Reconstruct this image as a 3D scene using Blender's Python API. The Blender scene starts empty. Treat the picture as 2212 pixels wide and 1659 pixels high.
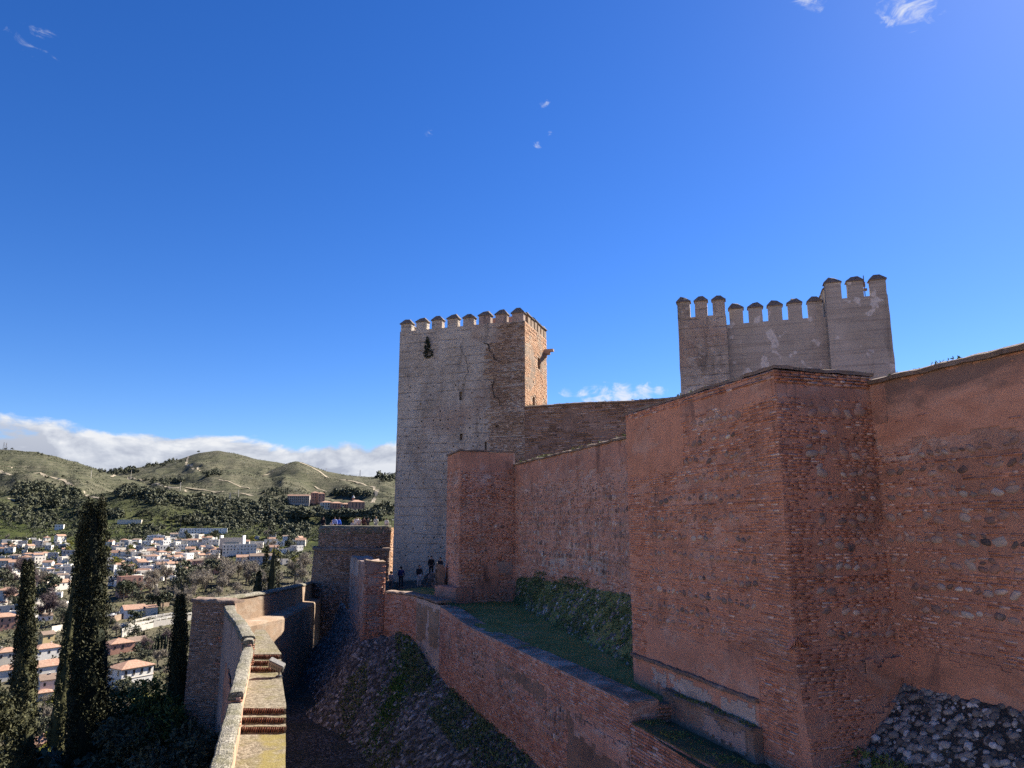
import bpy, bmesh, math, random
import numpy as np
from mathutils import Vector, Matrix, noise as mnoise
R = math.radians
random.seed(7)
rng = np.random.default_rng(7)
SC = bpy.context.scene
COL = SC.collection
# ------------------------------------------------------------------ camera, sky, sun
PITCH = R(11.1)
F = 1534.0                      # focal length in photo units (picture 2212 x 1659)
cam = bpy.data.cameras.new('camera')
cam.sensor_width = 36
cam.lens = 36 * F / 2212
cam.clip_start = 0.1
cam.clip_end = 20000
camo = bpy.data.objects.new('camera', cam)
COL.objects.link(camo)
camo.location = (0, 0, 0)
camo.rotation_euler = (math.pi / 2 + PITCH, 0, 0)
SC.camera = camo
SUN_AZ, SUN_EL = R(48), R(39)   # azimuth to the right of the view direction, elevation
S = Vector((math.sin(SUN_AZ) * math.cos(SUN_EL), math.cos(SUN_AZ) * math.cos(SUN_EL), math.sin(SUN_EL)))
sl = bpy.data.lights.new('sun', 'SUN')
sl.energy = 4.9
sl.angle = R(0.5)
sl.color = (1.0, 0.93, 0.82)
so = bpy.data.objects.new('sun', sl)
COL.objects.link(so)
so.rotation_euler = S.to_track_quat('Z', 'Y').to_euler()
SC.view_settings.view_transform = 'Standard'
SC.view_settings.look = 'None'
SC.view_settings.exposure = 1.65
SC.view_settings.gamma = 1.0
SC.view_settings.use_curve_mapping = False
SC.cycles.max_bounces = 8
SC.cycles.diffuse_bounces = 6
SC.cycles.glossy_bounces = 2
SC.cycles.transparent_max_bounces = 8
SC.cycles.use_denoising = False
SC.cycles.sample_clamp_indirect = 3.0
SC.cycles.caustics_reflective = False
SC.cycles.caustics_refractive = False

def ray(u, v):
    """direction (y = 1) of the photo point u, v"""
    a = (829.5 - v) / F
    y = math.cos(PITCH) - math.sin(PITCH) * a
    return Vector(((u - 1106) / F / y, 1.0, (math.sin(PITCH) + math.cos(PITCH) * a) / y))
def at(u, v, Y):
    return ray(u, v) * Y

# ------------------------------------------------------------------ node helper
class NT:
    def __init__(self, tree):
        self.t = tree; self.n = tree.nodes; self.l = tree.links
    def put(self, sock, val):
        if val is None: return
        if isinstance(val, bpy.types.NodeSocket): self.l.new(val, sock)
        else:
            if isinstance(val, tuple) and len(val) == 3 and sock.type == 'RGBA': val = (*val, 1)
            sock.default_value = val
    def node(self, kind, **kw):
        nd = self.n.new(kind)
        for k, val in kw.items(): setattr(nd, k, val)
        return nd
    def math(self, op, a, b=None, c=None, clamp=False):
        nd = self.node('ShaderNodeMath', operation=op, use_clamp=clamp)
        for i, x in enumerate((a, b, c)): self.put(nd.inputs[i], x)
        return nd.outputs[0]
    def vmath(self, op, a, b=None):
        nd = self.node('ShaderNodeVectorMath', operation=op)
        self.put(nd.inputs[0], a); self.put(nd.inputs[1], b)
        return nd.outputs['Value' if op in ('DOT_PRODUCT', 'LENGTH', 'DISTANCE') else 'Vector']
    def sep(self, v):
        nd = self.node('ShaderNodeSeparateXYZ'); self.put(nd.inputs[0], v); return nd.outputs
    def comb(self, x, y, z):
        nd = self.node('ShaderNodeCombineXYZ')
        for i, k in enumerate((x, y, z)): self.put(nd.inputs[i], k)
        return nd.outputs[0]
    def noise(self, vec, scale, detail=5, rough=.55, dist=0.0, out=0):
        nd = self.node('ShaderNodeTexNoise')
        self.put(nd.inputs['Vector'], vec)
        nd.inputs['Scale'].default_value = scale; nd.inputs['Detail'].default_value = detail
        nd.inputs['Roughness'].default_value = rough; nd.inputs['Distortion'].default_value = dist
        return nd.outputs[out]
    def voro(self, vec, scale, feature='F1', out=0, rnd=1.0):
        nd = self.node('ShaderNodeTexVoronoi', feature=feature)
        self.put(nd.inputs['Vector'], vec); nd.inputs['Scale'].default_value = scale
        nd.inputs['Randomness'].default_value = rnd
        return nd.outputs[out]
    def rng(self, v, a, b, c=0.0, d=1.0, smooth=False):
        nd = self.node('ShaderNodeMapRange')
        if smooth: nd.interpolation_type = 'SMOOTHSTEP'
        for i, x in enumerate((v, a, b, c, d)): self.put(nd.inputs[i], x)
        return nd.outputs[0]
    def mix(self, f, a, b, mode='MIX'):
        nd = self.node('ShaderNodeMix', data_type='RGBA', blend_type=mode)
        self.put(nd.inputs[0], f); self.put(nd.inputs[6], a); self.put(nd.inputs[7], b)
        return nd.outputs[2]
    def ramp(self, f, stops, interp='LINEAR'):
        nd = self.node('ShaderNodeValToRGB'); cr = nd.color_ramp; cr.interpolation = interp
        while len(cr.elements) < len(stops): cr.elements.new(0.5)
        for e, (p, c) in zip(cr.elements, stops):
            e.position = p; e.color = (*c, 1) if len(c) == 3 else c
        self.put(nd.inputs[0], f)
        return nd.outputs[0]
    def bump(self, h, strength=.5, dist=.02, normal=None):
        nd = self.node('ShaderNodeBump'); nd.inputs['Strength'].default_value = strength
        nd.inputs['Distance'].default_value = dist; self.put(nd.inputs['Height'], h)
        if normal is not None: self.put(nd.inputs['Normal'], normal)
        return nd.outputs[0]

MATS = {}
def mat(name, build, rough=.9, spec=.25):
    m = bpy.data.materials.new(name); m.use_nodes = True
    nt = NT(m.node_tree); b = m.node_tree.nodes['Principled BSDF']
    b.inputs['Roughness'].default_value = rough
    b.inputs['Specular IOR Level'].default_value = spec
    pos = nt.node('ShaderNodeNewGeometry')
    r = build(nt, pos.outputs['Position'], pos, b)
    if isinstance(r, tuple): colr, nrm = r
    else: colr, nrm = r, None
    nt.put(b.inputs['Base Color'], colr)
    if nrm is not None: nt.l.new(nrm, b.inputs['Normal'])
    MATS[name] = m
    return m

# ------------------------------------------------------------------ world
W = bpy.data.worlds.new('World'); SC.world = W; W.use_nodes = True
wn = NT(W.node_tree); bg = W.node_tree.nodes['Background']
SKY_STRENGTH = 0.0535
sky = wn.node('ShaderNodeTexSky', sky_type='NISHITA')
sky.sun_disc = False; sky.sun_elevation = SUN_EL; sky.sun_rotation = SUN_AZ
sky.altitude = 800; sky.air_density = 1.0; sky.dust_density = 0.2; sky.ozone_density = 6.0
tc = wn.node('ShaderNodeTexCoord'); dirv = wn.vmath('NORMALIZE', tc.outputs['Generated'])
dx, dy, dz = wn.sep(dirv)
hs = wn.node('ShaderNodeHueSaturation'); hs.inputs['Saturation'].default_value = 1.23; hs.inputs['Hue'].default_value = .5135
wn.put(hs.inputs['Color'], sky.outputs[0])
skyc = hs.outputs[0]
# a bank of cumulus low over the horizon, all the way round
hyp = wn.math('SQRT', wn.math('ADD', wn.math('MULTIPLY', dx, dx), wn.math('MULTIPLY', dy, dy)))
el = wn.math('DIVIDE', dz, hyp)
sv = wn.vmath('MULTIPLY', dirv, (1.0, 1.0, 2.3))
n1 = wn.noise(sv, 9.0, 9, .58, .25)
n1b = wn.noise(wn.vmath('ADD', sv, (S.x * .012, S.y * .012, .035)), 9.0, 9, .58, .25)
big = wn.noise(wn.vmath('MULTIPLY', dirv, (1, 1, .05)), 5.0, 3, .5)
top = wn.math('ADD', wn.math('MULTIPLY', wn.math('SUBTRACT', big, .5), .06), .124)
gap = wn.rng(wn.math('SUBTRACT', top, el), -.030, .075, 0, 1)
dens = wn.math('ADD', n1, wn.math('MULTIPLY', wn.math('SUBTRACT', gap, .5), 1.25))
mask = wn.rng(dens, .36, .50, 0, 1, True)
lit = wn.rng(wn.math('SUBTRACT', n1, n1b), -.07, .10, 0, 1)
edge = wn.rng(wn.math('SUBTRACT', top, el), -.02, .06, .55, 0)
shade = wn.math('ADD', wn.math('MULTIPLY', lit, .75), edge, clamp=True)
cloudc = wn.ramp(shade, [(0.0, (2.5, 2.75, 3.4)), (.45, (3.6, 3.85, 4.4)), (.8, (4.5, 4.7, 5.1)), (1, (5.2, 5.3, 5.5))])
# loose wisps higher up
wisps = None
n2 = wn.noise(wn.vmath('MULTIPLY', dirv, (1, 1, 1.8)), 30.0, 9, .68, .9)
for (u, v, size, amt) in [(1180, 224, 24, .54), (1158, 312, 22, .52), (1188, 288, 16, .46), (924, 290, 34, .42), (70, 80, 80, .40),
                          (1965, 18, 90, .62), (1920, 40, 50, .5), (1750, 4, 56, .55), (1265, 860, 46, .64), (1300, 856, 56, .68), (1345, 852, 56, .68), (1390, 848, 52, .66), (1425, 844, 36, .6), (1222, 846, 34, .5), (100, 886, 26, .3)]:
    d = ray(u, v).normalized()
    dist = wn.vmath('DISTANCE', dirv, tuple(d))
    g = wn.rng(dist, size * 1.15 / F, 0.0, 0, amt, True)
    wisps = g if wisps is None else wn.math('MAXIMUM', wisps, g)
wm = wn.rng(wn.math('ADD', n2, wn.math('MULTIPLY', wn.math('SUBTRACT', wisps, .5), .75)), .42, .80, 0, 1, True)
wm = wn.math('MULTIPLY', wm, wn.rng(wisps, 0.02, .3, 0, 1))
sk2 = wn.mix(wm, skyc, (5.0, 5.2, 5.6))
final = wn.mix(mask, sk2, cloudc)
wn.put(bg.inputs['Color'], final); bg.inputs['Strength'].default_value = SKY_STRENGTH

# ------------------------------------------------------------------ mesh and object helpers
def new_obj(name, me, parent=None, m=None):
    o = bpy.data.objects.new(name, me)
    COL.objects.link(o)
    if m is not None and me is not None and not me.materials: me.materials.append(m)
    if parent is not None:
        o.parent = parent
        o.matrix_parent_inverse = base_inv(parent)
    return o
def base_inv(p):
    """world-space children under a thing that was only moved"""
    t = p.location.copy(); q = p.parent
    return Matrix.Translation(-t) if q is None else Matrix.Identity(4)
def tag(o, label, cat, group=None, kind=None):
    if label: o['label'] = label
    if cat: o['category'] = cat
    if group: o['group'] = group
    if kind: o['kind'] = kind
    return o
def thing(name, label, cat, loc=(0, 0, 0), group=None):
    o = bpy.data.objects.new(name, None); COL.objects.link(o)
    o.location = loc; o.empty_display_size = .3
    return tag(o, label, cat, group)
def child_local(name, me, parent, m=None):
    """child whose mesh is in the parent's own space"""
    o = bpy.data.objects.new(name, me); COL.objects.link(o)
    if m is not None and not me.materials: me.materials.append(m)
    o.parent = parent
    return o

class MB:
    """collects polygons, becomes ONE mesh"""
    def __init__(self): self.v = []; self.f = []
    def poly(self, pts):
        i = len(self.v); self.v += [tuple(p) for p in pts]; self.f.append(tuple(range(i, i + len(pts))))
    def box(self, c, s, rz=0.0, taper=1.0):
        cx, cy, cz = c; hx, hy, hz = s[0] / 2, s[1] / 2, s[2] / 2
        ca, sa = math.cos(rz), math.sin(rz); i = len(self.v)
        for z, k in ((-hz, 1), (hz, taper)):
            for x, y in ((-hx, -hy), (hx, -hy), (hx, hy), (-hx, hy)):
                x *= k; y *= k
                self.v.append((cx + x * ca - y * sa, cy + x * sa + y * ca, cz + z))
        self.f += [(i + 3, i + 2, i + 1, i), (i + 4, i + 5, i + 6, i + 7)] + [(i + k, i + (k + 1) % 4, i + 4 + (k + 1) % 4, i + 4 + k) for k in range(4)]
    def tube(self, pts, rad, n=6, cap=True):
        pts = [Vector(p) for p in pts]
        if not hasattr(rad, '__len__'): rad = [rad] * len(pts)
        rings = []
        for k, p in enumerate(pts):
            t = (pts[min(k + 1, len(pts) - 1)] - pts[max(k - 1, 0)]).normalized()
            a = t.cross(Vector((0, 0, 1)) if abs(t.z) < .95 else Vector((1, 0, 0))).normalized(); b = t.cross(a)
            i = len(self.v)
            for j in range(n):
                w = 2 * math.pi * j / n
                self.v.append(tuple(p + (a * math.cos(w) + b * math.sin(w)) * rad[k]))
            rings.append(i)
        for a, b in zip(rings, rings[1:]):
            for j in range(n): self.f.append((a + j, a + (j + 1) % n, b + (j + 1) % n, b + j))
        if cap:
            self.f.append(tuple(rings[0] + j for j in reversed(range(n)))); self.f.append(tuple(rings[-1] + j for j in range(n)))
    def mesh(self, name, smooth=False):
        me = bpy.data.meshes.new(name); me.from_pydata(self.v, [], self.f)
        me.validate(); me.update()
        if smooth: me.polygons.foreach_set('use_smooth', [True] * len(me.polygons))
        return me
    def build(self, name, m, parent=None, smooth=False):
        return new_obj(name, self.mesh(name, smooth), parent, m)

def np_mesh(name, verts, faces, smooth=False):
    """verts (n,3); faces (m,k) with one k"""
    me = bpy.data.meshes.new(name)
    verts = np.asarray(verts, dtype=np.float32); faces = np.asarray(faces, dtype=np.int32)
    me.vertices.add(len(verts)); me.vertices.foreach_set('co', verts.ravel())
    m, k = faces.shape
    me.loops.add(m * k); me.loops.foreach_set('vertex_index', faces.ravel())
    me.polygons.add(m); me.polygons.foreach_set('loop_start', np.arange(m, dtype=np.int32) * k)
    me.update(calc_edges=True)
    me.validate()
    if smooth: me.polygons.foreach_set('use_smooth', np.ones(m, dtype=bool))
    return me
def join_np(name, proto_list, frames, smooth=False):
    """proto_list[i] = (verts, faces) ; frames = list of (which, 3x3, offset)"""
    vs, fs, base = [], [], 0
    for which, M3, off in frames:
        pv, pf = proto_list[which]
        vs.append(pv @ M3.T + off); fs.append(pf + base); base += len(pv)
    return np_mesh(name, np.concatenate(vs), np.concatenate(fs), smooth)
def vnoise(p, scale, amp):
    n = mnoise.noise_vector(Vector(p) * scale)
    n2 = mnoise.noise_vector(Vector(p) * scale * 3.1)
    return (n + n2 * .45) * amp
# ------------------------------------------------------------------ materials
def stains(nt, pos, colr, dark=(.05, .042, .04), amt=.75, zs=.25, scale=1.3, lo=.56, hi=.74):
    v = nt.vmath('MULTIPLY', pos, (1, 1, zs))
    s = nt.rng(nt.noise(v, scale, 6, .65, .4), lo, hi, 0, amt)
    return nt.mix(s, colr, dark)
def broad(nt, pos, c, amt=.58):
    """old walls are blotchy on the scale of metres"""
    v = nt.vmath('MULTIPLY', pos, (1, 1, 1.6))
    n = nt.noise(v, .42, 5, .62, .8)
    c = nt.mix(nt.rng(n, .48, .36, 0, amt), c, nt.mix(.5, c, (.09, .055, .042)))
    n2 = nt.noise(nt.vmath('ADD', v, (31, 7, 3)), .62, 6, .66, .6)
    return nt.mix(nt.rng(n2, .54, .68, 0, amt), c, nt.mix(.6, c, (.52, .40, .33)))
def m_mortar(name, base, pale, dark, pale_lo=.56, pale_amt=.6, grain=1.0, stain=.7):
    def f(nt, pos, geo, b):
        a = nt.noise(pos, .55, 5, .6, .3)
        c = nt.ramp(a, [(.3, tuple(x * .82 for x in base)), (.5, tuple(x * 1.08 for x in base)), (.72, tuple(min(1, x * 1.28) for x in base))])
        hst = nt.vmath('MULTIPLY', pos, (1, 1, 3.2))
        p = nt.rng(nt.noise(hst, .8, 8, .68, .5), pale_lo, pale_lo + .14, 0, pale_amt)
        c = nt.mix(p, c, pale)
        fine = nt.noise(nt.vmath('MULTIPLY', pos, (1, 1, 2.4)), 9.0, 6, .7)
        c = nt.mix(nt.rng(fine, .34, .76, .0, .38), c, tuple(x * .55 for x in base))
        c = broad(nt, pos, c)
        c = stains(nt, pos, c, dark, stain)
        spk = nt.voro(pos, 26.0)
        c = nt.mix(nt.rng(spk, .10, .2, .45, 0), c, pale)
        gr = nt.noise(pos, 38.0, 5, .7)
        h = nt.math('ADD', nt.math('MULTIPLY', gr, .5), nt.math('MULTIPLY', fine, 1.0))
        return c, nt.bump(h, .75 * grain, .035)
    return mat(name, f, .95, .15)
RED = (.46, .225, .15)
M_RED = m_mortar('red_mortar', RED, (.46, .31, .25), (.07, .05, .047))
M_RED2 = m_mortar('pink_grey_mortar', (.475, .265, .192), (.62, .53, .46), (.07, .055, .05), .52, .75)
M_PLASTER = m_mortar('red_plaster', (.48, .23, .147), (.60, .42, .32), (.075, .055, .052), .62, .5, .45, .6)
M_DIRTY = m_mortar('dirty_plaster', (.44, .225, .155), (.42, .33, .28), (.06, .046, .045), .56, .6, .6, .95)
M_BROWN = m_mortar('brown_mortar', (.25, .165, .122), (.34, .28, .22), (.04, .034, .032), .56, .5)
M_LIME = m_mortar('lime_patch', (.42, .34, .29), (.55, .50, .45), (.10, .085, .075), .5, .6, 1.2, .5)
M_RENDER = m_mortar('grey_render', (.33, .245, .205), (.38, .31, .26), (.06, .05, .045), .58, .6, 1.0, .8)

def m_random(name, stops, island, noise_amt=.28, rough=.9, bump=.5, scale=14, dirt=None):
    def f(nt, pos, geo, b):
        if island: r = geo.outputs['Random Per Island']
        else: r = nt.node('ShaderNodeObjectInfo').outputs['Random']
        c = nt.ramp(r, stops)
        n = nt.noise(pos, scale, 6, .65)
        c = nt.mix(nt.rng(n, .35, .75, 0, noise_amt), c, nt.mix(.5, c, (.05, .04, .036)))
        n2 = nt.noise(pos, 1.1, 4, .6)
        if dirt is not None: c = broad(nt, pos, nt.mix(nt.rng(n2, .40, .68, .05, .72), c, dirt))
        return c, nt.bump(nt.noise(pos, scale * 2.2, 5, .7), bump, .02)
    return mat(name, f, rough, .2)
def pair(name, stops, **kw):
    return m_random(name, stops, True, **kw), m_random(name + '_piece', stops, False, **kw)
BR, BRP = pair('fired_brick', [(0, (.26, .10, .062)), (.25, (.45, .185, .115)), (.5, (.53, .235, .15)), (.8, (.57, .285, .195)), (.93, (.62, .40, .31)), (1, (.68, .54, .45))],
               dirt=(.465, .222, .142))
BRL, BRLP = pair('rosy_brick', [(0, (.28, .115, .075)), (.3, (.48, .21, .14)), (.6, (.55, .265, .185)), (.88, (.60, .37, .28)), (1, (.68, .53, .45))],
                 dirt=(.48, .245, .165))
BRG, BRGP = pair('sunlit_ochre_brick', [(0, (.36, .20, .115)), (.4, (.50, .285, .165)), (.8, (.56, .335, .20)), (1, (.60, .42, .28))], noise_amt=.35)  # brick of the sunlit faces only, their brightness put into the colour
BRS, _ = pair('shaded_brick', [(0, (.16, .105, .075)), (.4, (.28, .185, .138)), (.8, (.37, .26, .20)), (1, (.46, .36, .29))])  # darker brick for faces out of the sun, shade put into the colour
ST, STP = pair('river_stone', [(0, (.07, .062, .06)), (.16, (.15, .125, .112)), (.4, (.33, .24, .195)), (.62, (.40, .235, .175)), (.82, (.38, .29, .235)), (.95, (.50, .43, .36)), (1, (.70, .64, .57))],
               noise_amt=.6, bump=.5, dirt=(.45, .235, .165))
CB, CBP = pair('slope_cobble', [(0, (.08, .07, .062)), (.35, (.16, .138, .12)), (.7, (.28, .245, .212)), (.9, (.42, .375, .33)), (1, (.62, .57, .51))], noise_amt=.6)
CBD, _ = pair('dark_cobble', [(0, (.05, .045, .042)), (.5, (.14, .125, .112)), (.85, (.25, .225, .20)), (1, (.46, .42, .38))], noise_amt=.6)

def f_stained(nt, pos, geo, b):
    """red plaster whose top metre is blackened by old damp, in a band with a torn lower edge"""
    x, y, z = nt.sep(pos)
    a = nt.noise(nt.vmath('MULTIPLY', pos, (1, 1, 2.2)), .7, 7, .62, .5)
    c = nt.ramp(a, [(.3, (.40, .19, .125)), (.5, (.50, .25, .165)), (.7, (.55, .31, .22))])
    e = nt.noise(nt.vmath('MULTIPLY', pos, (.7, .7, 1.8)), .9, 6, .6, .9)
    d = nt.rng(nt.math('ADD', z, nt.math('MULTIPLY', nt.math('SUBTRACT', e, .5), 2.0)), 2.75, 3.35, 0, .82)
    c = nt.mix(d, c, nt.mix(a, (.10, .07, .06), (.22, .15, .12)))
    n = nt.noise(pos, 16, 6, .7)
    c = nt.mix(nt.rng(n, .42, .3, 0, .5), c, (.2, .11, .08))
    return c, nt.bump(n, .6, .02)
M_STAIN = mat('damp_stained_plaster', f_stained, .95, .1)
def f_bank(nt, pos, geo, b):
    n = nt.noise(pos, .9, 6, .65, .3); n2 = nt.noise(pos, 16, 6, .75)
    c = nt.ramp(n, [(.3, (.05, .043, .038)), (.55, (.075, .065, .055)), (.75, (.085, .085, .05))])
    c = nt.mix(nt.rng(n2, .52, .7, 0, .7), c, (.20, .175, .15))
    return c, nt.bump(n2, 1.0, .06)
M_BANK = mat('stony_soil', f_bank, .95, .1)
def f_earth(nt, pos, geo, b):
    x, y, z = nt.sep(pos)
    a = nt.noise(nt.vmath('MULTIPLY', pos, (1, 1, .6)), .22, 6, .6, .6)
    c = nt.ramp(a, [(.34, (.28, .23, .185)), (.5, (.42, .36, .30)), (.64, (.56, .50, .43))])
    # rammed-earth lifts: one course line every 0.86 m, broken up
    zz = nt.math('ADD', z, nt.math('MULTIPLY', nt.noise(pos, .5, 4, .6), .32))
    lift = nt.math('FRACT', nt.math('DIVIDE', zz, .86))
    line = nt.rng(nt.math('ABSOLUTE', nt.math('SUBTRACT', lift, .5)), .41, .48, 0, 1)
    brk = nt.rng(nt.noise(pos, .9, 5, .7), .42, .58, 0, .75)
    line = nt.math('MULTIPLY', line, nt.math('MULTIPLY', brk, .75))
    c = nt.mix(line, c, (.085, .07, .06))
    er = nt.noise(nt.vmath('MULTIPLY', pos, (1, 1, 1.7)), 1.9, 9, .72, .3)
    c = nt.mix(nt.rng(er, .52, .63, 0, .8), c, (.54, .49, .43))
    c = nt.mix(nt.rng(er, .43, .33, 0, .7), c, (.14, .115, .095))
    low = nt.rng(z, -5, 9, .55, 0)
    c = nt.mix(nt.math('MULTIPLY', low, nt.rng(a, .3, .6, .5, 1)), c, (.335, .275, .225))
    warm = nt.rng(nt.noise(pos, .16, 3, .5), .52, .66, 0, .5)
    c = nt.mix(warm, c, (.30, .185, .135))
    c = stains(nt, pos, c, (.06, .052, .048), .7, .22, .8, .58, .72)
    pit = nt.noise(nt.vmath('MULTIPLY', pos, (1, 1, 1.5)), 6.0, 8, .75)
    c = nt.mix(nt.rng(pit, .40, .3, 0, .7), c, (.09, .075, .062))
    h = nt.math('ADD', nt.math('MULTIPLY', er, 1.0), nt.math('SUBTRACT', nt.math('MULTIPLY', pit, .7), nt.math('MULTIPLY', line, .7)))
    return c, nt.bump(h, .9, .14)
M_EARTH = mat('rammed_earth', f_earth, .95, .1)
def f_smooth_earth(nt, pos, geo, b):
    x, y, z = nt.sep(pos)
    a = nt.noise(nt.vmath('MULTIPLY', pos, (1, 1, .5)), .3, 5, .6, .5)
    c = nt.ramp(a, [(.3, (.29, .255, .215)), (.5, (.365, .325, .28)), (.72, (.42, .375, .33))])
    st = nt.noise(nt.vmath('MULTIPLY', pos, (.12, .12, 5.0)), 1.0, 5, .6)
    c = nt.mix(nt.rng(st, .5, .66, 0, .5), c, (.15, .12, .105))
    p = nt.noise(pos, .85, 2, .5)
    q = nt.noise(pos, 3.4, 6, .7)
    blot = nt.math('MULTIPLY', nt.rng(p, .595, .63, 0, 1), nt.rng(q, .38, .5, .25, .9))
    c = nt.mix(nt.math('MULTIPLY', blot, .7), c, (.62, .59, .56))
    c = stains(nt, pos, c, (.07, .06, .055), .6, .2, .9, .58, .74)
    c = nt.mix(nt.rng(nt.noise(pos, 9, 6, .7), .4, .28, 0, .5), c, (.10, .08, .07))
    return c, nt.bump(nt.math('ADD', nt.math('MULTIPLY', st, .7), q), .5, .05)
M_EARTH2 = mat('smoothed_earth', f_smooth_earth, .95, .1)
def simple(name, base, var=.35, scale=6.0, rough=.9, spec=.2, bump=.3, bd=.02, dark=None):
    dk = dark or tuple(x * .5 for x in base)
    def f(nt, pos, geo, b):
        n = nt.noise(pos, scale, 6, .65, .2)
        c = nt.ramp(n, [(.28, tuple(base[i] * (1 - var) + dk[i] * var for i in range(3))), (.5, base), (.75, tuple(min(1, x * (1 + var * .5)) for x in base))])
        n2 = nt.noise(pos, scale * 6, 4, .7)
        c = nt.mix(nt.rng(n2, .55, .8, 0, var), c, dk)
        return c, nt.bump(n2, bump, bd)
    return mat(name, f, rough, spec)
STEPB, STEPBP = pair('step_brick', [(0, (.09, .038, .028)), (.5, (.15, .065, .045)), (1, (.23, .12, .085))])
M_CAP = simple('merlon_tiles', (.17, .135, .11), .6, 3.0, bump=.9, bd=.06)
M_COPE = m_mortar('weathered_coping', (.19, .135, .105), (.36, .31, .26), (.045, .04, .036), .5, .55, 1.4, .9)
def f_gravelly(nt, pos, geo, b):
    v = nt.voro(pos, 24.0); cc = nt.voro(pos, 24.0, out=1)
    g = nt.noise(pos, 1.2, 5, .6)
    c = nt.ramp(nt.sep(cc)[0], [(0, (.075, .068, .055)), (.5, (.19, .172, .138)), (1, (.37, .34, .28))])
    c = nt.mix(nt.rng(g, .42, .68, 0, .6), c, (.10, .095, .045))
    return c, nt.bump(v, .9, -.03)
M_GRAVELTOP = mat('pebbled_coping', f_gravelly, .95, .1)
def f_walk(nt, pos, geo, b):
    v = nt.voro(pos, 17.0); cc = nt.voro(pos, 17.0, out=1)
    c = nt.ramp(nt.sep(cc)[0], [(0, (.09, .076, .054)), (.5, (.165, .14, .10)), (1, (.28, .245, .185))])
    x, y, z = nt.sep(pos)
    n = nt.noise(pos, .9, 6, .65, .3)
    rightside = nt.rng(nt.math('ADD', nt.math('ADD', x, nt.math('MULTIPLY', y, .326)), nt.math('MULTIPLY', nt.noise(pos, 2.2, 4, .6), .5)), .12, .30, 0, 1)
    near = nt.rng(y, 24.6, 24.3, 0, 1)
    ms = nt.math('MULTIPLY', nt.math('MULTIPLY', rightside, near), nt.rng(n, .38, .52, .1, .9))
    c = nt.mix(nt.rng(n, .5, .66, 0, .55), c, (.13, .115, .04))
    c = nt.mix(ms, c, nt.mix(nt.noise(pos, 11, 5, .7), (.12, .10, .035), (.24, .195, .07)))
    c = nt.mix(nt.rng(nt.noise(pos, 2.5, 5, .7), .6, .7, 0, .5), c, (.08, .065, .05))
    return c, nt.bump(v, .8, -.02)
M_WALK = mat('mossy_walkway', f_walk, .95, .1)
def f_pinkplaster(nt, pos, geo, b):
    n = nt.noise(pos, 1.4, 6, .65)
    c = nt.ramp(n, [(.3, (.36, .19, .125)), (.55, (.50, .29, .20)), (.8, (.56, .36, .27))])
    return stains(nt, pos, c, (.18, .10, .07), .5), nt.bump(nt.noise(pos, 20, 5, .7), .4, .015)
M_PINK = mat('pink_plaster', f_pinkplaster, .95, .1)
def f_soil(nt, pos, geo, b):
    n = nt.noise(pos, .8, 6, .65, .3); n2 = nt.noise(pos, 14, 5, .7)
    c = nt.ramp(n, [(.35, (.085, .07, .052)), (.55, (.10, .105, .045)), (.75, (.16, .135, .09))])
    c = nt.mix(nt.rng(n2, .5, .7, 0, .6), c, (.13, .115, .09))
    return c, nt.bump(n2, .8, .05)
M_SOIL = mat('mossy_soil', f_soil, .95, .1)
def f_turf(nt, pos, geo, b):
    n = nt.noise(pos, .7, 6, .65, .4); n2 = nt.noise(pos, 24, 5, .7)
    c = nt.ramp(n, [(.32, (.17, .18, .06)), (.52, (.26, .26, .085)), (.7, (.33, .27, .125))])
    c = nt.mix(nt.rng(n2, .45, .75, 0, .55), c, (.16, .15, .07))
    return c, nt.bump(n2, .9, .05)
M_TURF = mat('terrace_turf', f_turf, .95, .1)
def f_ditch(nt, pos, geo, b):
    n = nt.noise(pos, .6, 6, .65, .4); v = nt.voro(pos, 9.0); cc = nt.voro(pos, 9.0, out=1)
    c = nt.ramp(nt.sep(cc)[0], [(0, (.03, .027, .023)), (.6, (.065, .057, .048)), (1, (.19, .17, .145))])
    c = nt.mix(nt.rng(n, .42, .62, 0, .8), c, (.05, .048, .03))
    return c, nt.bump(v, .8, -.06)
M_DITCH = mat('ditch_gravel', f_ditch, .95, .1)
def f_flag(nt, pos, geo, b):
    n = nt.noise(pos, 1.0, 7, .7, .6)
    c = nt.ramp(n, [(.36, (.15, .112, .08)), (.5, (.27, .21, .158)), (.62, (.47, .39, .31))])
    c = nt.mix(nt.rng(nt.noise(pos, 9, 5, .7), .5, .7, 0, .6), c, (.12, .10, .075))
    return c, nt.bump(nt.noise(pos, 12, 6, .7), .6, .03)
M_FLAG = mat('worn_wall_top', f_flag, .9, .2)

def leafm(name, c0, c1, trans=.12):
    def f(nt, pos, geo, b):
        r = geo.outputs['Random Per Island']
        n = nt.noise(pos, .9, 4, .6)
        c = nt.mix(r, c0, c1)
        c = nt.mix(nt.rng(n, .35, .65, 0, .5), c, tuple(x * .6 for x in c0))
        return c
    m = mat(name, f, .75, .2)
    return m
L_CYP = leafm('cypress_leaf', (.014, .019, .009), (.105, .10, .042))
L_CYPB = leafm('far_cypress_leaf', (.014, .022, .014), (.045, .055, .03))
L_EVER = leafm('evergreen_leaf', (.045, .052, .03), (.135, .14, .08))
L_OLIVE = leafm('grey_green_leaf', (.06, .066, .04), (.14, .14, .085))
L_BUSH = leafm('garden_leaf', (.03, .05, .015), (.11, .15, .04))
L_YEL = leafm('yellow_green_leaf', (.12, .13, .02), (.30, .27, .05))
L_IVY = leafm('ivy_leaf', (.06, .095, .04), (.19, .25, .11))
L_WEED = leafm('lush_weed', (.05, .11, .02), (.14, .24, .05))
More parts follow.
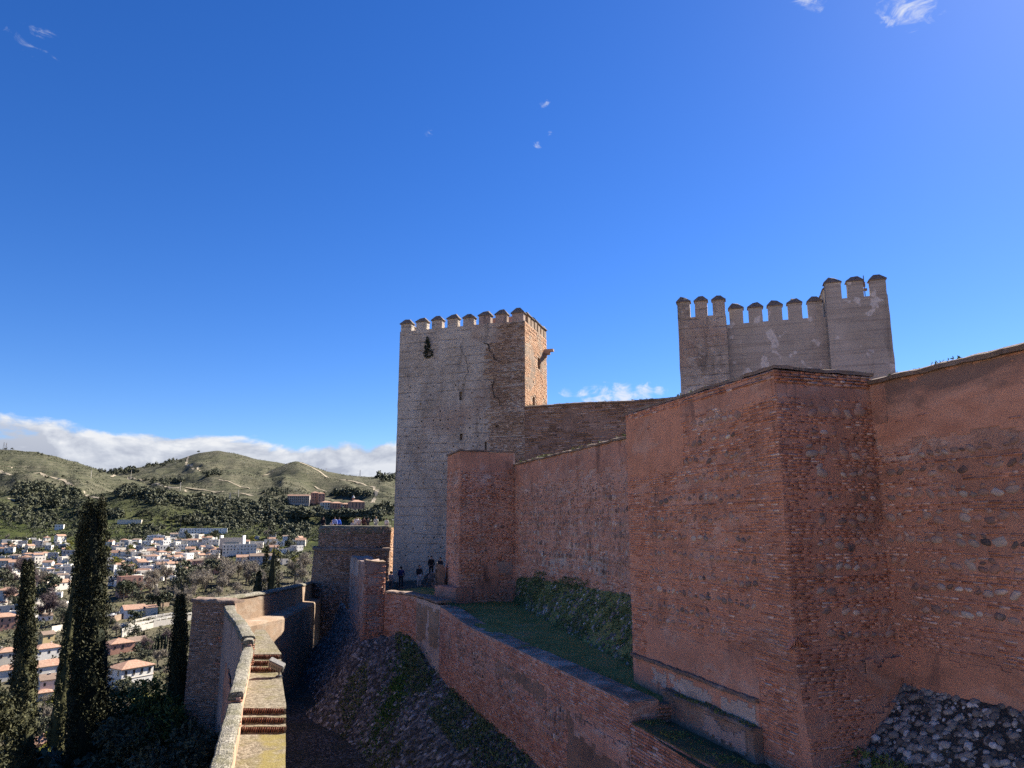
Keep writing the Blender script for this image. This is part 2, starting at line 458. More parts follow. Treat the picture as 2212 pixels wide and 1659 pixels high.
L_TWIG = leafm('bare_twig', (.20, .17, .13), (.38, .325, .255))
L_PURP = leafm('reddish_twig', (.085, .06, .06), (.18, .13, .125))
L_SCRUB = leafm('hill_scrub', (.03, .038, .02), (.075, .08, .045))
L_GRASS = leafm('grass_blade', (.09, .12, .03), (.21, .24, .07))
M_BARK = simple('bark', (.13, .105, .085), .4, 8)
def f_white(nt, pos, geo, b):
    r = nt.node('ShaderNodeObjectInfo').outputs['Random']
    c = nt.ramp(r, [(0, (.80, .77, .71)), (.5, (.74, .69, .60)), (.8, (.66, .60, .51)), (1, (.56, .50, .42))])
    n = nt.noise(nt.vmath('MULTIPLY', pos, (1, 1, .4)), .9, 6, .7)
    return nt.mix(nt.rng(n, .5, .72, 0, .5), c, (.42, .37, .31)), None
M_WHITE = mat('white_wall', f_white, .9, .2)
M_CREAM = simple('cream_wall', (.62, .55, .44), .15, .5)
M_GREYW = simple('grey_wall', (.42, .40, .38), .2, .5)
M_PINKW = simple('salmon_wall', (.50, .27, .19), .2, .5)
M_YELW = simple('yellow_wall', (.55, .42, .21), .2, .5)
M_ABBEY = simple('abbey_brick', (.46, .255, .17), .2, .3)
M_ABBEYS = simple('abbey_stone', (.36, .31, .26), .2, .3)
M_WIN = simple('dark_window', (.03, .032, .037), .3, 2, rough=.3, spec=.5, bump=0)
M_SHUT = simple('grey_shutter', (.18, .16, .14), .3, 2)
def f_roof(nt, pos, geo, b):
    n = nt.noise(pos, 1.3, 5, .7); n2 = nt.noise(pos, .2, 3, .5)
    c = nt.ramp(n, [(.3, (.20, .115, .08)), (.5, (.33, .195, .135)), (.72, (.43, .29, .21))])
    return nt.mix(nt.rng(n2, .5, .65, 0, .5), c, (.26, .19, .14)), nt.bump(n, .8, .1)
M_ROOF = mat('clay_roof', f_roof, .9, .15)
M_ROOFD = simple('brown_roof', (.20, .145, .11), .4, 1.2, bump=.8, bd=.1)
M_FLATR = simple('flat_roof', (.40, .37, .34), .3, .6)
M_METAL = simple('dark_metal', (.04, .04, .042), .3, 5, rough=.5, spec=.5)
M_LAMP = simple('brushed_metal', (.21, .195, .175), .3, 9, rough=.45, spec=.5)
M_TRACK = simple('dirt_track', (.28, .235, .165), .4, .12, dark=(.17, .15, .10))
M_CONC = simple('concrete', (.46, .42, .36), .3, .8)
M_ASPH = simple('asphalt', (.06, .06, .06), .3, .8)
M_TAPIA = m_mortar('pale_tapia', (.27, .19, .13), (.36, .30, .235), (.10, .08, .065), .5, .6, 1.0, .75)
# ------------------------------------------------------------------ terrain
_ya = np.array([20, 38, 46, 60, 90, 130, 180, 230, 300, 380, 450, 550, 650, 750, 850, 1000, 1200, 1500, 2200, 9000], float)
_za = np.array([-13.2, -13.3, -14.2, -21, -33.5, -48, -62, -67, -63, -58.5, -53, -46, -39, -25.5, -12.5, 9, 30, 55, 70, 60], float)
def ss(a, b, x):
    t = np.clip((x - a) / (b - a), 0, 1); return t * t * (3 - 2 * t)
HILLS = [
 # ridge distance, foot distance, skyline as (x/y, z/y)
 (1500, 820, [(-3, .09), (-1.2, .112), (-.9, .106), (-.75, .1035), (-.71, .1022), (-.67, .099), (-.645, .0935), (-.61, .084), (-.585, .076), (-.5626, .068), (-.52, .057), (-.46, .042), (-.4, .03), (0, .02), (3, .02)]),
 (2150, 1000, [(-3, .05), (-.75, .05), (-.6, .064), (-.5626, .072), (-.52, .0775), (-.465, .0895), (-.44, .098), (-.415, .1008), (-.39, .097), (-.36, .089), (-.325, .0835), (-.29, .076), (-.2, .06), (-.15, .055), (0, .06), (3, .08)]),
 (1750, 1150, [(-3, .03), (-.42, .045), (-.37, .06), (-.335, .075), (-.315, .083), (-.303, .0862), (-.29, .083), (-.26, .0715), (-.23, .0665), (-.205, .064), (-.18, .0635), (-.158, .059), (0, .055), (3, .06)]),
 (2700, 1400, [(-3, .05), (-.2, .05), (-.178, .061), (-.158, .074), (-.12, .088), (0, .09), (3, .09)]),
]
_sgrid = np.linspace(-3, 3, 2401)
_sky = []
for D, Y0, prof in HILLS:
    t = np.interp(_sgrid, [p[0] for p in prof], [p[1] for p in prof])
    k = np.exp(-np.linspace(-2.5, 2.5, 9) ** 2); k /= k.sum()
    _sky.append(np.convolve(np.pad(t, 4, mode='edge'), k, 'valid'))
def sinnoise(x, y, sc, seed):
    r = np.random.default_rng(seed); o = 0; a = 1.0; f = 1.0 / sc
    for k in range(5):
        th = r.uniform(0, 6.28, 3); ph = r.uniform(0, 6.28, 3)
        for t, p in zip(th, ph): o = o + a / 3 * np.sin((x * np.cos(t) + y * np.sin(t)) * f * 6.28 + p)
        f *= 2.03; a *= .5
    return o
def height(x, y):
    x = np.asarray(x, float); y = np.asarray(y, float)
    yy = np.maximum(y, 8.0); s = np.clip(x / yy, -2.9, 2.9)
    d = yy * (1 + .10 * (np.abs(s) > 99))
    z = np.interp(d, _ya, _za)
    kn = np.exp(-(((x + 560) / 95.0) ** 2 + ((y - 1060) / 120.0) ** 2)) * 26
    kn = kn + np.exp(-(((x + 470) / 80.0) ** 2 + ((y - 1020) / 90.0) ** 2)) * 14
    far = ss(640, 1000, d)
    z = z + kn + far * sinnoise(x, y, 420, 5) * 9 + ss(240, 600, d) * sinnoise(x, y, 160, 8) * 2.2
    for (D, Y0, prof), tab in zip(HILLS, _sky):
        t = np.interp(s, _sgrid, tab)
        w = np.clip((d - Y0) / (D - Y0), 0, 1)
        z0 = np.interp(Y0, _ya, _za)
        rav = np.abs(sinnoise(x, y, 330, 11)) * 30 * w * (1 - w) * 4
        up = z0 + (t * D - z0) * (w ** .92) - rav * .7
        down = t * D * (1 - .35 * np.clip((d - D) / 1500, 0, 3))
        hz = np.where(d < D, up, down)
        z = np.where((d > Y0) & (hz > z), hz, z)
    # the plateau under the fortress and everything to its right
    right = ss(-.20, -.10, s) * (1 - ss(260, 420, d))
    z = z * (1 - right) + (-13.4) * right
    back = ss(16, 4, y) if False else 1 - ss(4, 18, y)
    z = z * (1 - back) + (-13.4) * back
    return z
def ground(x, y): return float(height(x, y))
def ground_hit(u, v, y0=60.0, y1=2600.0):
    """the point of the terrain seen at photo point u, v"""
    r = ray(u, v); ys = np.geomspace(y0, y1, 450)
    g = height(r.x * ys, ys) - r.z * ys
    idx = np.nonzero(g >= 0)[0]
    Y = ys[idx[0]] if len(idx) else y1
    return Vector((r.x * Y, Y, ground(r.x * Y, Y)))
def build_terrain():
    az = np.concatenate([np.linspace(-180, -78, 40, endpoint=False), np.linspace(-78, -40, 60, endpoint=False), np.linspace(-40, -6, 420, endpoint=False), np.linspace(-6, 78, 80, endpoint=False), np.linspace(78, 180, 40)])
    rr = np.concatenate([np.array([.5, 6]), np.linspace(14, 60, 24, endpoint=False), np.geomspace(60, 3200, 300), np.array([3350, 3600])])
    A, D = np.meshgrid(np.radians(az), rr)
    x = np.sin(A) * D; y = np.cos(A) * D
    z = height(x, y)
    v = np.stack([x, y, z], -1).reshape(-1, 3)
    n, m = len(rr), len(az)
    i = (np.arange(n - 1)[:, None] * m + np.arange(m - 1)[None, :]).ravel()
    f = np.stack([i, i + 1, i + m + 1, i + m], -1)
    return np_mesh('terrain', v, f, True)
def f_terrain(nt, pos, geo, b):
    x, y, z = nt.sep(pos)
    flat = nt.vmath('MULTIPLY', pos, (1, 1, 1))
    n1 = nt.noise(flat, .006, 7, .62, .5); n2 = nt.noise(flat, .05, 6, .68); n3 = nt.noise(flat, .32, 5, .75)
    hill = nt.ramp(n1, [(.32, (0.0733, 0.0704, 0.0456)), (.46, (0.1206, 0.1100, 0.0748)), (.58, (0.0905, 0.0884, 0.0530)), (.72, (0.1422, 0.1280, 0.0876))])
    hill = nt.mix(nt.rng(n2, .46, .62, 0, .6), hill, (0.0561, 0.0596, 0.0382))
    hill = nt.mix(nt.rng(n3, .47, .60, 0, .85), hill, (0.0328, 0.0378, 0.0228))
    n4 = nt.noise(flat, .11, 6, .75, .3)
    hill = nt.mix(nt.rng(n4, .52, .66, 0, .5), hill, (0.1724, 0.1579, 0.1140))
    # goat-track terraces along the contour lines
    zz = nt.math('ADD', nt.math('DIVIDE', z, 7.5), nt.math('MULTIPLY', n2, 1.3))
    ln = nt.rng(nt.math('ABSOLUTE', nt.math('SUBTRACT', nt.math('FRACT', zz), .5)), .36, .47, 0, 1)
    ln = nt.math('MULTIPLY', ln, nt.rng(n1, .38, .5, .15, .8))
    hill = nt.mix(ln, hill, (0.0431, 0.0496, 0.0291))
    green = nt.ramp(n2, [(.3, (0.0266, 0.0342, 0.0137)), (.5, (0.0570, 0.0669, 0.0228)), (.66, (0.0912, 0.0950, 0.0319)), (.8, (0.1216, 0.1102, 0.0608))])
    green = nt.mix(nt.rng(n3, .48, .62, 0, .7), green, (0.0190, 0.0289, 0.0114))
    c = nt.mix(nt.rng(nt.math('ADD', y, nt.math('MULTIPLY', n1, 500)), 1120, 1420), green, hill)
    town = nt.ramp(n2, [(.3, (.06, .058, .035)), (.5, (.12, .105, .07)), (.7, (.10, .10, .045))])
    town = nt.mix(nt.rng(n3, .5, .65, 0, .6), town, (.06, .06, .03))
    c = nt.mix(nt.rng(nt.math('ADD', y, nt.math('MULTIPLY', n2, 160)), 690, 840), town, c)
    dark = nt.rng(nt.noise(pos, .4, 5, .7), .35, .65, 0, 1)
    nearc = nt.mix(dark, (.025, .03, .012), (.07, .065, .035))
    c = nt.mix(nt.rng(y, 130, 220), nearc, c)
    bounce_ground = nt.mix(nt.rng(n3, .35, .65), (.50, .41, .31), (.60, .51, .40))     # unseen pale ground added behind the camera to bounce warm light onto walls
    bounce_ground = nt.mix(nt.rng(x, -4, 4), bounce_ground, (.24, .195, .15))  # darker at right, to cut the bounce onto right-hand faces
    c = nt.mix(nt.rng(y, 7, 3), c, bounce_ground)
    return c, nt.bump(n3, .8, 2.0)
M_TERR = mat('hillside_scrub', f_terrain, 1.0, .05)
ter = new_obj('hillside_ground', build_terrain(), None, M_TERR); tag(ter, None, None, kind='structure')

# dirt tracks draped on the hills
def draped(name, pts, width, m, lift=.5, step=12.0, kind='structure'):
    P = [ground_hit(u, v) for u, v in pts]
    if width < 11: width *= .72
    Q = []
    for a, b in zip(P, P[1:]):
        n = max(1, int((b - a).length / step))
        for k in range(n): Q.append(a.lerp(b, k / n))
    Q.append(P[-1])
    mb = MB(); L = []
    for k, p in enumerate(Q):
        t = (Q[min(k + 1, len(Q) - 1)] - Q[max(k - 1, 0)]); t.z = 0; t.normalize()
        nrm = Vector((-t.y, t.x, 0)) * width * .5 * (1 + .3 * math.sin(k * 1.7))
        row = []
        for w in (-1, 0, 1):
            q = p + nrm * w; row.append((q.x, q.y, ground(q.x, q.y) + lift))
        L.append(row)
    for a, b in zip(L, L[1:]):
        mb.poly([a[0], a[1], b[1], b[0]]); mb.poly([a[1], a[2], b[2], b[1]])
    return tag(mb.build(name, m), None, None, kind=kind)
def C1(*p): return [(x * .4, 884.8 + y * .4) for x, y in p]      # zoomed strip -> photo
for pts, w in [
    (C1((0, 335), (90, 345), (215, 350), (290, 372), (345, 385), (400, 425), (450, 458), (500, 478), (560, 490)), 7.5),
    (C1((0, 310), (60, 322), (100, 335)), 6),
    (C1((600, 365), (690, 373), (760, 385), (850, 405), (920, 425), (1000, 440), (1090, 460), (1180, 482)), 6.5),
    (C1((1000, 428), (1100, 437), (1200, 445), (1300, 460), (1400, 482), (1490, 498)), 5.5),
    (C1((1027, 246), (1012, 270), (1004, 300), (1040, 322), (1090, 345)), 6.5),
    (C1((1620, 290), (1680, 312), (1725, 335), (1750, 355), (1830, 382), (1920, 400), (2020, 428), (2038, 440)), 9),
    (C1((2038, 436), (2032, 470), (2012, 505)), 9),
    (C1((1420, 360), (1480, 335), (1530, 312), (1560, 295)), 4.5),
    (C1((1180, 395), (1260, 408), (1340, 425), (1400, 438)), 5),
    (C1((1700, 424), (1740, 440), (1770, 456)), 5),
    (C1((40, 480), (90, 495), (150, 507)), 4)]:
    draped('dirt_track', pts, w, M_TRACK)

# ------------------------------------------------------------------ masonry
class Face:
    """a plumb wall face seen from outside, p0 left to p1 right"""
    def __init__(self, p0, p1, zb, zt):
        self.p0 = np.array(p0[:2], float); q = np.array(p1[:2], float) - self.p0
        self.L = float(np.hypot(*q)); self.d = q / self.L; self.n = np.array([self.d[1], -self.d[0]])
        self.zb, self.zt = zb, zt
        self.M = np.array([[self.d[0], -self.n[0], 0], [self.d[1], -self.n[1], 0], [0, 0, 1.0]])
    def pt(self, s, z, o=0.0):
        xy = self.p0 + self.d * s + self.n * o
        return np.array([xy[0], xy[1], z])
    def u(self, u, v=1000):
        """position along the face of the photo column u"""
        r = ray(u, v); a = r.x
        den = self.d[0] - a * self.d[1]
        return (a * self.p0[1] - self.p0[0]) / den
    def z(self, s, v, u=1106):
        xy = self.p0 + self.d * s
        return ray(u, v).z * xy[1]
def brick_proto(seed):
    r = np.random.default_rng(seed)
    v = np.array([(x, y, z) for y in (-.5, .5) for z in (-.5, .5) for x in (-.5, .5)], float)
    j = r.uniform(-.04, .04, v.shape); j[:, 1] *= .6; j[:, 0] *= .4
    v = v + j
    f = np.array([(0, 1, 3, 2), (4, 0, 2, 6), (1, 5, 7, 3), (2, 3, 7, 6), (4, 5, 1, 0)])
    return v, f
BRICKS = [brick_proto(i) for i in range(6)]
def stone_proto(seed):
    r = np.random.default_rng(seed); n = 9
    ang = np.arange(n) / n * 2 * np.pi + r.uniform(-.25, .25, n)
    rad = 1 + r.uniform(-.2, .16, n)
    V = [(r.uniform(-.15, .15), -1.0, r.uniform(-.15, .15))]
    for k, y in ((.58, -.86), (.93, -.45), (1.0, .5)):
        for a, q in zip(ang, rad): V.append((math.cos(a) * k * q, y + r.uniform(-.1, .1), math.sin(a) * k * q))
    F = [(0, 1 + (i + 1) % n, 1 + i, 0) for i in range(n)]
    T = []
    for i in range(n): T.append((0, 1 + i, 1 + (i + 1) % n))
    for q in (0, 1):
        for i in range(n):
            a, b = 1 + q * n + i, 1 + q * n + (i + 1) % n
            T += [(a, a + n, b + n), (a, b + n, b)]
    return np.array(V), np.array(T)
STONES = [stone_proto(i) for i in range(10)]
BRICK_ME = [np_mesh('brick', *b) for b in BRICKS]
STONE_ME = [np_mesh('stone', v, f, True) for v, f in STONES]
def rot_y(a):
    c, s = math.cos(a), math.sin(a); return np.array([[c, 0, s], [0, 1, 0], [-s, 0, c]])
def lay_bricks(face, prob, pitch=.078, length=.26, hgt=.05, seed=1, dep=.10, off=(.012, .013), zone=None, slope=0.0):
    """courses of bricks on a face -> list of frames (which, M3, offset, size)"""
    r = np.random.default_rng(seed); out = []
    z = face.zb + pitch * .5
    while z < face.zt - .02:
        oc = r.normal(0, off[1] * .7)
        s = -r.uniform(0, length * .5)
        h = hgt * r.uniform(.85, 1.1)
        while s < face.L:
            l = length * r.choice([1.0, 1.0, .92, 1.06, .5])
            a, b = max(s, 0), min(s + l, face.L)
            m = (a + b) / 2
            zz = z + r.normal(0, .003) + slope * m
            if b - a > .06 and r.random() < prob(m, zz):
                o = r.normal(off[0], off[1] * .6) + oc
                M3 = face.M @ rot_y(r.normal(0, .006)) @ np.diag([b - a, dep, h])
                out.append((int(r.integers(6)), M3, face.pt(m, zz, o - dep / 2), b - a))
            s += l + r.uniform(.008, .018)
        z += pitch
    return out
def lay_stones(face, rows, seed=2, size=(.10, .17), keep=.9, gap=.05, flat=1.35, off=.0, upright=False):
    """rows = (z, s0, s1) -> frames"""
    r = np.random.default_rng(seed); out = []
    for row in rows:
        z, s0, s1 = row[:3]; sz = row[3] if len(row) > 3 else 1.0
        s = s0 + r.uniform(0, .15)
        while s < s1:
            a = r.uniform(*size) * sz * (1.2 if r.random() < .1 else 1); c = a * r.uniform(.62, .92)
            w = a * (flat if not upright else .8)
            if upright: c = a * r.uniform(.9, 1.25)
            if s + w > s1: break
            if r.random() < keep:
                M3 = face.M @ rot_y(r.normal(0, .35)) @ np.diag([w, r.uniform(.035, .065), c])
                out.append((int(r.integers(10)), M3, face.pt(s + w, z + r.normal(0, .035), off), a * 2))
                if r.random() < .55:
                    M4 = face.M @ rot_y(r.normal(0, .4)) @ np.diag([w * .6, .04, c * .6])
                    out.append((int(r.integers(10)), M4, face.pt(s + w * r.uniform(.6, 1.4), z + c * 1.5, off), a))
            s += w * 2 + gap * r.uniform(.3, 2.2)
    return out
def in_view(p):
    if p[1] < 2: return False
    q = np.array([p[0] / p[1], p[2] / p[1]])
    c, s_ = math.cos(PITCH), math.sin(PITCH)
    dep = p[1] * c + p[2] * s_; up = -p[1] * s_ + p[2] * c
    return dep > 1 and abs(p[0] / dep * F) < 1112 and abs(up / dep * F) < 836
def put_pieces(parent, frames, kind, m_piece, m_stuff, limit, min_px=10.0):
    """the largest in the photograph become parts of their own, the rest one part"""
    meshes = BRICK_ME if kind == 'brick' else STONE_ME
    protos = BRICKS if kind == 'brick' else STONES
    sc = []
    for i, f in enumerate(frames):
        px = f[3] * 1734 / max(1.0, f[2][1])
        sc.append((-px if in_view(f[2]) and px >= min_px else 1.0, i))
    sc.sort()
    single = [i for p, i in sc[:limit] if p < 0]
    chosen = set(single)
    inv = base_inv(parent)
    for i in single:
        which, M3, off, _ = frames[i]
        me = meshes[which]
        key = (kind, m_piece.name, which)
        if key not in PIECE_ME:
            c = me.copy(); c.materials.clear(); c.materials.append(m_piece); c.name = kind; PIECE_ME[key] = c
        o = bpy.data.objects.new(kind, PIECE_ME[key]); COL.objects.link(o)
        o.parent = parent; o.matrix_parent_inverse = inv
        M4 = Matrix([[*map(float, M3[r_]), float(off[r_])] for r_ in range(3)] + [[0, 0, 0, 1]])
        o.matrix_basis = M4
    rest = [(f[0], f[1], f[2]) for i, f in enumerate(frames) if i not in chosen]
    if rest:
        o = new_obj({'brick': 'brickwork', 'stone': 'stonework'}[kind], join_np(kind + 'work', protos, rest, kind == 'stone'), parent, m_stuff)
        o['kind'] = 'stuff'
PIECE_ME = {}

def prism(name, pts, zb, zt, m, parent, step=.45, amp=.02, nsc=1.1, top=True, ztop=None):
    """walls over a footprint (counter-clockwise seen from above), side faces finely divided and uneven"""
    mb = MB(); n = len(pts)
    zt_f = ztop or (lambda x, y: zt)
    idx = {}
    def vert(p):
        k = (round(p[0], 4), round(p[1], 4), round(p[2], 4))
        if k not in idx:
            q = Vector(p) + vnoise(p, nsc, amp)
            idx[k] = len(mb.v); mb.v.append(tuple(q))
        return idx[k]
    H = zt - zb; nz = max(1, int(H / step))
    ring = []
    for i in range(n):
        a, b = pts[i], pts[(i + 1) % n]
        L = math.hypot(b[0] - a[0], b[1] - a[1]); ns = max(1, int(L / step))
        for k in range(ns):
            t = k / ns; ring.append((a[0] + (b[0] - a[0]) * t, a[1] + (b[1] - a[1]) * t))
    m_ = len(ring)
    cols = []
    for (x, y) in ring:
        z1 = zt_f(x, y)
        cols.append([vert((x, y, zb + (z1 - zb) * k / nz)) for k in range(nz + 1)])
    for i in range(m_):
        a, b = cols[i], cols[(i + 1) % m_]
        for k in range(nz): mb.f.append((a[k], b[k], b[k + 1], a[k + 1]))
    if top: mb.f.append(tuple(c[-1] for c in cols))
    return mb.build(name, m, parent)
def coping(name, pts, w, h, m, parent, lift=0.0, step=.3, amp=.035, rounded=False, zf=None):
    """uneven strip along a wall top: pts = (x, y, z) centre line at the top of the wall"""
    P = [Vector(p) for p in pts]; Q = []
    for a, b in zip(P, P[1:]):
        n = max(1, int((b - a).length / step))
        for k in range(n): Q.append(a.lerp(b, k / n))
    Q.append(P[-1])
    prof = [(-.5, 0), (-.52, .6), (-.42, .92), (-.2, 1.0), (.2, 1.0), (.42, .92), (.52, .6), (.5, 0)] if not rounded else \
           [(-.5, 0), (-.5, .35), (-.40, .75), (-.2, .98), (0, 1.05), (.2, .98), (.40, .75), (.5, .35), (.5, 0)]
    mb = MB(); rows = []
    for k, p in enumerate(Q):
        t = Q[min(k + 1, len(Q) - 1)] - Q[max(k - 1, 0)]; t.z = 0; t.normalize(); nr = Vector((t.y, -t.x, 0))
        row = []
        for a, b in prof:
            q = p + nr * a * w + Vector((0, 0, lift + b * h)); q = q + vnoise(q, 1.6, amp) + vnoise(q, 5.0, amp * .35)
            row.append(len(mb.v)); mb.v.append(tuple(q))
        rows.append(row)
    for a, b in zip(rows, rows[1:]):
        for j in range(len(prof) - 1): mb.f.append((a[j], b[j], b[j + 1], a[j + 1]))
        mb.f.append((b[0], a[0], a[-1], b[-1]))
    mb.f.append(tuple(rows[0])); mb.f.append(tuple(reversed(rows[-1])))
    return mb.build(name, m, parent, smooth=rounded)
def face_sheet(name, face, s0, s1, z0, z1, o, m, parent, seed=1, ragged=.25, step=.14, amp=.012, thick=.05):
    """a skin of plaster with ragged edges standing a little proud of a face"""
    r = Vector((seed * 7.3, seed * 3.1, 0))
    ns, nz = max(2, int((s1 - s0) / step)), max(2, int((z1 - z0) / step))
    mb = MB(); grid = {}
    def ok(i, k):
        s = s0 + (i + .5) / ns * (s1 - s0); z = z0 + (k + .5) / nz * (z1 - z0)
        e = min(s - s0, s1 - s, z - z0, z1 - z)
        return e > ragged * (.5 + .9 * mnoise.noise(Vector((s * 1.3, z * 1.3, seed * 5.0))) + .5 * mnoise.noise(Vector((s * 4, z * 4, seed)))) - .05
    keep = [[ok(i, k) for k in range(nz)] for i in range(ns)]
    def vert(i, k, back):
        if (i, k, back) not in grid:
            s = s0 + i / ns * (s1 - s0); z = z0 + k / nz * (z1 - z0)
            p = face.pt(s, z, o - (thick if back else 0))
            jit = mnoise.noise_vector(Vector((s * 3.3, z * 3.3, seed + 2.0))) * step * .35
            q = Vector(p) + Vector((face.d[0], face.d[1], 0)) * jit.x + Vector((0, 0, jit.y)) + Vector((face.n[0], face.n[1], 0)) * (0 if back else jit.z / step * amp * 2)
            grid[(i, k, back)] = len(mb.v); mb.v.append(tuple(q))
        return grid[(i, k, back)]
    for i in range(ns):
        for k in range(nz):
            if not keep[i][k]: continue
            c = [(i, k), (i + 1, k), (i + 1, k + 1), (i, k + 1)]
            mb.f.append(tuple(vert(a, b, 0) for a, b in c))
            for (e0, e1, ni, nk) in ((0, 1, i, k - 1), (1, 2, i + 1, k), (2, 3, i, k + 1), (3, 0, i - 1, k)):
                if not (0 <= ni < ns and 0 <= nk < nz and keep[ni][nk]):
                    a, b = c[e0], c[e1]
                    mb.f.append((vert(*a, 0), vert(*a, 1), vert(*b, 1), vert(*b, 0)))
    if not mb.f: return None
    return mb.build(name, m, parent)
def opening_wall(name, face, zb, zt, openings, depth, m, parent, m_dark=None, step=1.2, amp=.05):
    """a face with recessed openings: (s, z, w, h)"""
    zs = sorted({zb, zt, *[o[1] - o[3] / 2 for o in openings], *[o[1] + o[3] / 2 for o in openings]})
    k = zb
    while k < zt: zs.append(k); k += step
    zs = sorted(set(round(z, 4) for z in zs))
    mb = MB(); idx = {}
    def vert(s, z, o=0.0):
        key = (round(s, 4), round(z, 4), round(o, 4))
        if key not in idx:
            p = Vector(face.pt(s, z, o)); e = vnoise(p, .5, amp)
            if any(abs(s - q[0]) < q[2] / 2 + 1e-3 and abs(z - q[1]) < q[3] / 2 + 1e-3 for q in openings): e = Vector()
            idx[key] = len(mb.v); mb.v.append(tuple(p + e))
        return idx[key]
    base_s = [i * face.L / max(1, int(face.L / step)) for i in range(max(1, int(face.L / step)) + 1)]
    cuts = sorted(set(round(x, 4) for o in openings for x in (o[0] - o[2] / 2, o[0] + o[2] / 2)) | set(round(x, 4) for x in base_s))
    cuts = [c for c in cuts if -1e-6 <= c <= face.L + 1e-4]
    for z0, z1 in zip(zs, zs[1:]):
        zm = (z0 + z1) / 2
        here = [o for o in openings if o[1] - o[3] / 2 < zm < o[1] + o[3] / 2]
        for s0, s1 in zip(cuts, cuts[1:]):
            sm = (s0 + s1) / 2
            if any(o[0] - o[2] / 2 < sm < o[0] + o[2] / 2 for o in here): continue
            mb.f.append((vert(s0, z0), vert(s1, z0), vert(s1, z1), vert(s0, z1)))
    w = mb.build(name, m, parent)
    for (s, z, ww, hh) in openings:
        q = MB()
        a = [face.pt(s + i * ww / 2, z + j * hh / 2, 0) for i, j in ((-1, -1), (1, -1), (1, 1), (-1, 1))]
        b_ = [face.pt(s + i * ww / 2, z + j * hh / 2, -depth) for i, j in ((-1, -1), (1, -1), (1, 1), (-1, 1))]
        for i in range(4): q.poly([a[i], a[(i + 1) % 4], b_[(i + 1) % 4], b_[i]])
        q.poly(b_)
        q.build('window_slit' if ww > .3 else 'putlog_hole', m_dark or m, parent)
    return w
# ------------------------------------------------------------------ the fortress
DA = np.array([.95, -.31]) / np.hypot(.95, .31)       # along the fronts (right, nearer)
DB = np.array([-.31, .95]) / np.hypot(.95, .31)       # away along the curtain walls
def along(p, d, t): return (p[0] + d[0] * t, p[1] + d[1] * t)
def N2(s, z, k=1.0, sd=0.0): return mnoise.noise(Vector((s * k, z * k, sd)))

# --- great square tower at the end of the range
hr = (1.21, 66.0); hl = along(hr, (-DA[0], -DA[1]), 13.3)
hbr = along(hr, (.322, .947), 7.6); hbl = along(hl, (.322, .947), 7.6)
ZT = 20.55
keep = thing('square_tower', 'tall grey square tower with battlements and one sunlit brick side', 'tower', (-5, 70, -7))
fh = Face(hl, hr, -7, ZT - 1.38); fhs = Face(hr, hbr, -7, ZT - 1.38)
op = []
def photo_open(face, u, v, w, h):
    s = face.u(u, v); op.append((s, face.z(s, v), w, h))
for u, v, w, h in [(995, 855, .32, .85), (1074, 918, .38, .5), (996, 944, .3, .6), (1049, 964, .22, .85)]: photo_open(fh, u, v, w, h)
wins = list(op)
rr_ = random.Random(3)
for row in range(20):
    z = -3.4 + row * .86
    for k in range(rr_.choice([3, 5, 6, 7])):
        s = .5 + rr_.random() * (8.6 if z > 0 else 5.4)
        q = (s, z + .35 + rr_.uniform(-.04, .04), rr_.uniform(.10, .15), rr_.uniform(.12, .17))
        if all(abs(q[0] - o[0]) > .5 or abs(q[1] - o[1]) > .85 for o in op) and q[1] < 15: op.append(q)
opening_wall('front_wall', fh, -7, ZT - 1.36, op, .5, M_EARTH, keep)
ops = []
for u, v, w, h in [(1164, 785, 1.0, 1.15), (1153, 868, .9, 1.0)]:
    s = fhs.u(u, v); ops.append((s, fhs.z(s, v), w * .9, h))
for k in range(12):
    ops.append((rr_.uniform(.6, 7), 6 + k * .85, .14, .16))
opening_wall('side_wall', fhs, -7, ZT - 1.36, ops, .55, M_TAPIA, keep)
mb = MB()
zr = ZT - 1.6
for a, b in ((hbr, hbl), (hbl, hl)):
    mb.poly([(*a, -7), (*b, -7), (*b, ZT - 1.36), (*a, ZT - 1.36)])
def inset(poly, d):
    c = np.mean(np.array(poly), 0); return [tuple(c + (np.array(p) - c) * (1 - d / np.linalg.norm(np.array(p) - c) * 1.3)) for p in poly]
foot = [hl, hr, hbr, hbl]; inn = inset(foot, .6)
for i in range(4):
    a, b = foot[i], foot[(i + 1) % 4]; c, d = inn[i], inn[(i + 1) % 4]
    mb.poly([(*a, ZT - 1.36), (*b, ZT - 1.36), (*d, ZT - 1.36), (*c, ZT - 1.36)])
    mb.poly([(*c, ZT - 1.36), (*d, ZT - 1.36), (*d, ZT - 2.4), (*c, ZT - 2.4)])
mb.poly([(*p, ZT - 2.4) for p in inn])
mb.build('rear_wall', M_EARTH, keep)
stair = MB(); stair.box((-.5, 70.6, ZT - 1.2), (2.6, 2.4, 2.4), -.31); stair.build('stair_head', MATS['pink_grey_mortar'], keep)

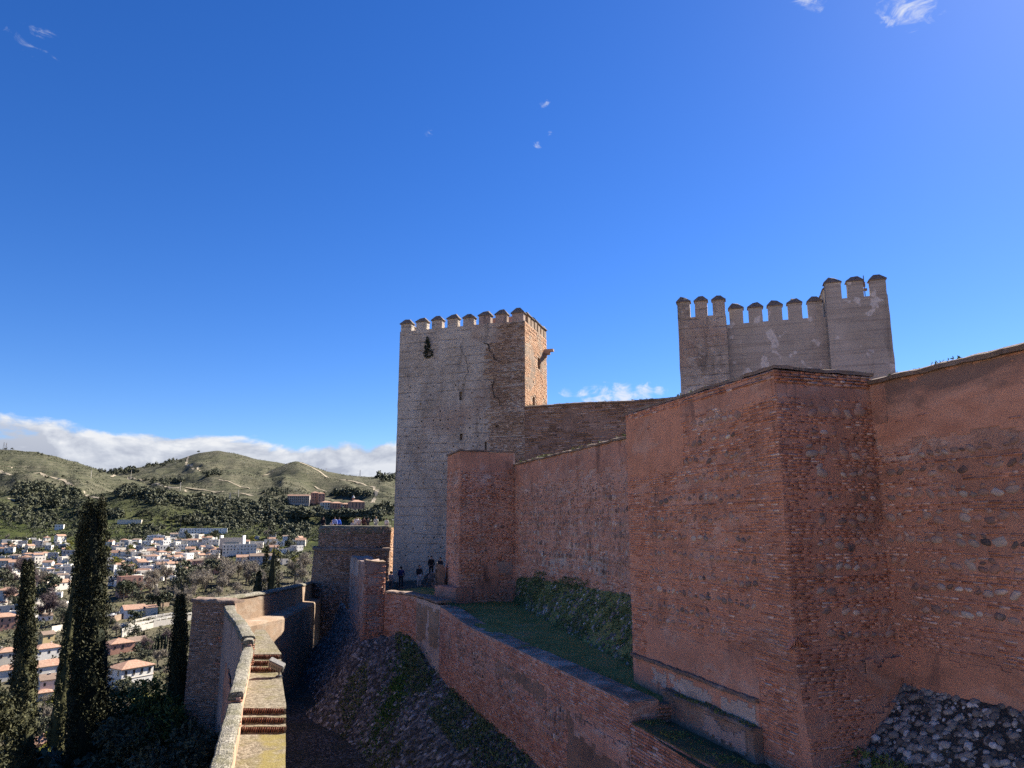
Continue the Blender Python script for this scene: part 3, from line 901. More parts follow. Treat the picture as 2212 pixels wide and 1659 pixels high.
def merlons(face, centers, w, zt, body_h, cap_h, thick, m, parent, mc=M_CAP, seed=0, tight=1.0):
    r = random.Random(seed)
    for s in centers:
        mb = MB(); zz = zt - cap_h + r.uniform(-.06, .05)
        sw = w * r.uniform(.93, .98) * tight
        P = [face.pt(s - sw / 2, zz - body_h, .0), face.pt(s + sw / 2, zz - body_h, 0.0), face.pt(s + sw / 2, zz - body_h, -thick), face.pt(s - sw / 2, zz - body_h, -thick)]
        # body in three lifts so that the sides are not dead straight
        ring = []
        for k in range(4):
            z = zz - body_h - .03 + (body_h + .03) * k / 3
            row = []
            for p in P:
                q = Vector((p[0], p[1], z)); q = q + vnoise(q, 1.7, .022); row.append(tuple(q))
            ring.append(row)
        for a, b in zip(ring, ring[1:]):
            for j in range(4): mb.poly([a[j], a[(j + 1) % 4], b[(j + 1) % 4], b[j]])
        mb.poly(ring[-1])
        body = mb.build('merlon', m, parent)
        cb = MB(); e = .10
        lo = [face.pt(s + i * (sw / 2 + e), zz, o) for i, o in ((-1, e), (1, e), (1, -thick - e), (-1, -thick - e))]
        t = .46
        hi = [face.pt(s + i * sw * .19, zz + cap_h, o) for i, o in ((-1, -thick * .34), (1, -thick * .34), (1, -thick * .66), (-1, -thick * .66))]
        lo = [Vector(p) + vnoise(p, 2.0, .03) for p in lo]; hi = [Vector(p) + vnoise(p, 2.0, .09) + Vector((0, 0, r.uniform(-.08, .05))) for p in hi]
        lo2 = [p + Vector((0, 0, .07)) for p in lo]
        mid = [a.lerp(b, .5) + vnoise(a, 3.0, .03) for a, b in zip(lo2, hi)]
        for A, B in ((lo, lo2), (lo2, mid), (mid, hi)):
            for j in range(4): cb.poly([A[j], A[(j + 1) % 4], B[(j + 1) % 4], B[j]])
        cb.poly(hi); cb.poly(list(reversed(lo)))
        c = cb.build('cap', mc, body)
        c.matrix_parent_inverse = Matrix.Identity(4)
def child_of_child_fix(): pass
W8 = 13.3 * .104
cs = [13.3 * (0.052 + k * (1 - .104) / 7) for k in range(8)]
merlons(fh, cs[:5], W8, ZT, .86, .54, .62, M_EARTH, keep, seed=1, tight=.88)
merlons(fh, cs[5:], W8, ZT, .86, .54, .62, M_RENDER, keep, seed=2, tight=.9)
merlons(fhs, [1.55 + k * 1.13 for k in range(6)], .82, ZT - .02, .9, .42, .6, M_TAPIA, keep, seed=3)
fb = Face(hbr, hbl, -7, ZT); fl = Face(hbl, hl, -7, ZT)
merlons(fb, [13.3 * (0.052 + k * (1 - .104) / 7) for k in range(1, 8)], W8, ZT - .01, .92, .46, .62, M_RENDER, keep, seed=4)
merlons(fl, [.9 + k * 1.16 for k in range(1, 5)], .85, ZT - .02, .9, .42, .6, M_RENDER, keep, seed=5)
# brick quoin climbing the right-hand edge of the shaded front, all brick on the sunny side
def p_quoin(s, z):
    edge = 9.6 + .9 * N2(0, z, .35, 3) + .55 * N2(s, z, 1.3, 5) + (.0 if z < 14 else -.25) + (1.2 if z > 17.3 else 0)
    return .96 if s > edge + .5 else (.6 if s > edge else 0)
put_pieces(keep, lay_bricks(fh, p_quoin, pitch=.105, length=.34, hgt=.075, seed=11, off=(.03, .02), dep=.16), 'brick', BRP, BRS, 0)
put_pieces(keep, lay_bricks(fhs, lambda s, z: (0 if any(abs(s - o[0]) < o[2] / 2 + .1 and abs(z - o[1]) < o[3] / 2 + .06 for o in ops) else (.97 if N2(s, z, .55, 9) > -.28 else .55)) if z > 5 else 0, pitch=.105, length=.34, hgt=.082, seed=12, off=(.02, .011), dep=.14), 'brick', BRGP, BRG, 0)
cbm = MB()
s0 = fhs.u(1176, 765); zc = fhs.z(s0, 764)
for a, (o, h) in enumerate(((.25, .35), (.6, .3), (1.0, .25))):
    cbm.box(tuple(fhs.pt(s0, zc - .25 + a * .27, o / 2)), (.45, o, h), math.atan2(fhs.d[1], fhs.d[0]))
cbm.build('corbel', M_RENDER, keep)
# cracks in the shaded front, dark strips laid on, their inner shade put into the colour
def crack_strip(face, pts, w, m, parent, depth=.05, seed=0):
    r = random.Random(seed); mb = MB(); P = []
    for (s, z), (s1, z1) in zip(pts, pts[1:]):
        n = max(2, int(math.hypot(s1 - s, z1 - z) / .25))
        for k in range(n): P.append((s + (s1 - s) * k / n + r.uniform(-.06, .06), z + (z1 - z) * k / n + r.uniform(-.04, .04)))
    P.append(pts[-1])
    for (a, b), (c, d) in zip(P, P[1:]):
        t = Vector((c - a, d - b)).normalized(); ww = w * r.uniform(.5, 1.3) / 2
        nx, nz = -t.y * ww, t.x * ww
        q = [face.pt(a + nx, b + nz, .045), face.pt(a - nx, b - nz, .06), face.pt(c - nx, d - nz, .06), face.pt(c + nx, d + nz, .045)]
        mb.poly(q)
    return mb.build('crack', m, parent)
M_CRACK = simple('crack_shadow_soil', (.035, .03, .027), .3, 8, bump=0)
def gpt(face, pts): return [(face.u(u, v), face.z(face.u(u, v), v)) for u, v in pts]
def K4(*p): return [((950 + x * .223) * .8848, (730 + y * .223) * .8848) for x, y in p]
for pts, w in [(K4((1030, 480), (1085, 495), (1100, 570), (1145, 600), (1150, 665), (1205, 680)), .10), (K4((1145, 900), (1130, 980), (1150, 1070), (1200, 1085), (1210, 1160)), .09),
               (K4((780, 490), (790, 560), (840, 640), (865, 800), (830, 860), (830, 970)), .035)]:
    crack_strip(fh, gpt(fh, pts), w, M_CRACK, keep)

# bush growing out of the wall
def leaf_cloud(name, m, centers, nleaf, size, parent=None, seed=0, up=0.0, squash=1.0):
    """leaf-sized quads through ellipsoids: centers = (x, y, z, rx, ry, rz)"""
    r = np.random.default_rng(seed); V = []
    w = np.array([c[3] * c[4] + c[4] * c[5] for c in centers]); w = w / w.sum()
    for c, q in zip(centers, w):
        n = max(6, int(nleaf * q))
        d = r.normal(size=(n, 3)); d /= np.linalg.norm(d, axis=1)[:, None]
        rad = r.uniform(.35, 1.0, n) ** .45
        p = d * rad[:, None] * np.array(c[3:6]) + np.array(c[:3])
        V.append(leaf_quads(p, d, size, r, up))
    V = np.concatenate(V)
    f = np.arange(len(V)).reshape(-1, 4)
    return new_obj(name, np_mesh(name, V, f), parent, m)
def leaf_quads(p, d, size, r, up=0.0):
    n = len(p)
    a = r.normal(size=(n, 3)) + d * .6; a[:, 2] += up; a /= np.linalg.norm(a, axis=1)[:, None]
    b = np.cross(a, r.normal(size=(n, 3))); b /= np.linalg.norm(b, axis=1)[:, None] + 1e-9
    s = size * r.uniform(.6, 1.4, (n, 1))
    a = a * s; b = b * s * .42
    return np.stack([p - a, p + b - a * .1, p + a, p - b + a * .1], 1).reshape(-1, 3)
sb = fh.u(925, 745); zb_ = fh.z(sb, 748)
bush = thing('wall_shrub', 'dark little shrub rooted high in the face of the grey tower', 'shrub', tuple(fh.pt(sb, zb_ - .6, .1)))
leaf_cloud('foliage', L_CYPB, [(*fh.pt(sb, zb_, .25), .35, .3, .6), (*fh.pt(sb + .1, zb_ - .8, .2), .55, .25, .45), (*fh.pt(sb, zb_ + .6, .25), .16, .15, .4)], 420, .11, bush, 4)
tb = MB(); tb.tube([fh.pt(sb, zb_ - 1.0, -.1), fh.pt(sb, zb_ - .5, .2), fh.pt(sb, zb_ + .6, .25)], [.05, .04, .015], 5); tb.build('stem', M_BARK, bush)

# --- curtain wall between the two towers
qc0 = (1.21 + .2, 66 - .05); fcu = Face(along(hr, DA, .02), along(hr, DA, 14.6), -4, 10.7)
curt = thing('curtain_wall', 'long dark brick curtain wall joining the two battlemented towers', 'wall', (6, 64, -4))
def slab(face, thick, zb, zt, m, parent, name='wall_core', ztop=None, step=.45, amp=.02):
    a, b = face.p0, face.p0 + face.d * face.L
    n = face.n * thick
    pts = [tuple(a), tuple(b), tuple(b - n), tuple(a - n)]
    return prism(name, pts, zb, zt, m, parent, step=step, amp=amp, ztop=ztop)
slab(fcu, 1.5, -4, 10.7, M_BROWN, curt, step=.8, amp=.07)
def p_cu(s, z):
    if abs(s - 4.3 - .3 * N2(0, z, .5)) < .28: return 0
    q = N2(s, z, .5, 2) + .5 * N2(s, z, 1.7, 7)
    return .93 if q > -.12 else .35
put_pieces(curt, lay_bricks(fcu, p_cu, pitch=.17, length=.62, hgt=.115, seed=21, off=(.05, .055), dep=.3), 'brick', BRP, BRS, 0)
coping('coping', [tuple(fcu.pt(0, 10.7, -.7)), tuple(fcu.pt(5, 10.8, -.7)), tuple(fcu.pt(10, 10.72, -.7)), tuple(fcu.pt(fcu.L, 10.85, -.7))], 1.7, .22, M_COPE, curt, lift=-.08, amp=.06)

# --- battlemented tower with two turrets on the right
q0 = along(hr, DA, 14.4)
tq = thing('battlemented_tower', 'broad grey tower with two turrets and battlements above the red bastion', 'tower', (22, 60, -5))
DP = np.array([-DA[1], DA[0]])
def qs(s, o=0.0): return (q0[0] + DA[0] * s - DP[0] * o, q0[1] + DA[1] * s - DP[1] * o)
secs = [('left_turret', 0.0, 4.15, 0.0, 20.05, 3, M_EARTH), ('centre_wall', 4.15, 12.3, -1.15, 19.4, 5, M_EARTH2), ('right_turret', 12.3, 17.0, 0.15, 20.5, 3, M_EARTH2)]
for nm, sa, sb_, o, zt, nmer, mm in secs:
    f = Face(qs(sa, o), qs(sb_, o), -5, zt - 1.95)
    pts = [qs(sa, o), qs(sb_, o), qs(sb_, -7), qs(sa, -7)]
    prism(nm, pts, -5, zt - 1.95, mm, tq, step=.9, amp=.05)
    w = f.L / (nmer + (nmer - 1) * .36) if nmer == 3 else f.L / (nmer * 1.36 - .02)
    if nmer == 3: cc = [w / 2 + k * w * 1.36 for k in range(3)]
    else: cc = [w * .72 + k * w * 1.36 for k in range(5)]
    merlons(f, cc, w, zt, 1.45, .55, .7, mm, tq, seed=20 + nmer)
    par = MB()
    if nmer == 3:
        for e0, e1 in ((qs(sa, o), qs(sa, -7)),):
            ff = Face(e1, e0, 0, 1)
            if nm == 'right_turret' or e0[0] < qs(sa, o)[0] + .1:
                merlons(ff, [1.2 + k * 1.9 for k in range(3)], 1.3, zt, 1.45, .55, .7, mm, tq, seed=40)
ant = thing('roof_antenna', 'thin metal antenna mast between two merlons of the right turret', 'antenna', tuple(Vector(qs(15.4, -.4)).to_3d() + Vector((0, 0, 18.8))))
am = MB(); px, py = qs(15.42, -.4); am.tube([(px, py, 18.7), (px, py, 20.55)], .035, 5); am.build('mast', M_METAL, ant)
am = MB(); am.box((px - .1, py, 19.75), (.3, .2, .42)); am.box((px + .05, py, 19.3), (.25, .2, .2)); am.build('receiver_box', M_RENDER, ant)
# far wall running off to the right
fr = Face(qs(17.0, -1.5), qs(30, -1.5), -4, 12.0)
frw = thing('far_wall', 'dark wall top showing beyond the right turret', 'wall', (36, 55, -4))
slab(fr, 1.4, -4, 12.0, M_BROWN, frw, step=1.0, amp=.05)
coping('coping', [tuple(fr.pt(0, 12, -.7)), tuple(fr.pt(13, 12.3, -.7))], 1.6, .25, M_COPE, frw, amp=.05)

# --- red bastion in the foreground
bl, bc = (4.2, 26.0), (6.78, 18.0)
br_ = along(bc, (.949, .315), 3.15); bb = along(bl, (.949, .315), 3.15)
bas = thing('red_bastion', 'large red brick and stone bastion standing nearest on the right', 'bastion', (7, 22, -6.2))
fbl = Face(bl, bc, -6.2, 3.92); fbr = Face(bc, br_, -6.2, 3.92)
prism('wall_core', [bl, bc, br_, bb], -6.2, 3.92, M_RED, bas, step=.3, amp=.018, nsc=1.4)
rowsL = [(3.0 - .02, 4.2, 6.9), (2.42, 4.1, 6.6), (1.86, 3.9, 7.0), (1.28, 3.9, 7.0), (.72, 1.6, 6.9), (.14, 1.2, 6.9), (-.43, 1.5, 7.1), (-.98, 1.4, 7.2), (-1.55, 1.3, 7.2), (-2.12, 1.3, 7.2), (-2.62, 1.0, 5.4), (-3.02, 1.2, 5.6, .9)]
stL = lay_stones(fbl, rowsL, 31, (.06, .125), .92, .04, 1.2)
put_pieces(bas, stL, 'stone', STP, ST, 165)
rowsR = [(2.9, .9, 2.7, 1.3), (2.35, .9, 2.2), (1.8, .8, 2.9, 1.2), (1.25, 1.0, 2.9), (.65, .9, 3.0), (.05, .9, 3.0), (-.55, .8, 3.0), (-1.1, .7, 2.9), (-1.65, .7, 2.9), (-2.2, .9, 3.0), (-2.75, .9, 3.0)]
stR = lay_stones(fbr, rowsR, 32, (.07, .14), .92, .03, 1.2)
put_pieces(bas, stR, 'stone', STP, ST, 70)
def row_dist(rows, s, z, m=.16):
    return any(abs(z - r_[0]) < m and r_[1] - .05 < s < r_[2] + .05 for r_ in rows)
def p_bl(s, z):
    if row_dist(rowsL, s, z): return .04
    if z > 3.2: return .08 if abs(z - 3.22) > .06 else .8
    if s < 3.8 + .12 * N2(0, z, 3) and z > 1.62: return 0
    if 1.0 < s < 6.95 and -4.5 < z < -3.2: return .03
    if s < 6.95 and z < -4.3: return .12 if s > 1.4 else .6
    e = s < 1.0 or s > 7.15
    return (.97 if e else .78) + .5 * N2(s, z, 1.0, 4)
brL = lay_bricks(fbl, p_bl, seed=33, off=(.012, .009))
put_pieces(bas, brL, 'brick', BRP, BR, 110)
def p_br(s, z):
    if row_dist(rowsR, s, z): return .05
    if z > 3.25: return .15
    return .9 + .4 * N2(s, z, 1.0, 6)
brR = lay_bricks(fbr, p_br, seed=34, off=(.014, .010))
put_pieces(bas, brR, 'brick', BRP, BR, 70)
# top band: three brick courses and a thin cap of tiles
def top_courses(face, zt, n, parent, seed, s1=None, m=BR, slope=0.0):
    g = Face(face.p0, face.p0 + face.d * face.L, zt - n * .085, zt); g.zb = zt - n * .085
    put_pieces(parent, lay_bricks(g, lambda s, z: .93, pitch=.085, length=.29, hgt=.06, seed=seed, off=(.045, .015), dep=.22), 'brick', BRP, m, 24, 12)
top_courses(fbl, 3.92, 3, bas, 35); top_courses(fbr, 3.92, 4, bas, 36)
def top_slab(name, pts, z, h, m, parent, grow=.05):
    c = np.mean(np.array(pts), 0)
    g = [tuple(c + (np.array(p) - c) * (1 + grow / np.linalg.norm(np.array(p) - c) * 1.4)) for p in pts]
    return prism(name, g, z, z + h, m, parent, step=.2, amp=.04, nsc=2.2)
top_slab('coping', [bl, bc, br_, bb], 3.92, .09, M_COPE, bas, .07)
# skins of plaster and lime
face_sheet('plaster_patch', fbl, .05, 3.95, 1.6, 3.84, .018, M_PLASTER, bas, 1, .18, step=.08)
face_sheet('plaster_patch', fbl, 3.8, 8.3, 3.12, 3.84, .016, M_DIRTY, bas, 2, .1, step=.08)
face_sheet('plaster_patch', fbl, 1.05, 7.0, -4.45, -3.35, .02, M_DIRTY, bas, 3, .16, step=.08)
face_sheet('plaster_patch', fbl, .1, 6.95, -6.1, -4.52, .03, M_DIRTY, bas, 4, .05, step=.08)
for k, (a, b, z0, z1) in enumerate([(1.4, 2.4, -5.2, -4.62), (2.5, 5.0, -5.25, -4.6), (5.3, 6.9, -5.45, -4.6)]):
    face_sheet('lime_patch', fbl, a, b, z0, z1, .055, M_LIME, bas, 10 + k, .28, step=.09)
for k, (a, b, z0, z1) in enumerate([(4.4, 6.6, 2.75, 3.4), (4.6, 5.6, 1.2, 1.75), (6.3, 7.8, 1.4, 2.1), (2.9, 5.2, .35, 1.0), (4.0, 6.6, -.3, .1)]):
    face_sheet('lime_patch', fbl, a, b, z0, z1, .006, M_RED2, bas, 20 + k, .3, step=.1)
face_sheet('plaster_patch', fbr, .05, 3.1, 3.0, 3.55, .02, M_DIRTY, bas, 5, .1, step=.08)
face_sheet('plaster_patch', fbr, 1.2, 2.8, 2.0, 2.75, .012, M_PLASTER, bas, 6, .3, step=.08)
# mossy string course low on the left face
lp = [tuple(fbl.pt(s, -4.5 + .03 * N2(s, 0, 2), .05)) for s in np.linspace(.02, 6.95, 14)]
coping('ledge', lp, .15, .10, M_COPE, bas, amp=.035, step=.1)
# battered foot of the right face, its end forming the splayed corner under a fan of bricks
KB, ZB = .135, -2.95
mb = MB(); rows = []
for i in range(12):
    sx = 3.15 * i / 11; col = []
    for k in range(14):
        z = ZB - 3.3 * k / 13; p = Vector(fbr.pt(sx, z, .012 + (ZB - z) * KB)) + vnoise((sx, z, 4), 1.3, .02 if k else 0)
        col.append(len(mb.v)); mb.v.append(tuple(p))
    rows.append(col)
for a_, b_ in zip(rows, rows[1:]):
    for k in range(13): mb.f.append((a_[k + 1], b_[k + 1], b_[k], a_[k]))
for k in range(13):
    i0 = len(mb.v); mb.v += [tuple(fbr.pt(-.0, ZB - 3.3 * k / 13, -.05)), tuple(fbr.pt(-.0, ZB - 3.3 * (k + 1) / 13, -.05))]
    mb.f.append((i0, i0 + 1, rows[0][k + 1], rows[0][k]))
mb.build('base_batter', M_RED, bas)
fbb = Face(bc, br_, -6.2, ZB - .03)
bbf = [(w, M3, np.array([p[0] + fbr.n[0] * (ZB - p[2]) * KB, p[1] + fbr.n[1] * (ZB - p[2]) * KB, p[2]]), q) for w, M3, p, q in lay_bricks(fbb, lambda s, z: .9 if s < 1.9 + .4 * N2(0, z, 1.5) else .25, seed=38, off=(.018, .01))]
put_pieces(bas, bbf, 'brick', BRP, BR, 60)
for k, (s0_, s1_, z0_, z1_) in enumerate([(1.9, 3.1, -4.2, -3.3), (1.7, 2.7, -5.3, -4.3)]):
    ff = Face(tuple(fbr.pt(0, 0, (ZB - (z0_ + z1_) / 2) * KB + .03)[:2]), tuple(fbr.pt(3.15, 0, (ZB - (z0_ + z1_) / 2) * KB + .03)[:2]), -6, 0)
    face_sheet('plaster_patch', ff, s0_, s1_, z0_, z1_, .04, M_PLASTER, bas, 80 + k, .3, step=.1)
for k in range(9):
    a = math.pi * (k + .5) / 9
    c = fbr.pt(.05 + .22 * math.cos(a), -3.0 + .20 * math.sin(a), .03)
    M4 = fbr.M @ rot_y(a - math.pi / 2) @ np.diag([.045, .12, .18])
    o = bpy.data.objects.new('brick', PIECE_ME.get(('brick', BRP.name, k % 6)) or BRICK_ME[k % 6]); COL.objects.link(o)
    o.parent = bas; o.matrix_parent_inverse = base_inv(bas)
    o.matrix_basis = Matrix([[*map(float, M4[r_]), float(c[r_])] for r_ in range(3)] + [[0, 0, 0, 1]])
# broken masonry in the corner by the right wall
def boulder(name, c, size, m, parent, seed, sub=3):
    bm = bmesh.new(); bmesh.ops.create_icosphere(bm, subdivisions=sub, radius=1)
    for v in bm.verts:
        n = mnoise.noise_vector(v.co * 1.3 + Vector((seed * 3.7, 0, 0))) * .3 + mnoise.noise_vector(v.co * 3.3 + Vector((seed, 0, 0))) * .1
        v.co = (v.co + n); v.co = Vector((v.co.x * size[0], v.co.y * size[1], v.co.z * size[2])) + Vector(c)
    me = bpy.data.meshes.new(name); bm.to_mesh(me); bm.free()
    return new_obj(name, me, parent, m)
# --- right-hand curtain wall behind the bastion
r0 = along(br_, DB, .15); r0 = (9.72, 19.0); r1 = along(r0, (-DB[0], -DB[1]), 11.0)
frw_ = Face(r0, r1, -4.8, 3.72); shade_ext = Face(r1, along(r1, (-DB[0], -DB[1]), 36.0), -14, 3.72)
rw = thing('curtain_wall', 'plastered red wall with rows of river stones at the right, behind the bastion', 'wall', (11, 15, -4.2))
slab(frw_, 1.2, -4.8, 3.72, M_RED, rw, step=.3, amp=.022)
slab(shade_ext, 1.2, -14, 3.72, M_RED, rw, name='wall_core', step=2.0, amp=.02)  # unseen extension added to shade the ground behind and cut its bounce
rowsW = [(1.72, 1.2, 10.9, .75), (1.28, .2, 10.9, 1.0), (.70, .15, 10.9, 1.1), (.12, .1, 10.9, 1.1), (-.42, .1, 10.9, 1.15), (-.98, .1, 10.9, 1.1), (-1.5, .2, 10.9, 1.0), (-2.02, .6, 10.9, 1.05)]
stW = lay_stones(frw_, rowsW, 41, (.065, .135), .97, .012, 1.25)
put_pieces(rw, stW, 'stone', STP, ST, 190)
def p_rw(s, z):
    if z > 1.75 + .12 * N2(s, 0, 1.0): return .03
    if row_dist(rowsW, s, z, .17): return .05
    if z < -3.0: return .1
    return .85 + .5 * N2(s, z, .9, 8)
put_pieces(rw, lay_bricks(frw_, p_rw, seed=42, off=(.012, .009)), 'brick', BRP, BRL, 100)
face_sheet('plaster_patch', frw_, .03, 10.95, 1.95, 3.7, .02, M_STAIN, rw, 11, .22, step=.09)
face_sheet('lime_patch', frw_, .1, 10.95, 1.5, 2.3, .006, M_RED2, rw, 13, .16, step=.08)
face_sheet('plaster_patch', frw_, .5, 10.95, -4.7, -2.95, .03, M_PLASTER, rw, 14, .35, step=.09)
face_sheet('brick_patch_mortar', frw_, .02, .55, 2.6, 3.65, .03, M_DIRTY, rw, 15, .12)
coping('coping', [tuple(frw_.pt(s, 3.72 + .03 * N2(s, 3, 1), -.55)) for s in np.linspace(-.1, 11, 12)], 1.36, .17, M_COPE, rw, lift=-.05, amp=.04, step=.2)

# --- wall between the bastion and the small tower
KS = 1.12
m0 = (.17 * KS, 44.2 * KS); m1 = along(m0, (-DB[0], -DB[1]), 25)
fm = Face(m0, m1, -6.6, 3.55 * KS)
mw = thing('curtain_wall', 'red wall in shade with close rows of stones, between the small tower and the bastion', 'wall', (3, 36, -6))
slab(fm, 1.3, -6.6, 3.55 * KS, M_RED2, mw, step=.45, amp=.03)
rowsM = [(1.12, 1.5, 18, 1.0), (.55, 1.2, 18, 1.1), (.0, 1.0, 18, .9), (-.5, .5, 18, 1.1), (-1.05, .8, 18, 1.1), (-1.6, 1.0, 18, .95), (-2.1, 2, 18, 1.0)]
rowsM = [(q[0] * KS, *q[1:]) for q in rowsM]
put_pieces(mw, lay_stones(fm, rowsM, 51, (.10, .16), .88, .06, .95, upright=True), 'stone', STP, ST, 170, 8)
def p_mw(s, z):
    if z > 1.35 * KS: return .08
    if row_dist(rowsM, s, z, .17): return .05
    return .55 + .6 * N2(s, z, .7, 3)
put_pieces(mw, lay_bricks(fm, p_mw, seed=52, off=(.014, .02)), 'brick', BRLP, BRL, 0)
face_sheet('plaster_patch', fm, .1, 24, 2.25 * KS, 3.5 * KS, .03, M_DIRTY, mw, 21, .3, step=.25)
face_sheet('plaster_patch', fm, 5.5, 11, 2.0 * KS, 2.8 * KS, .05, M_RED2, mw, 22, .3, step=.2)
face_sheet('lime_patch', fm, .2, 24, 1.35 * KS, 2.3 * KS, .012, M_RED2, mw, 23, .25, step=.2)
face_sheet('lime_patch', fm, 5, 15, -2.6 * KS, -1.2 * KS, .0, M_LIME, mw, 24, .7, step=.16)
# rough pebble band under the plaster
put_pieces(mw, lay_stones(fm, [(1.62 + .16 * k, .3 + .4 * (k % 2), 18.2, .55) for k in range(5)], 53, (.09, .14), .6, .1, 1.2), 'stone', STP, ST, 0)
coping('coping', [tuple(fm.pt(s, 3.55 * KS + .05 * N2(s, 3, 1), -.6)) for s in np.linspace(0, 25, 18)], 1.4, .16, M_COPE, mw, lift=-.05, amp=.045)

# --- small square tower in front of the great one
t_r = (.17 * KS, 44.2 * KS); t_c = (-3.13 * KS, 43.1 * KS); t_l = along(t_c, DB, 3.4 * KS); t_b = along(t_r, DB, 3.4 * KS)
st_ = thing('small_tower', 'squat red brick tower standing in front of the tall grey tower', 'tower', (-2, 50, -6.8))
ftl, ftr = Face(t_l, t_c, -6.8, 4.3 * KS), Face(t_c, t_r, -6.8, 4.3 * KS)
prism('wall_core', [t_l, t_c, t_r, t_b], -6.8, 4.3 * KS, M_RED2, st_, step=.45, amp=.03)
rowsS = [(2.1, 1.2, 3.2), (1.5, .9, 3.2), (.6, 1, 3.3), (-.2, 1, 3.3), (-1.6, .8, 3.3), (-2.6, .8, 3.3)]
rowsS2 = [(z, .3, 3.0, .9) for z in (2.6, 2.05, 1.5, .95, .4, -.15, -.7, -1.25, -1.8, -2.4)]
rowsS = [(q[0] * KS, q[1], q[2] + .3) for q in rowsS]; rowsS2 = [(q[0] * KS, q[1], q[2] + .3, .9) for q in rowsS2]
put_pieces(st_, lay_stones(ftr, rowsS, 61, (.08, .13), .6, .12, 1.1), 'stone', STP, ST, 30, 8)
put_pieces(st_, lay_stones(ftl, rowsS2, 62, (.08, .13), .8, .08, 1.0), 'stone', STP, ST, 30, 8)
put_pieces(st_, lay_bricks(ftr, lambda s, z: 0 if z > 3.25 * KS else (.9 if s < 1.2 else .6 + .6 * N2(s, z, .9, 1)), seed=63, off=(.02, .02)), 'brick', BRP, BR, 0)
put_pieces(st_, lay_bricks(ftl, lambda s, z: 0 if z > 3.35 * KS else (.9 if s > 3.1 or s < .4 else .45 + .5 * N2(s, z, .9, 2)), seed=64, off=(.018, .018)), 'brick', BRLP, BRL, 0)
face_sheet('plaster_patch', ftr, .02, 3.8, 3.1 * KS, 4.25 * KS, .02, M_PLASTER, st_, 31, .12, step=.2)
face_sheet('plaster_patch', ftl, .02, 3.75, 3.2 * KS, 4.25 * KS, .02, M_PLASTER, st_, 32, .1, step=.2)
top_slab('coping', [t_l, t_c, t_r, t_b], 4.3 * KS, .12, M_COPE, st_, .08)
for k, (a_, b_, z0_, z1_) in enumerate([(1.7, 2.9, -3.7, -2.6), (2.6, 3.7, -3.4, -2.4), (1.1, 2.7, -4.7, -3.6)]):
    face_sheet('mortar_patch', ftr, a_, b_, z0_, z1_, .05, [M_DIRTY, M_RENDER][k % 2], st_, 90 + k, .25, step=.12)
ffoot = Face((-5.35, 50.4), (-3.6, 47.7), -6.8, -4.1)
slab(ffoot, 1.2, -6.9, -4.15, M_DIRTY, st_, 'footing', step=.3, amp=.12)

# --- terrace ground, ivy slope
def sheet(name, rows, m, parent=None, sub=8, amp=.06, nsc=.9, kind='structure', smooth=True):
    """quad patches: rows of points, bilinear and uneven"""
    P = np.array(rows, float); n, k, _ = P.shape
    U = np.linspace(0, n - 1, (n - 1) * sub + 1); V = np.linspace(0, k - 1, (k - 1) * sub + 1)
    pts = []
    for u in U:
        i = min(int(u), n - 2); a = u - i
        for v in V:
            j = min(int(v), k - 2); b = v - j
            p = P[i, j] * (1 - a) * (1 - b) + P[i + 1, j] * a * (1 - b) + P[i, j + 1] * (1 - a) * b + P[i + 1, j + 1] * a * b
            q = Vector(p); e = vnoise(q, nsc, amp); pts.append((q.x + e.x * .4, q.y + e.y * .4, q.z + e.z))
    nu, nv = len(U), len(V)
    f = [(i * nv + j, i * nv + j + 1, (i + 1) * nv + j + 1, (i + 1) * nv + j) for i in range(nu - 1) for j in range(nv - 1)]
    o = new_obj(name, np_mesh(name, np.array(pts), np.array(f), smooth), parent, m)
    if kind: o['kind'] = kind
    return o
def lw(Y, o=0.0): return (3.5 - .3594 * (Y - 22.7) + o * .94, Y + o * .31)        # front edge of the long low wall
def mwl(Y, o=0.0): return (4.8 * KS - .326 * (Y - 30 * KS) - o * .95, Y - o * .31)
ter_rows = []
for Y, z0, z1 in [(49.5, -5.1, -5.1), (46, -5.15, -5.1), (43, -5.2, -5.12), (39, -5.22, -5.15), (35, -5.25, -5.2), (30, -5.3, -5.22), (26, -5.35, -5.3), (23.2, -5.45, -5.4)]:
    a = lw(Y, .3); b = mwl(Y + 1.0, -.6)
    ter_rows.append([(*a, z0), (a[0] * .5 + b[0] * .5, a[1] * .5 + b[1] * .5, (z0 + z1) / 2), (*b, z1)])
sheet('terrace_ground', ter_rows, M_TURF, None, 6, .05)
sheet('terrace_ground', [[(*lw(23.6, .2), -5.88), (6.0, 23.8, -5.85)], [(4.6, 19, -5.9), (8.0, 18.5, -5.9)], [(7.2, 12.5, -6.1), (11, 12, -6.1)]], M_SOIL, None, 14, .05)
sl_rows = []
for Y, w, zb in [(48.9, .25, -5.05), (47, .5, -5.12), (44, .95, -5.15), (39, 1.6, -5.2), (35, 2.0, -5.22), (31, 2.4, -5.27), (28, 2.7, -5.3), (25, 2.7, -5.35)]:
    sl_rows.append([(*mwl(Y, w), zb - .1), (*mwl(Y, w * .5), (zb - 3.15) / 2 + .05), (*mwl(Y, -.15), -3.1)])
sheet('rubble_slope', sl_rows, M_TURF, None, 8, .07)
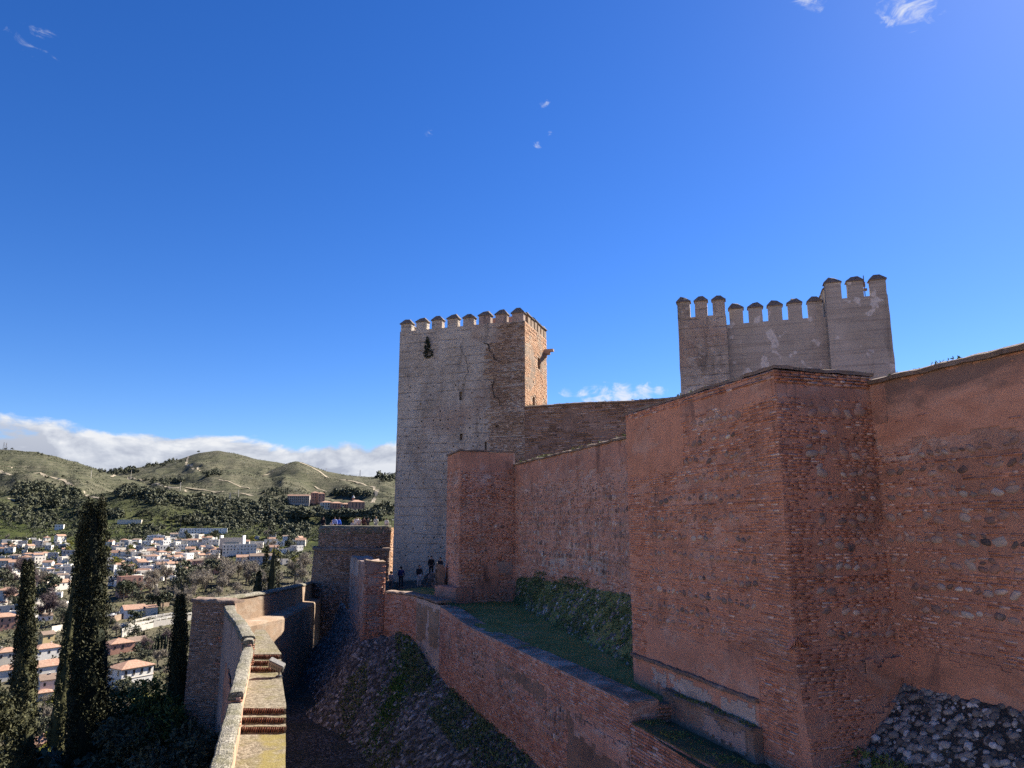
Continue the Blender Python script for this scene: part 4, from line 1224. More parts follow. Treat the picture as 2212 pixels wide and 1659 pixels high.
# stones and ivy on it
def on_sheet(rows, n, seed):
    r = np.random.default_rng(seed); P = np.array(rows, float); out = []
    a_, b_ = P.shape[0] - 1, P.shape[1] - 1
    for _ in range(n):
        u, v = r.uniform(0, a_), r.uniform(0, b_); i, j = int(u), int(v); a, b = u - i, v - j
        p00, p10, p01, p11 = P[i, j], P[i + 1, j], P[i, j + 1], P[i + 1, j + 1]
        p = p00 * (1 - a) * (1 - b) + p10 * a * (1 - b) + p01 * (1 - a) * b + p11 * a * b
        nrm = np.cross(p10 - p00, p01 - p00); nrm = nrm / np.linalg.norm(nrm)
        if nrm[2] < 0: nrm = -nrm
        out.append((p, nrm))
    return out
def cobbles(rows, n, seed, size, keepf=None, sink=.35, flat=.55):
    r = np.random.default_rng(seed); fr_ = []
    for p, nrm in on_sheet(rows, n, seed + 1):
        if keepf and r.random() > keepf(p): continue
        t = np.cross(nrm, r.normal(size=3)); t /= np.linalg.norm(t); b = np.cross(nrm, t)
        a = size[0] + (size[1] - size[0]) * r.uniform() ** 1.8; M3 = np.stack([t * a * r.uniform(1.0, 1.5), -nrm * a * flat, b * a], 1)
        e = vnoise(p, .9, .06)
        fr_.append((int(r.integers(10)), M3, np.array([p[0], p[1], p[2] + e.z]) - nrm * a * flat * sink, a * 2.2))
    return fr_
def cobble_stuff(name, rows, n, seed, size, m, parent=None, keepf=None):
    fr_ = cobbles(rows, n, seed, size, keepf)
    o = new_obj(name, join_np(name, STONES, [f[:3] for f in fr_], True), parent, m); o['kind'] = 'stuff'; return o
cobble_stuff('loose_stones', sl_rows, 1500, 71, (.04, .13), CB)
def ground_leaves(name, rows, n, seed, size, m, keepf=None, lift=.05, up=.5):
    r = np.random.default_rng(seed); P, D = [], []
    for p, nrm in on_sheet(rows, n, seed + 3):
        if keepf and r.random() > keepf(p): continue
        e = vnoise(p, .9, .06)
        P.append([p[0] + nrm[0] * lift * r.random(), p[1] + nrm[1] * lift * r.random(), p[2] + e.z + lift * r.random()]); D.append(nrm)
    P, D = np.array(P), np.array(D)
    V = leaf_quads(P, D, size, r, up)
    o = new_obj(name, np_mesh(name, V, np.arange(len(V)).reshape(-1, 4)), None, m); o['kind'] = 'stuff'
    return o
ground_leaves('ivy', sl_rows, 30000, 72, .05, L_IVY, lambda p: .9 if mnoise.noise(Vector(p) * .9) + .35 * mnoise.noise(Vector(p) * 3) > -.1 else .2, .05)
ground_leaves('ivy', [[(*mwl(Y, .35), -3.5), (*mwl(Y, .02), -2.95)] for Y in (48, 44, 40, 36, 32, 28)], 3000, 73, .06, L_IVY, lambda p: 1 if mnoise.noise(Vector(p) * .55) > .15 else .03, .14)
ground_leaves('terrace_grass', ter_rows, 6500, 74, .035, L_GRASS, lambda p: .9 if mnoise.noise(Vector(p) * .8) > -.1 else .25, .05, 1.2)

def top_tufts(face, n, seed, z, o=(-.5, .05)):
    r = np.random.default_rng(seed); P = []
    for _ in range(n):
        c = r.uniform(0, face.L); q = r.uniform(*o); k = int(r.integers(5, 16))
        for _ in range(k): P.append(face.pt(c + r.normal(0, .09), z + r.uniform(0, .09), q + r.normal(0, .05)))
    P = np.array(P); D = np.tile(np.array([0, 0, 1.0]), (len(P), 1))
    V = leaf_quads(P, D, .055, r, 1.2)
    o_ = new_obj('wall_top_weeds', np_mesh('wall_top_weeds', V, np.arange(len(V)).reshape(-1, 4)), None, L_GRASS); o_['kind'] = 'stuff'
top_tufts(frw_, 7, 1, 3.80); top_tufts(fm, 60, 2, 3.55 * KS + .1); top_tufts(fbl, 7, 3, 3.98); top_tufts(fbr, 3, 4, 3.98); top_tufts(fcu, 30, 5, 10.85)
# --- long low wall in front of the terrace and its nearer, lower continuation
lA, lB = lw(44.4), lw(22.7)
fl_ = Face(lA, lB, -9.6, -5.28)
low = thing('terrace_wall', 'long low red brick wall with a worn flat top running along the ditch', 'wall', (0, 33, -9.5))
zlow = lambda x, y: -5.28 + .34 * float(ss(38, 44.4, y))
slab(fl_, 1.0, -9.9, -5.28, M_RED2, low, step=.35, amp=.02, ztop=zlow)
clus = [(-6.9, 1.3, 2.6), (-6.6, 3.6, 5.6), (-6.75, 6.6, 9.2), (-6.85, 10.2, 13.2), (-7.2, 15.4, 18.3)]
rowsC = [(z0 + .55 - k * .26, a + .1 * k, b - .05 * k, .75) for z0, a, b in clus for k in range(5)]
put_pieces(low, lay_stones(fl_, rowsC, 81, (.09, .15), .9, .05, .8, upright=True), 'stone', STP, ST, 110, 8)
def p_low(s, z):
    if any(a < s < b and abs(z - z0 + .0) < .62 for z0, a, b in clus): return .06
    if 18.4 + .5 * N2(0, z, 1) < s and z < -6.35: return 0
    if 10.5 < s < 17 and -6.75 + (s - 10) * .0 < z < -6.1 and N2(s, z, .6, 3) > -.35: return .03
    return .93
put_pieces(low, lay_bricks(fl_, p_low, pitch=.088, length=.28, hgt=.062, seed=82, off=(.018, .009)), 'brick', BRLP, BRL, 150, 9)
face_sheet('mortar_patch', fl_, 10.6, 16.8, -6.8, -6.05, .022, M_BROWN, low, 41, .3, step=.12)
face_sheet('mortar_patch', fl_, 18.3, 23.0, -9.8, -6.35, .02, M_BROWN, low, 42, .4, step=.14)
face_sheet('lime_patch', fl_, 19.0, 23.0, -7.3, -6.4, .04, M_RED2, low, 43, .35, step=.12)
cp = [tuple(lw(y, .52)) + (zlow(0, y) + .0,) for y in np.linspace(44.4, 22.75, 20)]
coping('wall_top', cp, .98, .06, M_FLAG, low, lift=-.02, amp=.02, step=.3)
lend = prism('end_step', [lw(23.0, .9), lw(22.72, .9), lw(22.72, 2.6), lw(23.0, 2.6)], -6.4, -5.42, M_BROWN, low, step=.2, amp=.02)
fend = Face(lw(22.70, .95), lw(22.70, 2.55), -5.95, -5.4)
put_pieces(low, lay_bricks(fend, lambda s, z: .9, pitch=.1, length=.28, hgt=.07, seed=83, off=(.02, .014)), 'brick', BRP, BRS, 60)
# nearer continuation
nA, nB = lw(22.66, .04), lw(11.5, .04)
fn = Face(nA, nB, -11, -5.82)
nw = thing('terrace_wall', 'nearest low brick wall with a mossy top, below the bastion at the bottom edge', 'wall', (5, 17, -11))
slab(fn, .7, -11, -5.82, M_BROWN, nw, step=.3, amp=.02)
put_pieces(nw, lay_bricks(fn, lambda s, z: .96 if z > -8.5 else 0, pitch=.092, length=.27, hgt=.068, seed=84, off=(.022, .014)), 'brick', BRLP, BRL, 260)
coping('mossy_top', [(*lw(y, .42), -5.84) for y in np.linspace(22.6, 11.5, 12)], .8, .07, M_SOIL, nw, amp=.03, step=.2)
ground_leaves('moss_tufts', [[(*lw(y, .1), -5.78), (*lw(y, .85), -5.78)] for y in (22.5, 19, 15, 12)], 2600, 85, .035, L_GRASS, lambda p: .9 if mnoise.noise(Vector(p) * 1.4) > .05 else .1, .05, 1.4)
# mossy trough wall against the bastion
tA, tB = (4.66, 23.6), (6.06, 19.25)
ft = Face(tA, tB, -6.0, -5.14)
tw = thing('trough_wall', 'short mossy kerb wall along the foot of the bastion', 'wall', (5.4, 21, -6))
slab(ft, .26, -6.1, -5.17, M_BROWN, tw, step=.1, amp=.06)
coping('mossy_top', [(*ft.pt(s, -5.17, -.13)[:2], -5.17 + .07 * N2(s, 0, 1.5)) for s in np.linspace(0, ft.L, 14)], .33, .1, M_COPE, tw, amp=.04, step=.12)
face_sheet('lime_patch', ft, 2.2, ft.L - .2, -5.8, -5.22, .045, M_RENDER, tw, 95, .35, step=.07)
ground_leaves('moss_tufts', [[(*ft.pt(s, 0, .02)[:2], -5.09), (*ft.pt(s, 0, -.3)[:2], -5.09)] for s in np.linspace(0.1, ft.L - .1, 5)], 900, 86, .03, L_GRASS, None, .04, 1.2)

# --- cobbled bank on the right
rb = [[(9.8, 19.0, -3.95), (8.8, 18.7, -4.75), (7.6, 18.0, -6.05)], [(10.45, 16.8, -3.85), (9.2, 16.4, -4.95), (8.2, 16.0, -6.1)], [(11.25, 14.4, -3.8), (10.0, 14.0, -5.0), (9.0, 13.6, -6.2)], [(12.85, 9.5, -3.75), (11.6, 9.2, -5.1), (10.6, 9.0, -6.3)]]
bank = sheet('cobbled_bank', rb, M_BANK, None, 14, .05)
cbf = cobbles(rb, 2300, 91, (.03, .105), lambda p: .95, sink=.15, flat=.8)
put_pieces(bank, cbf, 'stone', CBP, CB, 290, 9)
ground_leaves('weeds', [[(8.2, 18.2, -5.2), (7.3, 17.9, -5.9)], [(8.9, 15.8, -5.2), (8.0, 15.4, -5.9)]], 1800, 92, .05, L_GRASS, lambda p: .8 if mnoise.noise(Vector(p) * 1.5) > 0 else .1, .07, 1.2)

# --- ditch between the walls
sheet('ditch_floor', [[(-7, 20, -12), (3, 15, -12)], [(-10.5, 32, -12), (-3, 32, -11.95)], [(-14, 44, -12), (-9, 46, -12)], [(-19.5, 60, -12.1), (-13, 58, -12)], [(-25, 80, -12.6), (-14, 78, -12.4)], [(-28, 90, -12.8), (-10, 86, -12.6)]], M_DITCH, None, 10, .07)
# cobbled talus below the low wall
tal = []
for Y, z1, w in [(51.0, -6.2, 7.2), (48.5, -7.4, 6.6), (45.5, -8.6, 5.4), (42, -9.0, 4.9), (38, -9.1, 4.6), (33, -9.1, 4.4), (28, -9.15, 4.2), (22, -9.2, 4.2)]:
    a = lw(Y, 0.1); b = lw(Y, -w)
    m_ = lw(Y, -w * .45)
    tal.append([(*b, -12.15), (*m_, (z1 - 12) / 2 + .25), (*a, z1)])
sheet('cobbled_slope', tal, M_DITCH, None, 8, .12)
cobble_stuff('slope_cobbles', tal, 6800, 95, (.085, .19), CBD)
def gk(p): return .9 if mnoise.noise(Vector((p[0] * .45, p[1] * .25, 4))) > .2 else .06
def gk2(p): return math.exp(-((p[0] + 6.9 - (p[1] - 45) * .06) / .75) ** 2 - ((p[1] - 45) / 3.6) ** 2) * (1 if mnoise.noise(Vector(p) * 1.3) > -.25 else .2)
ground_leaves('slope_weeds', tal, 20000, 96, .08, L_GRASS, gk, .12, .8)
ground_leaves('slope_weeds', tal, 60000, 98, .075, L_WEED, gk2, .14, 1.0)
ground_leaves('slope_weeds', [[(*lw(Y, -1.6), z - .9), (*lw(Y, .05), z)] for Y, z in ((48, -7.2), (44.5, -8.7), (40, -9), (34, -9.1), (27, -9.1))], 6500, 97, .08, L_IVY, lambda p: .9 if mnoise.noise(Vector(p) * .5) > -.05 else .1, .14, .8)

# --- pier by the ditch with its cobbled foot
pc = (-10.1, 50.4); pl = along(pc, DB, 10.4); pr = (-8.8, 51.0)
pier = thing('wall_pier', 'plain wall end of stone and red brick rising from the ditch, before the round bastion', 'wall', (-11, 54, -12))
fpl, fpr = Face(pl, pc, -12, -2.65), Face(pc, pr, -12, -2.65)
prism('wall_core', [pl, pc, pr, along(pr, DB, 10.4)], -12, -2.65, M_RENDER, pier, step=.45, amp=.06, ztop=lambda x, y: -2.65 + .25 * mnoise.noise(Vector((x * .6, y * .6, 1))))
put_pieces(pier, lay_stones(fpl, [(-3.9 - k * .33, .2, 10.0, .8) for k in range(13)], 101, (.10, .17), .55, .22, .9, upright=True), 'stone', STP, ST, 0)
put_pieces(pier, lay_bricks(fpr, lambda s, z: .95 if z < -3.7 else .2, pitch=.1, length=.32, hgt=.07, seed=102, off=(.02, .02)), 'brick', BRP, BR, 0)
put_pieces(pier, lay_bricks(fpl, lambda s, z: .9 if s > 9.6 else .12, pitch=.1, length=.32, hgt=.07, seed=103, off=(.01, .02)), 'brick', BRP, BRS, 0)
face_sheet('lime_patch', fpl, .6, 6.5, -3.9, -2.75, .05, M_LIME, pier, 51, .3, step=.25)
coping('pier_top', [tuple(fpr.pt(s, -2.68 + .10 * N2(s, 1, 1.5), -.35)) for s in np.linspace(.05, fpr.L - .05, 8)], .75, .16, M_TAPIA, pier, amp=.06, step=.2)
# pyramid of cobbles round its foot
tl2 = [[(-19.2, 68, -12.2), (-16.6, 68, -9.6), (-14.6, 63, -6.6)], [(-16.0, 58.5, -12.2), (-14.2, 58.8, -10.0), (-12.6, 58.6, -7.3)], [(-12.2, 48.3, -12.2), (-11.2, 49.3, -10.0), (-10.05, 50.3, -7.9)], [(-9.6, 47.2, -12.1), (-9.2, 48.8, -9.8), (-8.4, 51.0, -7.6)]]
sheet('cobbled_footing', tl2, M_DITCH, pier, 12, .08, kind=None)
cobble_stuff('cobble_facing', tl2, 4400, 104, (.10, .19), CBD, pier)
# curved brick wall between the pier and the low wall
cw_pts = [(-8.8, 51.0), (-7.6, 50.4), (-6.3, 48.7), (-5.3, 46.6), lw(44.5)]
cw = thing('terrace_wall', 'short curving brick wall between the pier and the long low wall', 'wall', (-6, 48, -9))
for i, (a, b) in enumerate(zip(cw_pts, cw_pts[1:])):
    za, zb2 = -4.75 - .03 * i, -4.78 - .05 * i
    f = Face(a, b, -9.5, za)
    slab(f, .7, -9.5, za, M_RED2 if i < 2 else M_LIME, cw, step=.4, amp=.03)
    if i < 2: put_pieces(cw, lay_bricks(f, lambda s, z: .92, pitch=.095, length=.3, hgt=.065, seed=110 + i, off=(.02, .02)), 'brick', BRP, BR, 0)
    else: face_sheet('pale_patch', f, .1, f.L - .1, -7.4, za - .3, .03, M_TAPIA, cw, 60 + i, .3, step=.2)
coping('wall_top', [(p[0] + .25, p[1] + .12, -4.72) for p in cw_pts], .85, .14, M_COPE, cw, amp=.06)
sheet('path_ground', [[(-10.5, 60, -5.5), (-3, 60, -4.5)], [(-7.9, 53, -5.1), (-4.0, 52, -4.9)], [(-5.9, 48.5, -5.1), (-3.4, 47.5, -5.08)]], M_TURF, None, 8, .05)
sheet('path_ground', [[(-13, 72, -5.6), (4, 66, -4.2)], [(-10.5, 60, -5.5), (2, 58, -4.4)]], M_DITCH, None, 6, .03)
# rubble wall climbing beside the path
rp = [(-7.0, 60, -4.4), (-5.5, 56.5, -3.6), (-5.2, 54.0, -3.1), (-5.0, 51.0, -2.8)]
rwl = thing('rubble_wall', 'low dark rubble wall climbing beside the path to the small tower', 'wall', (-5.5, 54, -5))
mbr = MB()
rwm = coping('wall_core', [(p[0], p[1], -6.0) for p in rp], .5, 1.0, M_BROWN, rwl, amp=.05)
for v in rwm.data.vertices:
    t = float(np.interp(-v.co.y, [-60, -56.5, -54.0, -51.0], [-4.15, -3.5, -3.1, -2.8])); v.co.z = t + (v.co.z + 5.0) * (1.0 if v.co.z > -5.5 else 3.2)
ro = []
r_ = np.random.default_rng(5)
for (a, b) in zip(rp, rp[1:]):
    f = Face((a[0] - .26, a[1]), (b[0] - .26, b[1]), 0, 1)
    for k in range(90):
        s = r_.uniform(0, f.L); zt = a[2] + (b[2] - a[2]) * s / f.L
        ro.append((int(r_.integers(10)), f.M @ rot_y(r_.normal(0, .6)) @ np.diag([r_.uniform(.1, .2), .08, r_.uniform(.08, .15)]), f.pt(s, zt - r_.uniform(0, 1.6) + .1, .02), .3))
put_pieces(rwl, ro, 'stone', CBP, CBD, 0)
# --- round bastion with the viewing terrace on top
cub = thing('round_bastion', 'dark rounded bastion with people on its flat top, left of the tall tower', 'bastion', (-16, 81, -14))
arc = [(-12.5, 74.8), (-14.8, 74.5), (-17.2, 74.5), (-19.0, 75.2), (-20.4, 76.8), (-21.0, 79.0), (-21.1, 88)]
ring = [(p[0], p[1]) for p in reversed(arc)] + [(-11.9, 88.0)]
zc_top, zc_mid = -.40, -2.65
def grow(p, k):
    c = (-15.6, 84.0); d = np.array(p) - np.array(c); n = d / np.linalg.norm(d); q = np.array(p) + n * k
    if p[0] > -12.6: q[0] = p[0]
    return (float(q[0]), float(q[1]))
prism('upper_drum', ring, zc_mid, -1.0, M_BROWN, cub, step=.6, amp=.06)
low_ring = [grow(p, .45) for p in ring]
mbd = prism('lower_drum', low_ring, -14.5, zc_mid - .1, M_BROWN, cub, step=.7, amp=.08)
for v in mbd.data.vertices:          # batter
    k = (zc_mid - v.co.z) * .045
    d = Vector((v.co.x + 15.6, v.co.y - 84, 0)).normalized()
    if v.co.x < -12.8: v.co += d * k
crn = [grow(p, .3) for p in ring[1:-1]]
coping('cornice', [(*p, zc_mid - .12) for p in crn], .7, .34, M_COPE, cub, amp=.06, step=.4)
coping('parapet_top', [(*grow(p, -.25), -1.05) for p in ring[:-1]], .56, .80, M_GRAVELTOP, cub, amp=.04, step=.35, rounded=True)
for i, (a, b) in enumerate(zip(ring, ring[1:-1])):
    f = Face(a, b, zc_mid, zc_top); fz = Face(grow(a, .47), grow(b, .47), -12.5, zc_mid - .2)
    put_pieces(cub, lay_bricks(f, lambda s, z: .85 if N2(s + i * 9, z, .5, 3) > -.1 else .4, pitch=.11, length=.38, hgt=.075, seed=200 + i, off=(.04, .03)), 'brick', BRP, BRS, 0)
    if i > 1: put_pieces(cub, lay_stones(f, [(-1.0, .3, f.L - .2, 1.0), (-2.0, .2, f.L - .2, 1.1), (-2.4, .2, f.L, 1.1)], 210 + i, (.12, .2), .55, .3, 1.1, off=.03), 'stone', STP, ST, 0)
    def tilt(frames, fz=fz):
        return [(w, M3, np.array([p[0] + fz.n[0] * (zc_mid - p[2]) * .045, p[1] + fz.n[1] * (zc_mid - p[2]) * .045, p[2]]), q) for w, M3, p, q in frames]
    put_pieces(cub, tilt(lay_bricks(fz, lambda s, z: .8 if N2(s + i * 9, z, .45, 5) > -.05 else .35, pitch=.12, length=.4, hgt=.08, seed=220 + i, off=(.04, .03))), 'brick', BRP, BRS, 0)
    put_pieces(cub, tilt(lay_stones(fz, [(-3.6 - k * .6, .2, fz.L - .2, 1.1) for k in range(14)], 240 + i, (.12, .2), .4, .4, 1.0, off=.03)), 'stone', STP, ST, 0)
fcs = Face((-12.5, 74.8), (-11.9, 88.0), -12, zc_top)
put_pieces(cub, lay_bricks(fcs, lambda s, z: .95 if z > -6 else 0, pitch=.105, length=.34, hgt=.075, seed=260, off=(.03, .02)), 'brick', BRGP, BRG, 0)
rail = thing('terrace_railing', 'thin metal handrail on the edge of the round bastion terrace', 'railing', (-12.5, 79, -.4))
rmb = MB()
for k in range(5): rmb.tube([(-12.6 + .06 * k * 2.2, 75.8 + k * 2.2, -.5), (-12.6 + .06 * k * 2.2, 75.8 + k * 2.2, .35)], .03, 4)
rmb.build('post', M_METAL, rail)
rmb = MB(); rmb.tube([(-12.6, 75.8, .35), (-12.1, 84.6, .35)], .035, 5); rmb.build('handrail', M_METAL, rail)

# --- walkway on the outer wall
def wy(Y): return -8.7 - .321 * (Y - 24.5)        # inner face of the parapet
EDGE = [(10.0, -2.7), (21.2, -6.23), (24.5, -7.26), (25.6, -7.62), (31.1, -9.55), (32.1, -9.9), (38.9, -12.9), (44, -14.3)]
def we(Y): return float(np.interp(Y, [e[0] for e in EDGE], [e[1] for e in EDGE]))
LV = [(10.0, 24.5, -6.6, -6.6), (24.5, 24.88, -6.41, -6.41), (24.88, 25.26, -6.22, -6.22), (25.26, 31.1, -6.03, -6.03), (31.1, 31.45, -5.84, -5.84), (31.45, 31.8, -5.65, -5.65), (31.8, 39.0, -5.46, -5.46)]
walk = thing('rampart_walk', 'sunlit walkway with brick steps along the outer wall, left of the ditch', 'walkway', (-9, 28, -13))
names = ['walk_surface', 'step', 'step', 'walk_surface', 'step', 'step', 'walk_surface']
for (ya, yb, z, _), nm in zip(LV, names):
    ny = max(1, int((yb - ya) / .35)); rows = []
    nx = 7
    for k in range(ny + 1):
        Y = ya + (yb - ya) * k / ny
        rows.append([((wy(Y) - .1) + (we(Y) - wy(Y) + .1) * j / nx, Y) for j in range(nx + 1)])
    mb = MB(); idx = {}
    def vv(x, y, zz, a=.02):
        k = (round(x, 3), round(y, 3), round(zz, 3))
        if k not in idx:
            e = vnoise((x, y, zz), 1.2, a); idx[k] = len(mb.v); mb.v.append((x + e.x * .6, y + e.y * .5, zz + e.z))
        return idx[k]
    for a, b in zip(rows, rows[1:]):
        for j in range(nx): mb.f.append((vv(*a[j], z), vv(*a[j + 1], z), vv(*b[j + 1], z), vv(*b[j], z)))
    for j in range(nx):  # riser
        a, b = rows[0][j], rows[0][j + 1]
        mb.f.append((vv(*a, z - .4), vv(*b, z - .4), vv(*b, z), vv(*a, z)))
    for a, b in zip(rows, rows[1:]):   # ditch side
        zs = [z, z - .35, z - 1.2, z - 3, -13]
        for z0, z1 in zip(zs, zs[1:]): mb.f.append((vv(*a[nx], z1), vv(*b[nx], z1), vv(*b[nx], z0), vv(*a[nx], z0)))
    mb.build(nm, M_WALK, walk)
# headers of brick on edge along the nosing of each step
for (ya, yb, z, _), nm in list(zip(LV, names))[1:]:
    if nm == 'walk_surface' and ya > 35: continue
    x0, x1 = wy(ya) + .02, we(ya) - .02
    f = Face((x0, ya - .012), (x1, ya - .012), z - .19, z); fr_ = []
    s = .04; r_ = np.random.default_rng(int(ya * 100))
    while s < f.L - .03:
        w = r_.uniform(.05, .066)
        fr_.append((int(r_.integers(6)), f.M @ rot_y(r_.normal(0, .03)) @ np.diag([w, .22, .15 * r_.uniform(.93, 1.04)]), f.pt(s, z - .085 + r_.normal(0, .004), .012 - .11), .155))
        s += w + r_.uniform(.012, .02)
    put_pieces(walk, fr_, 'brick', STEPBP, STEPB, 30, 7)
# parapet: three lengths, each a step higher
par = [(9.0, 22.6, -5.22), (22.6, 30.5, -4.93), (30.5, 31.6, -4.68)]
pp = thing('parapet_wall', 'stepped parapet with rounded pebbled coping along the left of the walkway', 'parapet', (-9, 26, -14))
for ya, yb, z in par:
    A, B = (wy(ya), ya), (wy(yb), yb)
    o = np.array(DA) * -.36
    A2, B2 = (A[0] + o[0], A[1] + o[1]), (B[0] + o[0], B[1] + o[1])
    prism('parapet_core', [A2, A, B, B2], -14.5, z - .18, M_PINK, pp, step=.4, amp=.015)
    ce = [((A[0] + A2[0]) / 2 * (1 - t) + (B[0] + B2[0]) / 2 * t, (A[1] + A2[1]) / 2 * (1 - t) + (B[1] + B2[1]) / 2 * t, z - .26) for t in np.linspace(0, 1, 12)]
    coping('coping', ce, .42, .24, M_GRAVELTOP, pp, amp=.035, step=.14)
    fe = Face(A2, A, z - 1.0, z - .2)
    put_pieces(pp, lay_bricks(fe, lambda s, zz: .95, seed=int(ya * 7), off=(.02, .01), pitch=.085, hgt=.06), 'brick', BRP, BR, 20, 8)
# third length swings outwards
s3 = [(-10.78, 31.3), (-12.9, 36.0), (-14.8, 39.8), (-16.0, 42.6)]
g0 = Face(s3[-1], s3[0], 0, 1)
ow = thing('parapet_wall', 'far bend of the parapet wall with bare grey plaster on its outer side', 'parapet', (-13.5, 37, -14))
P3 = [(p[0] - .5, p[1] - .15) for p in s3]
prism('parapet_core', [*P3[::-1], *s3], -14.5, -4.82, M_RENDER, ow, step=.4, amp=.03)
coping('coping', [((a[0] + b[0]) / 2, (a[1] + b[1]) / 2, -4.88) for a, b in zip(s3, P3)], .56, .26, M_GRAVELTOP, ow, amp=.04, step=.16)
fo = Face(P3[-1], P3[0], -14, -4.9)
face_sheet('plaster_patch', fo, 4.5, 11.9, -11.5, -6.9, .06, M_PLASTER, ow, 71, .6, step=.2)
fe3 = Face(P3[0], s3[0], -5.8, -4.75)
put_pieces(ow, lay_bricks(fe3, lambda s, zz: .95, seed=77, off=(.02, .01), pitch=.085, hgt=.06), 'brick', BRP, BR, 20, 7)

# --- square wall tower on the outside, brick front in shade
lt = thing('wall_tower', 'dark brick tower on the outer wall, between the walkway and the cypresses', 'tower', (-17.5, 44, -15))
ta, tb2 = (-18.75, 43.4), (-15.95, 42.5)
flt = Face(ta, tb2, -15, -4.5)
prism('wall_core', [ta, tb2, along(tb2, DB, 3.0), along(ta, DB, 3.0)], -15.5, -4.5, M_BROWN, lt, step=.4, amp=.04)
put_pieces(lt, lay_bricks(flt, lambda s, z: .9 if N2(s, z, .7, 2) > -.2 else .3, pitch=.095, length=.3, hgt=.065, seed=301, off=(.02, .02)), 'brick', BRP, BRS, 60, 10)
put_pieces(lt, lay_stones(flt, [(z, 1.0 + .3 * N2(0, z), 2.3) for z in (-5.2, -6.0, -6.8, -7.6, -8.4)], 302, (.07, .12), .6, .12, 1.0, off=.01), 'stone', STP, ST, 20, 7)
coping('coping', [(*flt.pt(s, 0, -.35)[:2], -4.55) for s in np.linspace(-.05, flt.L + .05, 8)], .9, .22, M_COPE, lt, amp=.06, step=.2)

# --- far parapet and its walk, closing the ditch
FW = [np.array(p) for p in ((-18.3, 43.6, -4.5), (-16.75, 50.5, -4.6), (-20.9, 77.2, -6.05))]
FWT = .21
def _fw(t):
    k = 0 if t < FWT else 1
    a, b = FW[k], FW[k + 1]; q = t / FWT if k == 0 else (t - FWT) / (1 - FWT)
    return a + (b - a) * q, b - a
def fw(t, o=0.0):
    p, d = _fw(t); d1 = _fw(max(0, t - .06))[1]; d2 = _fw(min(1, t + .06))[1]
    d = d1[:2] / np.hypot(*d1[:2]) + d2[:2] / np.hypot(*d2[:2]); d = d / np.hypot(*d); n = np.array([d[1], -d[0]])
    return (p[0] + n[0] * o, p[1] + n[1] * o)
zf = lambda t: float(_fw(t)[0][2])
fp = thing('parapet_wall', 'pale far parapet crossing behind the walkway to the round bastion, half in shadow', 'parapet', (-20, 62, -14))
tt = np.linspace(0, 1, 40)
def wallstrip(name, offs, m, parent, amp=.03):
    """profile swept along the far wall: offs = [(offset, dz)]"""
    mb = MB(); rows = []
    for t in np.linspace(0, 1, 60):
        row = []
        for o, dz_ in offs:
            x, y = fw(t, o); z = zf(t) + dz_ if dz_ > -5 else dz_
            q = Vector((x, y, z)); q = q + vnoise(q, .9, amp); row.append(len(mb.v)); mb.v.append(tuple(q))
        rows.append(row)
    for a, b in zip(rows, rows[1:]):
        for j in range(len(offs) - 1): mb.f.append((a[j], a[j + 1], b[j + 1], b[j]))
    return mb.build(name, m, parent)
wallstrip('parapet_core', [(-.45, -14), (-.45, -.12), (-.2, 0), (.1, -.02), (.12, -.4), (.16, -1.2), (.18, -1.6)], M_TAPIA, fp)
wallstrip('walk_ledge', [(.14, -1.52), (.6, -1.58), (1.1, -1.62), (1.2, -1.8), (1.24, -3), (1.3, -13.5)], M_TAPIA, fp, .05)
coping('coping', [(*fw(t, -.16), zf(t) - .16) for t in tt], .66, .22, M_GRAVELTOP, fp, amp=.04, rounded=True)

# --- floodlight on the walkway
fl0 = Vector((-9.35, 30.2, -6.03))
fld = thing('floodlight', 'grey rectangular floodlight on a short bracket beside the brick steps', 'floodlight', tuple(fl0))
mb = MB(); mb.tube([fl0, fl0 + Vector((0, 0, .15)), fl0 + Vector((-.02, .02, .26))], .03, 8); mb.box(tuple(fl0 + Vector((0, 0, .02))), (.2, .2, .04)); mb.build('post', M_METAL, fld)
hd = bmesh.new(); bmesh.ops.create_cube(hd, size=1)
for v in hd.verts:
    v.co = Vector((v.co.x * .66, v.co.y * .26 * (1 if v.co.z > 0 else .8), v.co.z * .36))
bmesh.ops.bevel(hd, geom=hd.edges[:], offset=.03, segments=2, affect='EDGES')
M4 = Matrix.Translation(fl0 + Vector((-.12, .0, .44))) @ Matrix.Rotation(R(24), 4, 'Y') @ Matrix.Rotation(R(30), 4, 'X')
me = bpy.data.meshes.new('lamp_housing'); hd.transform(M4); hd.to_mesh(me); hd.free()
hs_ = new_obj('lamp_housing', me, fld, M_LAMP)
mb = MB()
for k in range(6):
    c = M4 @ Vector((-.26 + k * .105, -.13, 0)); mb.box(tuple(c), (.012, .05, .30))
mb.build('cooling_fin', M_LAMP, hs_)
mb = MB(); c0 = M4 @ Vector((-.345, 0, 0)); c1 = M4 @ Vector((.345, 0, 0)); b0 = fl0 + Vector((-.02, .02, .24))
mb.tube([c0, c0.lerp(b0, .5) + Vector((-.08, 0, -.1)), b0, c1.lerp(b0, .5) + Vector((.08, 0, -.1)), c1], .018, 5); mb.build('bracket', M_METAL, fld)
mb = MB(); mb.tube([fl0 + Vector((.0, .0, .02)), fl0 + Vector((.2, -.15, .02)), fl0 + Vector((.12, -.4, .015)), fl0 + Vector((-.3, -.3, .015))], .012, 5); mb.build('cable', M_METAL, fld)

